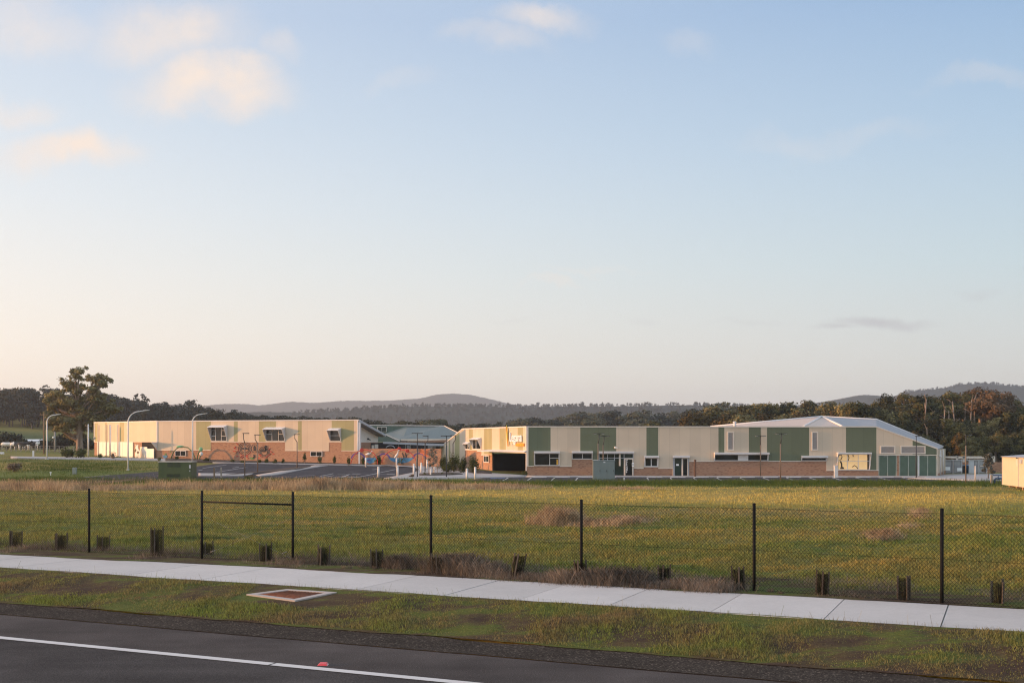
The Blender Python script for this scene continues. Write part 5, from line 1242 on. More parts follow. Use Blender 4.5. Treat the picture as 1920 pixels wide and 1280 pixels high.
for x in (1765, 1771.4, 1787, 1803.4, 1817.6, 1835.6, 1850.5): panel(x-.8, x+.8, 861.5, 890, 'gate_frame', 'gate_post', -.05, .16)
panel(1765, 1852, 861.8, 863.2, 'gate_frame', 'top_rail', -.06, .1)
for x0, x1, y0, y1 in ((1772, 1781.5, 875, 881.5), (1794.5, 1804, 877, 883), (1838, 1848, 872, 874)):
    panel(x0, x1, y0, y1, 'sign_white' if y0 != 872 else 'trim_cream', 'sign_plate', -.12, .02)
for k, (px, mt, lab) in enumerate(((1807.5, 'bin_black', 'black wheelie bin in the bin enclosure opening'), (1813.6, 'bin_blue', 'blue wheelie bin beside the black one in the enclosure opening'))):
    h = at(px, 889.8, YE+.6); o = empty('wheelie_bin', h, lab, 'bin', 'wheelie bins in the enclosure'); wd = .42 if k == 0 else .32
    b = MB(); b.hull([h+Vector((-wd, -.4, 1.15)), h+Vector((wd, -.4, 1.15)), h+Vector((wd, .4, 1.15)), h+Vector((-wd, .4, 1.15))], [h+Vector((-wd*.85, -.32, .05)), h+Vector((wd*.85, -.32, .05)), h+Vector((wd*.85, .3, .05)), h+Vector((-wd*.85, .3, .05))]); b.build('body', ['bin_black' if k == 0 else 'bin_blue'], o)
    b = MB(); b.hull([h+Vector((-wd-.03, -.44, 1.2)), h+Vector((wd+.03, -.44, 1.2)), h+Vector((wd+.03, .42, 1.32)), h+Vector((-wd-.03, .42, 1.32))], [h+Vector((-wd-.03, -.44, 1.155)), h+Vector((wd+.03, -.44, 1.155)), h+Vector((wd+.03, .42, 1.155)), h+Vector((-wd-.03, .42, 1.155))]); b.build('lid', ['bin_blue' if k else 'bin_black'], o)
    b = MB()
    for x in (-wd*.8, wd*.8): b.tube([h+Vector((x-.04, .3, .1)), h+Vector((x+.04, .3, .1))], .1, 10)
    b.build('wheel', ['bin_black'], o)
o = empty('pergola', at(1835, 862, 152), 'cream timber pergola frame rising behind the bin enclosure', 'pergola')
b = MB(); a, c = at(1794, 857, 152), at(1864, 857, 152); b.box(a.x, c.x, 152, 152.15, a.z-.1, a.z+.08); b.box(a.x, c.x, 156, 156.15, a.z-.1, a.z+.08); b.build('beam', ['trim_cream'], o)
b = MB()
for k in range(14): x = a.x+.3+(c.x-a.x-.6)*k/13; b.box(x-.05, x+.05, 151.8, 156.4, a.z-.22, a.z-.105)
b.build('rafter', ['trim_cream'], o)
for x in (1794.6, 1807, 1851, 1863.6): p = at(x, 857, 152.07); b = MB(); b.box(p.x-.14, p.x+.14, p.y-.07, p.y+.07, -1.4, p.z+.16); b.build('post', ['trim_cream'], o)
h = hit(1866, 908); o = empty('water_valve_set', h, 'blue water valve pipework with a timber post left of the cream shed', 'pipework')
b = MB(); z = h.z
b.tube([h+Vector((-.05, 0, -.05)), h+Vector((-.05, 0, .45)), h+Vector((.05, 0, .55)), h+Vector((1.6, 0, .55)), h+Vector((1.6, 0, -.1))], .09, 8)
b.tube([h+Vector((-.15, .1, .85)), h+Vector((1.6, .1, .85))], .06, 8); b.tube([h+Vector((.7, .1, .85)), h+Vector((.7, .05, .5))], .05, 8)
for x in (.25, .9, 1.3): b.ball(h+Vector((x, 0, .55)), (.13, .15, .15))
b.tube([h+Vector((.25, -.1, .6)), h+Vector((.25, -.1, .8))], .03, 6); b.build('pipe', ['pipe_blue'], o)
b = MB(); b.box(h.x-.42, h.x-.26, h.y-.08, h.y+.08, h.z-.1, h.z+.9); b.build('post', ['old_timber'], o)
b = MB(); b.cyl(h.x+.6, h.y+6, h.z-.1, h.z+1.6, .06, 6); b.build('pole', ['trim_cream'], o)
# cream site shed on blocks at the east edge
plain('shed_cream', (.62, .53, .37), .5, .04); plain('shed_roof', (.30, .29, .30), .5); plain('timber_block', (.38, .24, .12), .8, .2, 8)
SA, SB = at(1879.2, 908, 97), at(1960, 926, 86)
SB = Vector((SB.x, SB.y, SA.z)); SD = Frame((SA.x, SA.y), (SB.x, SB.y), (-.6, -1)); z0 = SA.z; z1 = HC+(HY-855.6)/F*97
shed = empty('site_shed', SD.p(2, z0-.4), 'cream site shed raised on timber blocks at the east edge of the field', 'shed')
b = MB(); wallbox(b, SD, 0, SD.L, z0, z1, 0, -3.0, 0); b.build('body', ['shed_cream'], shed)
b = MB(); T = [SD.p(-.05, z1+.03, .12), SD.p(SD.L+.1, z1+.03, .12), SD.p(SD.L+.1, z1+.28, -3.1), SD.p(-.05, z1+.28, -3.1)]; b.hull(T, [p-Vector((0, 0, .06)) for p in T]); b.build('roof', ['shed_roof'], shed)
b = MB(); wallbox(b, SD, SD.sx(1910.0), SD.sx(1910.0)+.05, z0, z1, 0, .001, .03); wallbox(b, SD, -.01, .04, z0, z1, 0, .001, .03); b.build('joint_strip', ['steel_grey'], shed)
b = MB(); wallbox(b, SD, SD.sx(1913.4), SD.sx(1917.4), *sorted((SD.sz(1915, 868.4)[1], SD.sz(1915, 860.4)[1])), 0, .001, .10); b.build('vent', ['steel_grey'], shed)
b = MB(); wallbox(b, SD, SD.sx(1905.4), SD.sx(1908.6), *sorted((SD.sz(1907, 873.6)[1], SD.sz(1907, 860.6)[1])), 0, .001, .02); b.build('hatch', ['trim_cream'], shed)
for px in (1891, 1904.5, 1916, 1930, 1945):
    a = SD.sx(px); p = SD.p(a, 0, -.15); b = MB(); g_ = gz(p.x, p.y)
    wallbox(b, SD, a-.12, a+.12, g_-.05, z0-.002, 0, -.5, -.05); b.build('block', ['timber_block'], shed)
b = MB(); b.tube([SD.p(SD.sx(1908.4), z1-.05, .06), SD.p(SD.sx(1908.8), z1-.05, .14)], .06, 8); b.build('lamp', ['black_metal'], shed)
# communications mast on the far summit is built with the hills
# ---------------------------------------------------------------- vegetation materials
foliage('leaf_gum', (.038, .037, .016), (.16, .138, .055), (.34, .27, .11), .30)
foliage('leaf_pine', (.014, .016, .007), (.078, .073, .024), (.25, .19, .06), .30)
foliage('leaf_rust', (.060, .040, .022), (.13, .082, .042), (.21, .13, .065), .30)
foliage('leaf_orange', (.025, .020, .008), (.085, .058, .016), (.19, .115, .03), .30)
foliage('leaf_olive', (.035, .04, .020), (.075, .075, .036), (.12, .11, .055), .25)
foliage('leaf_dark', (.012, .016, .009), (.026, .031, .016), (.05, .05, .026), .22)
foliage('leaf_shrub', (.030, .040, .010), (.085, .090, .022), (.18, .16, .05), 1.2)
foliage('leaf_silver', (.06, .065, .05), (.15, .15, .12), (.30, .28, .22), 1.5)
foliage('leaf_dry', (.10, .075, .05), (.22, .15, .095), (.36, .26, .17), 1.2)
def bark(name, a, c):
    m, t, b = nt(name); p = posn(t)
    st = nd(t, 'Mapping', {'Scale': (2.5, 2.5, .5)}); t.links.new(p, st.inputs[0])
    n = noise(t, st.outputs[0], 1.2, 5, .65)
    t.links.new(ramp(t, n, [(.34, a), (.62, c)]), b.inputs['Base Color']); b.inputs['Roughness'].default_value = .85; bump(t, b, n, .6, .05)
bark('bark_pale', (.14, .09, .06), (.36, .26, .19)); bark('bark_brown', (.07, .05, .035), (.20, .15, .11)); bark('bark_dark', (.03, .025, .02), (.09, .07, .055))
# ---------------------------------------------------------------- leaf clouds and limbs (all quads)
def leaf_quads(clumps, size, rng, up=.25, thick=.5):
    """clumps: (x,y,z, rx,ry,rz, n). Small leaf faces through each clump's outer shell"""
    Vs = []
    for (x, y, z, rx, ry, rz, n) in clumps:
        n = int(n); d = rng.normal(size=(n, 3)); d[:, 2] += .15; d /= np.linalg.norm(d, axis=1)[:, None]
        rad = 1-thick*rng.random(n)**1.8
        lump = 1+.22*np.sin(d[:, 0]*5+x*3)*np.sin(d[:, 1]*5+y*2)+.18*np.sin(d[:, 2]*7+z)
        P = np.array([x, y, z])+d*np.array([rx, ry, rz])*(rad*lump)[:, None]
        nm = d*1.1+rng.normal(size=(n, 3))*.42+np.array([0, 0, up]); nm /= np.linalg.norm(nm, axis=1)[:, None]
        a = np.cross(nm, rng.normal(size=(n, 3))); a /= np.linalg.norm(a, axis=1)[:, None]; b = np.cross(nm, a)
        s = size*rng.uniform(.55, 1.3, n)[:, None]
        Vs.append(np.stack([P-a*s, P-b*s*.6, P+a*s, P+b*s*.6], 1))
    V = np.concatenate(Vs).reshape(-1, 3)
    return V, np.arange(len(V)).reshape(-1, 4)
def limb(P, R, n=6):
    P = [np.asarray(p, float) for p in P]; out = []
    for i, p in enumerate(P):
        d = P[min(i+1, len(P)-1)]-P[max(i-1, 0)]; d = d/max(np.linalg.norm(d), 1e-6)
        e = np.array([1., 0, 0]) if abs(d[0]) < .8 else np.array([0, 1., 0])
        x = np.cross(d, e); x /= np.linalg.norm(x); y = np.cross(d, x)
        for k in range(n): an = 2*PI*k/n; out.append(p+(x*math.cos(an)+y*math.sin(an))*R[i])
    f = [(i*n+k, i*n+(k+1) % n, (i+1)*n+(k+1) % n, (i+1)*n+k) for i in range(len(P)-1) for k in range(n)]
    return np.array(out), np.array(f)
def join(parts):
    V, Fc, o = [], [], 0
    for v, f in parts: V.append(v); Fc.append(f+o); o += len(v)
    return np.concatenate(V), np.concatenate(Fc)
def make_limbs(clumps, fork, R0, rng, lean=(0, 0), base=(0, 0, -.4), every=1):
    """a trunk up to the fork and a bent limb out to each clump"""
    b = np.array(base, float); fk = np.array([lean[0], lean[1], fork]); H = max(c[2] for c in clumps)
    tip = np.array([lean[0]*1.4, lean[1]*1.4, fork+(H-fork)*.55])
    wob = rng.normal(size=(4, 2))*.02*fork
    T = [b, b*.6+fk*.4+np.array([*wob[0], .3]), b*.25+fk*.75+np.array([*wob[1], 0]), fk, tip]
    parts = [limb(T, [R0*1.25, R0, R0*.9, R0*.8, R0*.35], 8)]
    for c in clumps[::every]:
        e = np.array(c[:3], float); s = np.clip((e[2]-fork*.6)/max(H-fork, .1), .05, .9)*.55
        st = fk*(1-s)+tip*s; 
        if e[2] < fork: st = b*(1-min(.9, e[2]/fork*.7))+fk*min(.9, e[2]/fork*.7)
        mid = st*.5+e*.5+np.array([0, 0, -.06*np.linalg.norm((e-st)[:2])])+rng.normal(size=3)*.15
        r = R0*.42*rng.uniform(.7, 1.1); parts.append(limb([st, mid, e], [r, r*.65, r*.25], 5))
        for _ in range(2):
            q = e+rng.normal(size=3)*np.array(c[3:6])*.6; parts.append(limb([mid*.4+e*.6, q], [r*.4, r*.12], 4))
    return join(parts)
def tree_parts(style, seed, H):
    """clumps and limbs of one tree of height H"""
    rng = np.random.default_rng(seed); cl = []
    if style == 'umbrella':                     # bare forked trunk under a domed crown
        n = rng.integers(7, 11); W = H*rng.uniform(.20, .27)
        for k in range(n):
            an = 2*PI*k/n+rng.uniform(-.3, .3); rr = W*(rng.uniform(.55, 1) if k else .1)
            z = H*(.90-.20*(rr/W)**2+rng.uniform(-.03, .04)); r = H*rng.uniform(.085, .125)
            cl.append((rr*math.cos(an), rr*math.sin(an), z-r*.4, r*1.25, r*1.25, r*.72))
        fork = H*rng.uniform(.42, .58)
        if rng.random() < .5: cl.append((W*rng.uniform(-.7, .7), W*rng.uniform(-.5, .5), H*.62, H*.09, H*.09, H*.05))
        R0 = H*.024
    elif style == 'bushy':                      # leafy to well down the trunk
        n = rng.integers(13, 18); W = H*rng.uniform(.24, .32)
        for k in range(n):
            f = (k+.5)/n; z = H*(.22+.70*f); w = W*math.sin(PI*min(1, .25+.72*f))**.7; an = k*2.4+rng.uniform(-.4, .4); rr = w*rng.uniform(.3, .95)
            r = H*rng.uniform(.085, .14); cl.append((rr*math.cos(an), rr*math.sin(an), z, r*1.15, r*1.15, r*.85))
        fork = H*.35; R0 = H*.026
    elif style == 'round':                      # rounded, on a short stem
        n = rng.integers(10, 14); W = H*rng.uniform(.34, .44)
        for k in range(n):
            u = rng.uniform(-.5, 1); an = k*2.4; rr = W*math.sqrt(max(0, 1-u*u))*rng.uniform(.6, 1); z = H*(.55+.36*u)
            r = H*rng.uniform(.12, .18); cl.append((rr*math.cos(an), rr*math.sin(an), z, r*1.15, r*1.15, r*.85))
        fork = H*.3; R0 = H*.025
    else:                                       # gum: open, see-through
        n = rng.integers(12, 17); W = H*rng.uniform(.26, .36)
        for k in range(n):
            f = rng.random()**.8; z = H*(.38+.56*f); an = k*2.4; rr = W*rng.uniform(.15, 1)*(1-.35*f); r = H*rng.uniform(.06, .11)
            cl.append((rr*math.cos(an), rr*math.sin(an), z, r*1.25, r*1.25, r*.75))
        fork = H*.36; R0 = H*.022
    return cl, fork, R0, rng
def new_mesh(name, V, Fc, mat):
    o = bulk(name, V, Fc, mat); return o
PROTO = {}
def proto(style, seed, H, leaf, barkm, dens, size):
    cl, fork, R0, rng = tree_parts(style, seed, H)
    C = [(*c, dens*(c[3]*c[4]*4+c[3]*c[5]*4)) for c in cl]
    V, Q = leaf_quads(C, size, rng); T = make_limbs(cl, fork, R0, rng)
    def mk(n, V, Q, m):
        o = bulk(n, V, Q, m); me = o.data; bpy.data.objects.remove(o); return me
    return mk('crown', V, Q, leaf), mk('trunk', *T, barkm), H
NUMW = 'first second third fourth fifth sixth seventh eighth ninth tenth eleventh twelfth thirteenth fourteenth fifteenth sixteenth seventeenth eighteenth nineteenth twentieth'.split()+['twenty-'+x for x in 'first second third fourth fifth sixth seventh eighth ninth'.split()]+['thirtieth']+['thirty-'+x for x in 'first second third fourth fifth sixth seventh eighth ninth'.split()]
def plant_tree(name, pr, px, ytop, Y, label, cat='tree', group=None, wpx=None, base=None, rot=None):
    crown, trunk, H = pr; x = (px-CX)/F*Y; z = gz(x, Y) if base is None else base
    h = HC+(HY-ytop)/F*Y-z
    o = empty(name, (x, Y, z), label, cat, group); s = h/H
    sx = s if wpx is None else s*wpx
    o.scale = (sx, sx, s); o.rotation_euler.z = random.uniform(0, 6.28) if rot is None else rot
    for n, me in (('crown', crown), ('trunk', trunk)):
        c = bpy.data.objects.new(n, me); COL.objects.link(c); c.parent = o
    return o
UMB = [proto('umbrella', 40+k, 15, 'leaf_pine' if k not in (3, 5) else 'leaf_rust', 'bark_pale', 24, .24) for k in range(7)]
BSH = [proto('bushy', 60+k, 12, ['leaf_pine', 'leaf_gum', 'leaf_pine', 'leaf_orange'][k % 4], 'bark_pale', 22, .24) for k in range(6)]
RND = [proto('round', 80+k, 9, ['leaf_pine', 'leaf_orange', 'leaf_gum', 'leaf_pine'][k % 4], 'bark_brown', 22, .24) for k in range(5)]
OPN = [proto('gum', 20+k, 14, 'leaf_gum', 'bark_pale', 15, .25) for k in range(4)]
FARP = [proto(['gum', 'round', 'bushy', 'gum', 'umbrella'][k % 5], 120+k, 12, ['leaf_olive', 'leaf_olive', 'leaf_dark', 'leaf_olive', 'leaf_dark'][k % 5], 'bark_brown', 5, .42) for k in range(8)]
DRKP = [proto(['round', 'gum', 'bushy', 'umbrella'][k % 4], 140+k, 12, 'leaf_dark', 'bark_dark', 6, .36) for k in range(5)]
# the tall stand behind the east end
TALL = [(1644, 741, .62, 0, 'small-domed tree leaning out over the garage roof'), (1664, 735, .85, 1, 'thin-crowned tree with pale forked limbs above the roof corner'), (1692, 729.5, 1.0, 2, 'tall dark flat-topped tree, first of the high stand'), (1718, 737, 1.15, 4, 'broad leaning crown with a yellow-green side'),
    (1732, 733.5, .95, 6, 'tree with a sunlit pale trunk forking like a fan'), (1752, 730.5, 1.05, 0, 'flat-crowned tree whose pale limbs show below it'), (1777, 727.5, 1.1, 2, 'high dark crown over two straight trunks'), (1791, 731.5, .9, 4, 'narrow crown between two taller neighbours'),
    (1806, 730, .95, 6, 'dark crown with bare grey limbs under it'), (1822, 727, .9, 3, 'rusty crown just west of the tallest tree'), (1838, 720.5, 1.15, 5, 'tallest rust-brown crown with many pale limbs'), (1857, 726.5, 1.0, 3, 'rust-tinted crown over one long pale trunk'),
    (1884, 729, .9, 5, 'separate brown dome standing apart near the east edge'), (1902, 742.5, .95, 1, 'low sloping crown by the east edge of the view'), (1934, 752, 1.1, 0, 'last crown at the very edge of the stand')]
for px, yt, w, k, lab in TALL: plant_tree('gum_tree', UMB[k], px, yt, random.uniform(204, 238), lab, 'tree', 'tall trees east of the school', w)
mid_l = [(1590, 757, 1), (1602, 752, 0), (1617, 753, 3), (1633, 762, 2), (1652, 763, 5), (1672, 768, 0), (1690, 772, 4), (1708, 770, 2), (1726, 776, 0), (1744, 768, 3), (1762, 778, 1), (1781, 770, 4), (1800, 776, 2), (1818, 772, 0), (1836, 778, 1), (1854, 772, 2), (1872, 765, 5), (1890, 757, 0), (1908, 762, 4), (1925, 760, 2), (1945, 764, 1)]
for i, (px, yt, k) in enumerate(mid_l): plant_tree('bushy_tree', BSH[k], px, yt+(14 if px > 1690 else 0), random.uniform(190, 206), 'leafy mid-height tree in the eastern stand, %s from its west end' % NUMW[i], 'tree', 'mid-height trees in the eastern stand', 1.0)
low_l = [(1700, 808, 0), (1718, 800, 1), (1737, 803, 2), (1752, 812, 0), (1770, 806, 3), (1787, 815, 4), (1803, 802, 1), (1820, 808, 2), (1838, 800, 0), (1852, 806, 3), (1868, 798, 4), (1884, 792, 0), (1900, 800, 2), (1916, 794, 3), (1935, 798, 1), (1800, 835, 3), (1845, 840, 2), (1885, 835, 0), (1915, 842, 4)]
for i, (px, yt, k) in enumerate(low_l): plant_tree('small_tree', RND[k], px, yt+(12 if yt < 830 else 4), random.uniform(176, 190), 'low rounded tree at the foot of the eastern stand, %s of them' % NUMW[i], 'tree', 'low trees at the foot of the eastern stand', .8)
back_l = [(1680, 770), (1698, 764), (1714, 767), (1730, 762), (1746, 764), (1762, 760), (1778, 763), (1794, 759), (1810, 762), (1826, 757), (1842, 760), (1858, 756), (1874, 760), (1890, 758), (1908, 763), (1926, 766)]
for i, (px, yt) in enumerate(back_l): plant_tree('bushy_tree', BSH[i % 6], px, yt, random.uniform(240, 252), 'dark tree at the back of the eastern stand, %s from its west end' % NUMW[i], 'tree', 'back row of the eastern stand', 1.2)
# pale leaning and bare trunks seen between the crowns
bare = [(1745, 805, 864, 1738), (1771, 838, 866, 1758), (1798, 820, 866, 1800), (1812, 828, 868, 1808), (1828, 818, 866, 1836), (1842, 826, 868, 1834), (1858, 812, 868, 1864), (1871, 820, 868, 1862), (1888, 815, 868, 1896), (1902, 822, 868, 1894), (1783, 770, 830, 1779), (1768, 762, 812, 1772), (1729, 748, 800, 1737), (1845, 752, 815, 1850), (1790, 752, 806, 1786), (1806, 758, 810, 1810), (1820, 750, 808, 1822), (1757, 770, 822, 1752), (1868, 750, 800, 1872), (1834, 745, 800, 1828), (1776, 836, 868, 1779), (1820, 840, 868, 1817), (1850, 838, 868, 1856), (1880, 838, 868, 1877), (1910, 838, 868, 1914)]
for i, (px, yt, yb, xt) in enumerate(bare):
    Y = random.uniform(188, 196) if yb > 840 else random.uniform(203, 208); a, c = at(px, yb, Y), at(xt, yt, Y+random.uniform(-1, 1)); a.z = gz(a.x, Y)-.2 if yb > 840 else a.z-6
    b = MB(); mdl = a.lerp(c, .55)+Vector((random.uniform(-.4, .4), 0, 0)); b.tube([a, mdl, c], [.20, .15, .08], 6)
    for q in range(3):
        s = mdl.lerp(c, .2+.35*q); e = s+Vector((random.uniform(-1.6, 1.6), random.uniform(-.8, .8), random.uniform(.6, 1.8))); b.tube([s, s.lerp(e, .5)+Vector((0, 0, .1)), e], [.09, .06, .03], 5)
    tag(b.build('bare_trunk', ['bark_pale'], None, a), 'pale bare trunk among the eastern trees, %s of the row' % NUMW[i], 'tree', 'bare trunks in the eastern stand')
# trees showing over the east wing's roof
over = [(1292, 786, 0, 'r'), (1306, 776, 1, 'r'), (1318, 771, 3, 'r'), (1334, 764, 2, 'r'), (1353, 764.5, 0, 'r'), (1374, 768, 1, 'b'), (1386, 765, 4, 'r'), (1399, 758, 0, 'b'), (1411, 762, 2, 'b'), (1423, 755.5, 1, 'b'), (1436, 760, 4, 'b'), (1447, 754.5, 0, 'b'), (1462, 758, 2, 'b'), (1481, 753.5, 4, 'b'), (1497, 762, 5, 'b'),
    (1516, 747.5, 2, 'b'), (1530, 766, 0, 'b'), (1548, 752.5, 1, 'b'), (1562, 766, 3, 'b'), (1576, 749, 0, 'u'), (1300, 790, 4, 'r'), (1330, 784, 1, 'r'), (1362, 782, 1, 'r'), (1395, 778, 2, 'r'), (1430, 780, 1, 'r'), (1465, 778, 2, 'r'), (1500, 778, 1, 'r'), (1540, 776, 0, 'r'), (1222, 789.5, 3, 'r'), (1236, 792, 0, 'r')]
for i, (px, yt, k, st) in enumerate(over):
    pr = {'r': RND, 'b': BSH, 'u': UMB}[st][k]
    plant_tree('bushy_tree', pr, px, yt, random.uniform(212, 224) if yt > 775 else random.uniform(228, 248), 'dark rounded tree showing over the east wing roof, %s in the row' % NUMW[i], 'tree', 'trees behind the east wing', 1.15 if st == 'r' else 1.0)
# hazy belts farther off
belt = [(400, 768), (420, 771), (441, 774), (465, 779), (484, 779), (500, 783), (516, 776.5), (534, 776), (548, 782), (562, 779.5), (578, 785), (594, 783), (609, 780), (621, 785), (634, 782.5), (646, 785), (659, 780), (674, 781), (693, 784), (707, 789), (721, 787), (735, 789), (752, 788), (768, 784.5), (786, 792), (803, 785), (811, 782), (825, 785), (843, 792), (863, 791), (876, 795), (889, 792), (903, 793), (917, 788.5), (931, 792), (945, 789), (960, 792)]
for i, (px, yt) in enumerate(belt): plant_tree('belt_tree', (DRKP if px < 720 else FARP)[i % 5], px, yt, random.uniform(330, 390), 'dark tree in the belt behind the west and middle buildings, %s along' % NUMW[i], 'tree', 'belt of trees behind the middle building', random.uniform(1.1, 1.5))
slope = [(972, 786), (984, 781), (1004, 781.5), (1024, 781), (1040, 783), (1055, 777.5), (1075, 772.5), (1091, 776), (1107, 769.5), (1125, 768.5), (1146, 769), (1160, 773), (1181, 773), (1197, 767.5), (1217, 773), (1236, 772.5), (1259, 768.5), (1279, 769.5), (1294, 766), (1310, 762), (1330, 757), (1346, 753), (1362, 760), (1380, 762),
    (995, 791), (1015, 790), (1035, 790), (1065, 787), (1085, 786), (1105, 782), (1135, 783), (1155, 784), (1175, 784), (1205, 782)]
for i, (px, yt) in enumerate(slope): plant_tree('slope_tree', FARP[i % 8], px, yt, random.uniform(505, 560) if i < 24 else random.uniform(440, 480), 'hazy olive tree on the slope behind the east wing, %s counted' % NUMW[i], 'tree', 'hazy trees on the slope behind the east wing', random.uniform(1.2, 1.6), base=None)
# the big gum west of the school
YG = 204; S = YG/F/4.8; bx, bz = 722, 900; rng = np.random.default_rng(5)
G = [(600, 760, 40), (690, 760, 44), (480, 640, 44), (880, 620, 44), (640, 640, 70), (500, 480, 60), (930, 580, 40), (760, 180, 52), (722, 228, 55), (800, 248, 58), (915, 235, 58), (942, 285, 45), (622, 285, 66), (575, 305, 48), (690, 305, 48), (450, 400, 58), (515, 378, 58), (425, 440, 38), (560, 462, 76), (655, 455, 76), (755, 432, 76), (858, 340, 58), (842, 405, 58), (905, 428, 58), (930, 478, 66),
    (862, 498, 76), (752, 522, 76), (652, 530, 76), (562, 556, 66), (520, 602, 56), (602, 640, 70), (700, 622, 70), (792, 582, 66), (850, 556, 56), (1018, 512, 48), (1072, 520, 34), (962, 528, 48), (545, 688, 50), (622, 690, 52), (742, 680, 60), (802, 648, 46), (430, 512, 36), (470, 560, 30), (700, 360, 50), (880, 285, 45)]
cl = []
for (x, y, r) in G: cl.append(((x-bx)*S, rng.uniform(-2.8, 2.8), (bz-y)*S, r*S*1.12, r*S*1.3, r*S*.85))
oG = at(bx/4.8, 660+bz/4.8, YG); gz0 = gz(oG.x, YG)
dz = oG.z-gz0; cl = [(a, b_, c+dz, d, e_, f_) for a, b_, c, d, e_, f_ in cl]
cl2 = []
for (a, b_, c, d, e_, f_) in cl:
    cl2.append((a, b_, c, d*.85, e_*.85, f_*.8, 260))
    for q in range(4):
        an, ph = rng.uniform(0, 6.28), rng.uniform(-.5, .9); cl2.append((a+d*1.0*math.cos(an), b_+e_*.9*math.sin(an), c+f_*ph, d*.42, e_*.42, f_*.36, 60))
root = empty('gum_tree', (oG.x, YG, gz0), 'big spreading gum tree standing alone beside the west wing', 'tree')
V, Q = leaf_quads(cl2, .22, rng, .1, .6); c_ = bulk('crown', V, Q, 'leaf_gum', None, root)
V, Q = make_limbs(cl, 4.6+dz, .62, rng, (-.2, 0), (0, 0, -.5)); bulk('trunk', V, Q, 'bark_pale', None, root)
V, Q = limb([(-.3, 0, 2.2+dz), (-1.6, -.4, 2.7+dz), (-3.1, -.8, 3.9+dz), (-4.2, -.9, 5.0+dz)], [.34, .26, .2, .1], 7); bulk('limb', V, Q, 'bark_pale', None, root)
# ---------------------------------------------------------------- shrubs
def shrub(name, px, yt, yb, wpx, leafm, lab, cat='shrub', group=None, n=420, size=.10, wisp=0, Y=None, trunk=False, seed=0):
    h = hit(px, yb) if Y is None else at(px, yb, Y)
    if Y is not None: h.z = gz(h.x, h.y)
    H = (yb-yt)/F*h.y; W = wpx/F*h.y/2; rng = np.random.default_rng(int(px*7+yb)+seed); cl = []
    m = 9 if W > .8 else 5
    for k in range(m):
        an = k*2.4; rr = W*.62*math.sqrt((k+.3)/m); z = H*(.35+.35*rng.random()) if k else H*.6
        cl.append((rr*math.cos(an), rr*math.sin(an)*.8, z, W*.5, W*.5, H*.36, n/m))
    o = empty(name, h, lab, cat, group)
    V, Q = leaf_quads(cl, size, rng, .2, .8); bulk('foliage', V, Q, leafm, None, o)
    P = []
    for k in range(7 if wisp == 0 else 26):
        an = rng.uniform(0, 6.28); rr = W*.8*rng.random(); t_ = np.array([rr*math.cos(an), rr*math.sin(an), H*rng.uniform(.55, 1.02)]); P.append(limb([(0, 0, -.1) if k < 7 else t_*np.array([.5, .5, .2]), t_*np.array([.4, .4, .55]), t_], [.03, .022, .008], 4))
    V, Q = join(P); bulk('stem', V, Q, 'bark_brown' if wisp == 0 else leafm, None, o)
    return o
shrub('shrub', 127, 840, 859, 30, 'leaf_shrub', 'round green shrub at the foot of the big gum tree', n=900, size=.14); shrub('shrub', 151, 841, 859.5, 22, 'leaf_shrub', 'second green shrub, between the gum tree and the white pole', n=700, size=.14)
shrub('shrub', 187.5, 850, 860, 9, 'leaf_shrub', 'small dark shrub before the west wing panels', n=260, wisp=1); shrub('shrub', 212, 846, 861, 17, 'leaf_dry', 'twiggy bare shrub before the west wing panels', n=60, wisp=1)
shrub('shrub', 26, 866, 884, 34, 'leaf_dry', 'brown dry bush alone on the west grass', n=500, wisp=1, size=.12); shrub('shrub', 299, 857, 864, 7, 'leaf_shrub', 'tiny shrub under the porch fin of the west wing', n=120); shrub('shrub', 332, 854, 863, 9, 'leaf_shrub', 'spiky plant under the small west wing window', n=150, wisp=1)
for i, (px, yt, yb, w, lab) in enumerate([(437, 861, 868, 9, 'low shrub left of the ring mural'), (455, 862, 869, 8, 'low shrub under the first ring of the mural'), (486, 861, 869.5, 10, 'low shrub under the mural between two lamps'), (500, 858, 869.5, 8, 'upright shrub under the second ring of the mural'), (516, 860, 870, 10, 'bushy low shrub right of the ring mural'), (531, 860, 870, 8, 'low shrub midway along the west wing'),
        (571.5, 849, 870.5, 8, 'young leafy sapling left of the small window'), (600, 853, 871, 10, 'sapling in front of the small window'), (627.5, 855, 872, 7, 'thin sapling under the east hooded window'), (654, 855, 873, 8, 'sapling at the foot of the first hoop'), (388, 858, 866, 14, 'low dry shrub under the green-striped cladding')]):
    shrub('shrub', px, yt, yb, w, 'leaf_shrub', lab, 'shrub', 'planting along the west wing', n=230, size=.09)
for px, yt, yb, w, mt, lab in [(734, 842, 873, 17, 'leaf_dry', 'tall olive grass clump before the pond mural'), (710, 854, 873, 14, 'leaf_shrub', 'green clump between the two hoops'), (756, 853, 874, 34, 'leaf_shrub', 'wide dark green clump before the bird mural'), (787, 849, 875, 16, 'leaf_dry', 'tall straw-coloured clump before the purple arch'), (681, 858, 873, 6, 'leaf_shrub', 'small clump behind the first bird post')]:
    shrub('grass_clump', px, yt, yb, w, mt, lab, 'plant', 'clumps along the garden wall', n=500, size=.10, wisp=1)
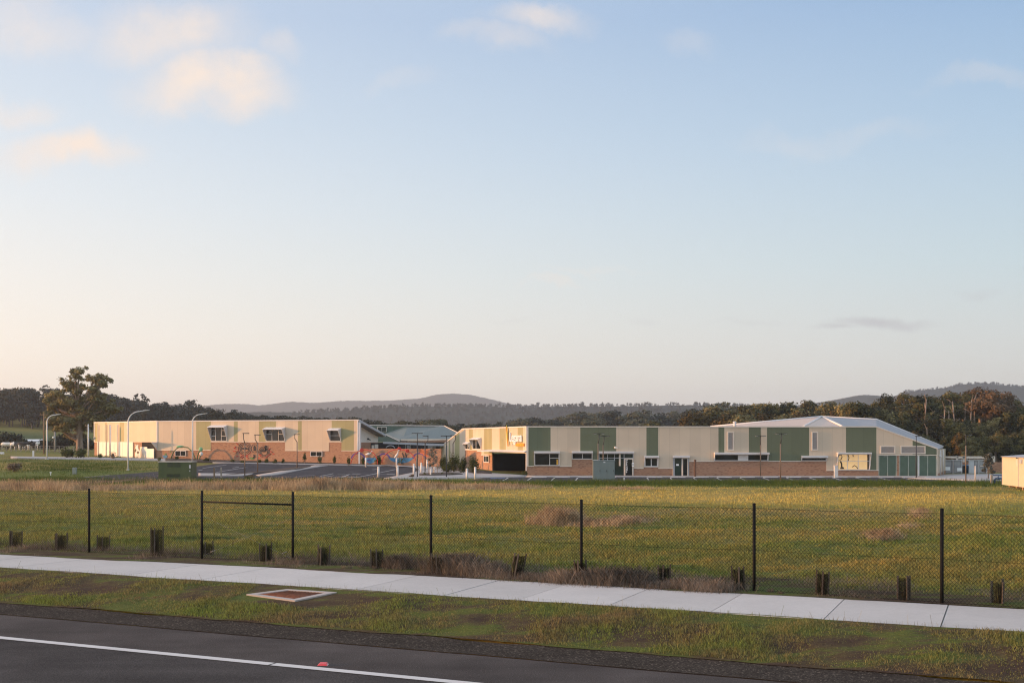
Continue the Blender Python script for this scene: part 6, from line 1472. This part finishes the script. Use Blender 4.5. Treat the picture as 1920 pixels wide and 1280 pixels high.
for px, yt, yb, w, lab in [(832, 854, 884, 18, 'westmost of the wispy green shrubs by the sunlit wall'), (851, 850, 886, 26, 'largest wispy shrub, around the lamp by the sunlit wall'), (868, 856, 888, 20, 'wispy shrub in front of the sunlit brick'), (888, 854, 889, 26, 'wispy shrub nearest the entrance porch'), (840, 866, 887, 22, 'low rounded shrub under the wispy ones'), (984, 884, 892.5, 12, 'small dry tuft at the corner of the entrance porch')]:
    shrub('wispy_shrub', px, yt, yb, w, 'leaf_shrub', lab, 'shrub', 'shrubs by the sunlit wall', n=1500, size=.075, wisp=1)
for px, yt, yb, w, lab in [(796.5, 885, 892, 5, 'small seedling at the west of the mulch bed'), (829, 885, 891, 4, 'small seedling in the mulch bed centre'), (848, 887, 891.5, 7, 'small seedling at the east of the mulch bed'), (773, 888, 896, 14, 'grey dry tuft below the double-headed lamp'), (472, 888, 896.5, 26, 'dark twiggy shrub by the planting strip'), (466, 892, 898, 16, 'low weedy tuft at the car park edge')]:
    shrub('small_plant', px, yt, yb, w, 'leaf_dry' if 'grey' in lab or 'dark' in lab else 'leaf_shrub', lab, 'plant', n=200, size=.06, wisp=1)
def young_tree(px, yt, yb, w, leafm, lab, n, stakes=True):
    h = hit(px, yb); H = (yb-yt)/F*h.y; W = w/F*h.y/2; rng = np.random.default_rng(int(px)); o = empty('young_tree', h, lab, 'tree'); cl = []
    for k in range(11): f = k/10; an = k*2.4; rr = W*(.75-.5*f); cl.append((rr*math.cos(an), rr*math.sin(an), H*(.28+.68*f), W*.42, W*.42, H*.09, n/11))
    V, Q = leaf_quads(cl, .10, rng, .2, .9); bulk('crown', V, Q, leafm, None, o); V, Q = make_limbs([c[:6] for c in cl], H*.35, .05, rng, (0, 0), (0, 0, -.2)); bulk('trunk', V, Q, 'bark_brown', None, o)
    if stakes:
        for dx in (-.5, .5): b = MB(); b.cyl(h.x+dx, h.y, h.z-.1, h.z+1.3, .04, 6); b.build('stake', ['old_timber'], o)
young_tree(812, 838, 890, 26, 'leaf_silver', 'staked young tree with thin grey-green leaves by the bollards', 620); young_tree(1853, 850, 898, 22, 'leaf_silver', 'silvery young tree between the bin enclosure and the cream shed', 1500, False)
# dark thickets around the paddock
for i, (px, yt, Y, w, lab) in enumerate([(14, 816, 236, 60, 'dark thicket at the west edge before the green paddock'), (40, 830, 234, 34, 'lower dark thicket sloping down to the cows'), (118, 822, 236, 60, 'dark thicket behind the concrete pole'), (80, 832, 238, 40, 'small thicket right of the green paddock'), (160, 826, 234, 46, 'dark thicket behind the big gum trunk')]):
    shrub('thicket', px, yt, 848, w, 'leaf_dark', lab, 'shrub', 'thickets by the paddock', n=1500, size=.34, Y=Y)
# ---------------------------------------------------------------- distant forest and hills
def forest(name, spots, protos_, label=None):
    parts, mi = [], []
    for (x, y, h, w, k) in spots:
        me_c, me_t, H = protos_[k % len(protos_)]
        for j, me in enumerate((me_c, me_t)):
            v = np.empty(len(me.vertices)*3, np.float32); me.vertices.foreach_get('co', v); v = v.reshape(-1, 3)
            q = np.empty(len(me.loops), np.int32); me.loops.foreach_get('vertex_index', q); q = q.reshape(-1, 4)
            a = random.uniform(0, 6.28); ca, sa = math.cos(a), math.sin(a); s = h/H
            X_ = (v[:, 0]*ca-v[:, 1]*sa)*s*w+x; Y_ = (v[:, 0]*sa+v[:, 1]*ca)*s*w+y; Z_ = v[:, 2]*s+FZ(x, y)
            parts.append((np.stack([X_, Y_, Z_], 1), q)); mi.append(np.full(len(q), j))
    V, Q = join(parts)
    return V, Q, np.concatenate(mi)
SML = [proto(['round', 'gum', 'bushy', 'umbrella'][k % 4], 160+k, 12, 'leaf_dark', 'bark_dark', 1.6, .62) for k in range(6)]
FZ = gz
spots = []
for _ in range(620):
    px = random.uniform(-120, 640); Y = random.uniform(408, 540); x = (px-CX)/F*Y
    spots.append((x, Y, random.uniform(7, 10)*(1.25 if random.random() < .08 else 1), random.uniform(.9, 1.3), random.randrange(6)))
for px, yt in [(12, 729), (52, 724), (60, 728), (90, 738), (225, 745), (232, 748), (264, 750), (284, 757), (318, 762), (372, 758), (300, 764)]:
    Y = 425; x = (px-CX)/F*Y; spots.append((x, Y, HC+(HY-yt)/F*Y-gz(x, Y), .8, 1+4*random.randrange(2)))
V, Q, mi = forest('hillside_forest', spots, SML); tag(bulk('hillside_forest', V, Q, ['leaf_dark', 'bark_dark'], mi), kind='stuff')
def hill_mat(name, a, c, sc):
    m, t, b = nt(name); p = posn(t)
    vo = nd(t, 'TexVoronoi', {'Vector': p, 'Scale': sc}); n = noise(t, p, sc*.12, 5)
    k = mth(t, 'ADD', mth(t, 'MULTIPLY', vo.outputs['Distance'], .5), mth(t, 'MULTIPLY', n, .6))
    t.links.new(ramp(t, k, [(.3, c), (.75, a)]), b.inputs['Base Color']); b.inputs['Roughness'].default_value = 1; b.inputs['Specular IOR Level'].default_value = 0
    bump(t, b, vo.outputs['Distance'], -1, 6)
hill_mat('hill_forest', (.022, .024, .018), (.048, .050, .036), .07)
def ridge(name, pts, Y, depth, seed, amp):
    """a long hill whose crest runs through these skyline points"""
    r = np.random.default_rng(seed); xs = np.linspace(pts[0][0], pts[-1][0], 420); ys = np.interp(xs, [p[0] for p in pts], [p[1] for p in pts])
    k = np.ones(9)/9; ys = np.convolve(np.pad(ys, 4, 'edge'), k, 'valid')
    crest = HC+(HY-ys)/F*Y; rows = []
    prof = [(-1.0, -.02), (-.8, .12), (-.6, .34), (-.42, .56), (-.25, .78), (-.1, .95), (0, 1.0), (.3, .85), (.7, .4), (1.0, -.02)]
    for (d, f) in prof:
        n = np.convolve(np.pad(r.normal(size=420), 6, 'edge'), np.ones(13)/13, 'valid')*amp
        yy = Y+d*depth+n*6*(abs(d) > .05); z = -3+(crest+3)*f+n*(0 < f < .99)+r.normal(size=420)*amp*.14*(f > 0)
        rows.append(np.stack([(xs-CX)/F*Y*(1+0*d), yy, z], 1))
    V = np.concatenate(rows); N = 420; i, j = np.meshgrid(np.arange(N-1), np.arange(len(prof)-1)); a = (j*N+i).ravel()
    return tag(bulk(name, V, np.stack([a, a+1, a+N+1, a+N], -1), 'hill_forest'), kind='structure'), xs, crest
FAR_Y, MID_Y, RGT_Y = 4000, 1800, 2400
ridge('far_hills', [(120, 775), (300, 760), (332, 757), (367, 762), (417, 757), (459, 757), (488, 760), (544, 752.6), (594, 755), (640, 751), (725, 751), (789, 746.6), (820, 739), (852, 737.7), (881, 739.5), (920, 748), (955, 757), (1010, 765), (1100, 775)], FAR_Y, 600, 3, 4.0)
MIDP = [(380, 778), (477, 772), (565, 773), (654, 769.6), (700, 766), (774, 762), (850, 762), (960, 763), (1060, 762), (1180, 761), (1300, 759), (1340, 760), (1440, 764), (1560, 772), (1650, 782)]
_, xs, crest = ridge('middle_hills', MIDP, MID_Y, 420, 5, 1.6)
ridge('eastern_hills', [(1380, 775), (1480, 762), (1552, 752), (1580, 746.5), (1609, 740.8), (1629, 740), (1643, 741.6), (1672, 744), (1704, 734), (1768, 728), (1797, 722), (1825, 719), (1857, 719.5), (1886, 724), (1916, 726), (1990, 730), (2120, 742), (2300, 765)], RGT_Y, 700, 8, 2.5)
TNY = [proto(['gum', 'bushy', 'round'][k % 3], 180+k, 12, 'leaf_dark', 'bark_dark', .5, 1.0) for k in range(5)]
spots = []; Zs = {}
def FZ(x, y):
    c = np.interp(x*F/MID_Y+CX, xs, crest); d = (y-MID_Y)/420
    return -3+(c+3)*float(np.interp(d, [-1, -.8, -.6, -.42, -.25, -.1, 0], [-.02, .12, .34, .56, .78, .95, 1]))-2.5
for _ in range(1500):
    px = random.uniform(560, 1640); d = -random.random()**1.6*.85; spots.append(((px-CX)/F*MID_Y, MID_Y+d*420, random.uniform(6, 9)*(1.3 if random.random() < .07 else 1), random.uniform(.7, 1.2), random.randrange(5)))
V, Q, mi = forest('ridge_forest', spots, TNY); tag(bulk('ridge_forest', V, Q, ['leaf_dark', 'bark_dark'], mi), kind='stuff')
EPTS = [(1704, 734), (1768, 728), (1797, 722), (1825, 719), (1857, 719.5), (1886, 724), (1916, 726), (1990, 730)]
def FZ(x, y): return HC+(HY-np.interp(x*F/RGT_Y+CX, [p[0] for p in EPTS], [p[1] for p in EPTS]))/F*RGT_Y-5-abs(y-RGT_Y)*.08
spots = [((px-CX)/F*RGT_Y, RGT_Y+random.uniform(-60, 10), random.uniform(7, 11), random.uniform(.7, 1.1), random.randrange(5)) for px in np.arange(1690, 1990, 2.0)]
V, Q, mi = forest('crest_forest', spots, TNY); tag(bulk('crest_forest', V, Q, ['leaf_dark', 'bark_dark'], mi), kind='stuff')
p = at(851.5, 738.5, FAR_Y); b = MB(); b.tube([p-Vector((0, 0, 3)), p+Vector((0, 0, 7))], [.7, .3], 6)
for z in (3, 5): b.box(p.x-.9, p.x+.9, p.y-.4, p.y+.4, p.z+z-.4, p.z+z+.4)
tag(b.build('radio_mast', ['steel_grey'], None, p), 'thin radio mast on the summit of the far hill', 'mast')
# ---------------------------------------------------------------- grass
def grass_mat(name, col, lo=.55, hi=1.5, trans=.35):
    m, t, b = nt(name); g_ = t.nodes.new('ShaderNodeNewGeometry')
    c = col(t, g_.outputs['Position']) if callable(col) else None
    if c is None:
        n = noise(t, g_.outputs['Position'], .6, 4); c = ramp(t, n, [(.35, col[0]), (.65, col[1])])
    sc = nd(t, 'VectorMath', {0: c}, operation='SCALE')
    k = nd(t, 'MapRange', {'Value': g_.outputs['Random Per Island'], 'To Min': lo, 'To Max': hi}); t.links.new(k.outputs[0], sc.inputs['Scale'])
    t.links.new(sc.outputs[0], b.inputs['Base Color']); b.inputs['Roughness'].default_value = .7; b.inputs['Specular IOR Level'].default_value = .15
    tr = nd(t, 'BsdfTranslucent'); t.links.new(sc.outputs[0], tr.inputs[0])
    mx = nd(t, 'MixShader', {0: trans}); t.links.new(b.outputs[0], mx.inputs[1]); t.links.new(tr.outputs[0], mx.inputs[2])
    t.links.new(mx.outputs[0], [n for n in t.nodes if n.type == 'OUTPUT_MATERIAL'][0].inputs[0])
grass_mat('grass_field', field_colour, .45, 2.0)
grass_mat('grass_green', ((.045, .080, .012), (.095, .125, .022)), .6, 1.4)
grass_mat('grass_straw', ((.26, .18, .105), (.55, .41, .25)), .45, 1.5)
grass_mat('grass_brown', ((.095, .077, .060), (.235, .190, .145)), .35, 1.9)
grass_mat('grass_verge', ((.20, .145, .070), (.165, .20, .042)), .35, 2.0)
def blades(name, X, Y, h, w, mat, lean=.45, lift=0.0, rng=RNG, kind='stuff'):
    n = len(X); Z = ground(X, Y)+lift
    an = rng.uniform(0, 2*PI, n); la = rng.uniform(0, 2*PI, n); ll = h*lean*rng.uniform(.1, 1, n)
    wx, wy = np.cos(an)*w, np.sin(an)*w; tx, ty = X+np.cos(la)*ll, Y+np.sin(la)*ll
    V = np.stack([np.stack([X-wx, Y-wy, Z-.01], 1), np.stack([X+wx, Y+wy, Z-.01], 1), np.stack([tx+wx*.35, ty+wy*.35, Z+h], 1), np.stack([tx-wx*.35, ty-wy*.35, Z+h*.97], 1)], 1).reshape(-1, 3)
    return tag(bulk(name, V, np.arange(4*n).reshape(-1, 4), mat), kind=kind)
def screen_spots(n, x0, x1, y0, y1, rng=RNG, el=False):
    px, py = rng.uniform(x0, x1, n), rng.uniform(y0, y1, n)
    if el:
        px = (x0+x1)/2+(x1-x0)/2*np.clip(rng.normal(0, .55, n), -1.5, 1.5)
        py = (y0+y1)/2+(y1-y0)/2*np.clip(rng.normal(0, .5, n), -1.3, 1.3)
    Y = np.full(n, 40.0)
    for _ in range(14): Y = (HC-ground((px-CX)/F*Y, Y))*F/(py-HY)
    return (px-CX)/F*Y, Y
N = 430000
X, Y = screen_spots(N, -190, 2110, 898, 1128); v = RV[0]*X+RV[1]*Y
ok = (v > 24.6) & (Y < 116); X, Y = X[ok], Y[ok]
cl_ = fbm(X, Y, .5, 3); tus = np.clip(fbm(X, Y, 2.3, 31)*.9-.25, 0, 1.2); h = np.clip((.052+.026*cl_+.06*tus)*RNG.uniform(.5, 1.5, len(X)), .02, .22)*(1+.003*Y)
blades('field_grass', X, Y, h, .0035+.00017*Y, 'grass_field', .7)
def patch(name, mat, n, polys, hmin, hmax, w, lean=.5, lift=0.0):
    Xs, Ys, H = [], [], []
    for (px, pyb, rx, ry, hh, share) in polys:
        m = int(n*share); a = RNG.uniform(0, 2*PI, m); r = np.sqrt(RNG.random(m)); X, Y = screen_spots(m, px-rx, px+rx, pyb-ry, pyb+ry, el=True)
        Xs.append(X); Ys.append(Y); e = RNG.uniform(hmin, hmax, m)*hh*(.75+.35*np.clip(fbm(X, Y, 1.1, 5), -1, 1)); H.append(np.clip(e, .03, 3))
    X, Y, H = np.concatenate(Xs), np.concatenate(Ys), np.concatenate(H)
    return blades(name, X, Y, H, w, mat, lean, lift)
patch('tall_dry_grass', 'grass_straw', 60000, [(60, 917, 110, 3, .9, .12), (200, 917.5, 100, 2, .45, .10), (400, 916, 130, 2.5, .8, .18), (600, 916, 120, 3, 1.0, .22), (760, 916, 100, 2.5, .75, .14), (900, 915.5, 70, 2, .55, .10), (945, 914, 60, 1.5, .4, .06), (1180, 916.5, 45, 1.5, .3, .03), (-60, 917, 60, 3, .7, .05)], .4, 1.0, .012, .6)
def mounds(name, mat, lst, w):
    """tussocks whose stems fan outwards from a crown"""
    V = []
    for (px, py, wpx, hpx, n) in lst:
        c = hit(px, py); W, H = wpx/F*c.y/2, hpx/F*c.y; k = max(5, int(W/.085))
        for _ in range(k):
            a = RNG.uniform(0, 6.28); rr = W*.95*math.sqrt(RNG.random()); cx, cy = c.x+rr*math.cos(a), c.y+rr*math.sin(a)*.7; hh = H*RNG.uniform(.35, 1.05)*(1-.45*(rr/W)**2); m = n//k
            an = RNG.uniform(0, 2*PI, m); tl = np.abs(RNG.normal(0, .42, m)); L = hh*RNG.uniform(.6, 1.1, m); br = .16*W*np.sqrt(RNG.random(m))
            X, Y = cx+np.cos(an)*br, cy+np.sin(an)*br; Z = ground(X, Y)-.02
            q = RNG.uniform(0, 2*PI, m); wx, wy = np.cos(q)*w, np.sin(q)*w
            mx, my, mz = X+np.cos(an)*L*.45*np.sin(tl*.6), Y+np.sin(an)*L*.45*np.sin(tl*.6), Z+L*.6*np.cos(tl*.6)
            tx, ty, tz = X+np.cos(an)*L*np.sin(tl), Y+np.sin(an)*L*np.sin(tl), Z+L*np.maximum(np.cos(tl), .12)
            V.append(np.stack([np.stack([X-wx, Y-wy, Z], 1), np.stack([X+wx, Y+wy, Z], 1), np.stack([mx+wx*.8, my+wy*.8, mz], 1), np.stack([mx-wx*.8, my-wy*.8, mz], 1)], 1))
            V.append(np.stack([np.stack([mx-wx*.8, my-wy*.8, mz], 1), np.stack([mx+wx*.8, my+wy*.8, mz], 1), np.stack([tx+wx*.2, ty+wy*.2, tz], 1), np.stack([tx-wx*.2, ty-wy*.2, tz], 1)], 1))
    V = np.concatenate(V).reshape(-1, 3)
    return tag(bulk(name, V, np.arange(len(V)).reshape(-1, 4), mat), kind='stuff')
patch('straw_patch', 'grass_straw', 20000, [(1046, 980, 40, 5, .62, .34), (1110, 984, 50, 4, .36, .2), (1170, 979, 44, 3, .38, .18), (1655, 1008, 30, 6, .34, .12), (1725, 965, 22, 8, .24, .09), (1700, 985, 22, 6, .18, .07)], .4, 1.0, .0065, .75)
mounds('dry_grass_clump', 'grass_straw', [(1030, 979, 52, 38, 2600), (1060, 982, 46, 44, 2600), (1080, 980, 30, 30, 900), (1118, 984, 60, 20, 1500), (1172, 978, 52, 22, 1500), (1660, 1008, 44, 22, 1300), (1645, 1014, 30, 14, 600), (1730, 961, 26, 14, 500), (1706, 980, 22, 9, 300), (1722, 970, 18, 9, 260), (1310, 906, 60, 6, 300)], .006)
patch('lush_grass', 'grass_green', 90000, [(1400, 907, 560, 4.5, .46, .42), (1650, 909, 220, 5, .30, .12), (560, 902.5, 280, 3, .42, .16), (140, 889, 150, 6, .30, .16), (90, 899, 150, 5, .35, .08), (230, 876, 90, 4, .32, .06), (340, 903, 90, 3, .3, .04)], .4, 1.1, .014, .55)
patch('lane_grass', 'grass_brown', 12000, [(80, 868, 130, 4, .35, .4), (220, 866.5, 90, 2, .3, .2), (200, 902, 160, 4, .25, .3), (40, 880, 60, 6, .2, .1)], .4, 1.0, .014, .5)
# the weedy strip under the fence
us = RNG.uniform(-42, 28, 90000); vs = VE['path1']+.12+RNG.random(90000)**1.25*2.6; X, Y = uv2xy(us, vs)
f = fbm(X, Y, .9, 8); h = np.clip((.07+.07*f)*RNG.uniform(.5, 1.6, len(X))+.07*np.clip(vs-VE['path1']-.6, 0, 1)*RNG.random(len(X)), .02, .5)
blades('strip_weeds', X, Y, h, .0038, 'grass_brown', .9)
patch('brown_scrub', 'grass_brown', 30000, [(745, 1066, 34, 5, .38, .10), (850, 1073, 46, 6, .45, .18), (915, 1080, 50, 6, .36, .12), (1000, 1088, 60, 5, .30, .10), (1090, 1094, 60, 5, .32, .10), (1170, 1097, 70, 6, .42, .18), (1260, 1104, 60, 5, .34, .10), (1340, 1110, 50, 5, .28, .06), (560, 1060, 90, 4, .22, .06)], .35, 1.0, .0034, .9)
mounds('dead_weed_clump', 'grass_brown', [(745, 1067, 56, 34, 2600), (838, 1074, 56, 42, 3000), (872, 1074, 52, 38, 2400), (908, 1080, 60, 26, 1800), (930, 1082, 40, 20, 900), (1165, 1094, 90, 40, 2600), (1210, 1098, 60, 30, 1500), (1120, 1092, 50, 24, 1000), (1020, 1091, 50, 20, 900), (1290, 1105, 70, 24, 1200), (1340, 1110, 50, 18, 700),
    (230, 1038, 50, 14, 700), (150, 1036, 40, 12, 500), (60, 1032, 60, 14, 700), (330, 1047, 40, 12, 400), (560, 1060, 50, 12, 500), (660, 1068, 50, 14, 500), (1450, 1116, 60, 16, 700), (1610, 1124, 60, 14, 600), (1800, 1136, 60, 14, 600), (690, 1070, 40, 16, 500)], .0032)
# roadside verge
us = RNG.uniform(-32, 22, 290000); vs = VE['gravel']+.02+RNG.random(290000)*(VE['path0']-VE['gravel']-.0); X, Y = uv2xy(us, vs)
f = fbm(X, Y, 1.3, 12)+.5*fbm(X, Y, .5, 13); edge = np.clip(1-np.abs(vs-VE['path0']+.25)/.35, 0, 1)
pd = np.abs((X-ce.x)*RU[0]+(Y-ce.y)*RU[1]) + 0*X; pq = np.abs((X-ce.x)*RV[0]+(Y-ce.y)*RV[1])
keep = (RNG.random(len(X)) < np.clip(.72+.5*f+.6*edge, .10, 1)) & ~((pd < 1.15) & (pq < .75)); X, Y, f, edge = X[keep], Y[keep], f[keep], edge[keep]
pass
h = np.clip((.030+.020*np.clip(f, -1, 1.3)+.016*edge)*RNG.uniform(.4, 1.6, len(X)), .010, .12)
blades('verge_grass', X, Y, h, .0046, 'grass_verge', 1.0)
for q, (u0, u1, v0) in enumerate(((-34, 22, VE['path0']-.02), )):
    us = RNG.uniform(u0, u1, 2600); X, Y = uv2xy(us, v0-np.abs(RNG.normal(0, .05, 2600))); blades('path_edge_grass', X, Y, RNG.uniform(.04, .13, 2600)*(1+1.0*(RNG.random(2600) < .06)), .003, 'grass_verge', .6)
spot = [(555, 1137, 60), (690, 1117, 26), (1190, 1152, 30), (1300, 1190, 60)]
# ---------------------------------------------------------------- air
m = bpy.data.materials.new('air'); m.use_nodes = True; t = m.node_tree; t.nodes.clear(); o_ = t.nodes.new('ShaderNodeOutputMaterial')
vp = nd(t, 'VolumePrincipled', {'Color': (*HAZE_COL, 1), 'Density': HAZE_D, 'Anisotropy': HAZE_G}); t.links.new(vp.outputs[0], o_.inputs['Volume']); MATS['air'] = m
if HAZE_D > 0:
    b = MB(); b.box(-6900, 6900, -6900, 6900, -12, 190); tag(b.build('haze', ['air']), kind='stuff')
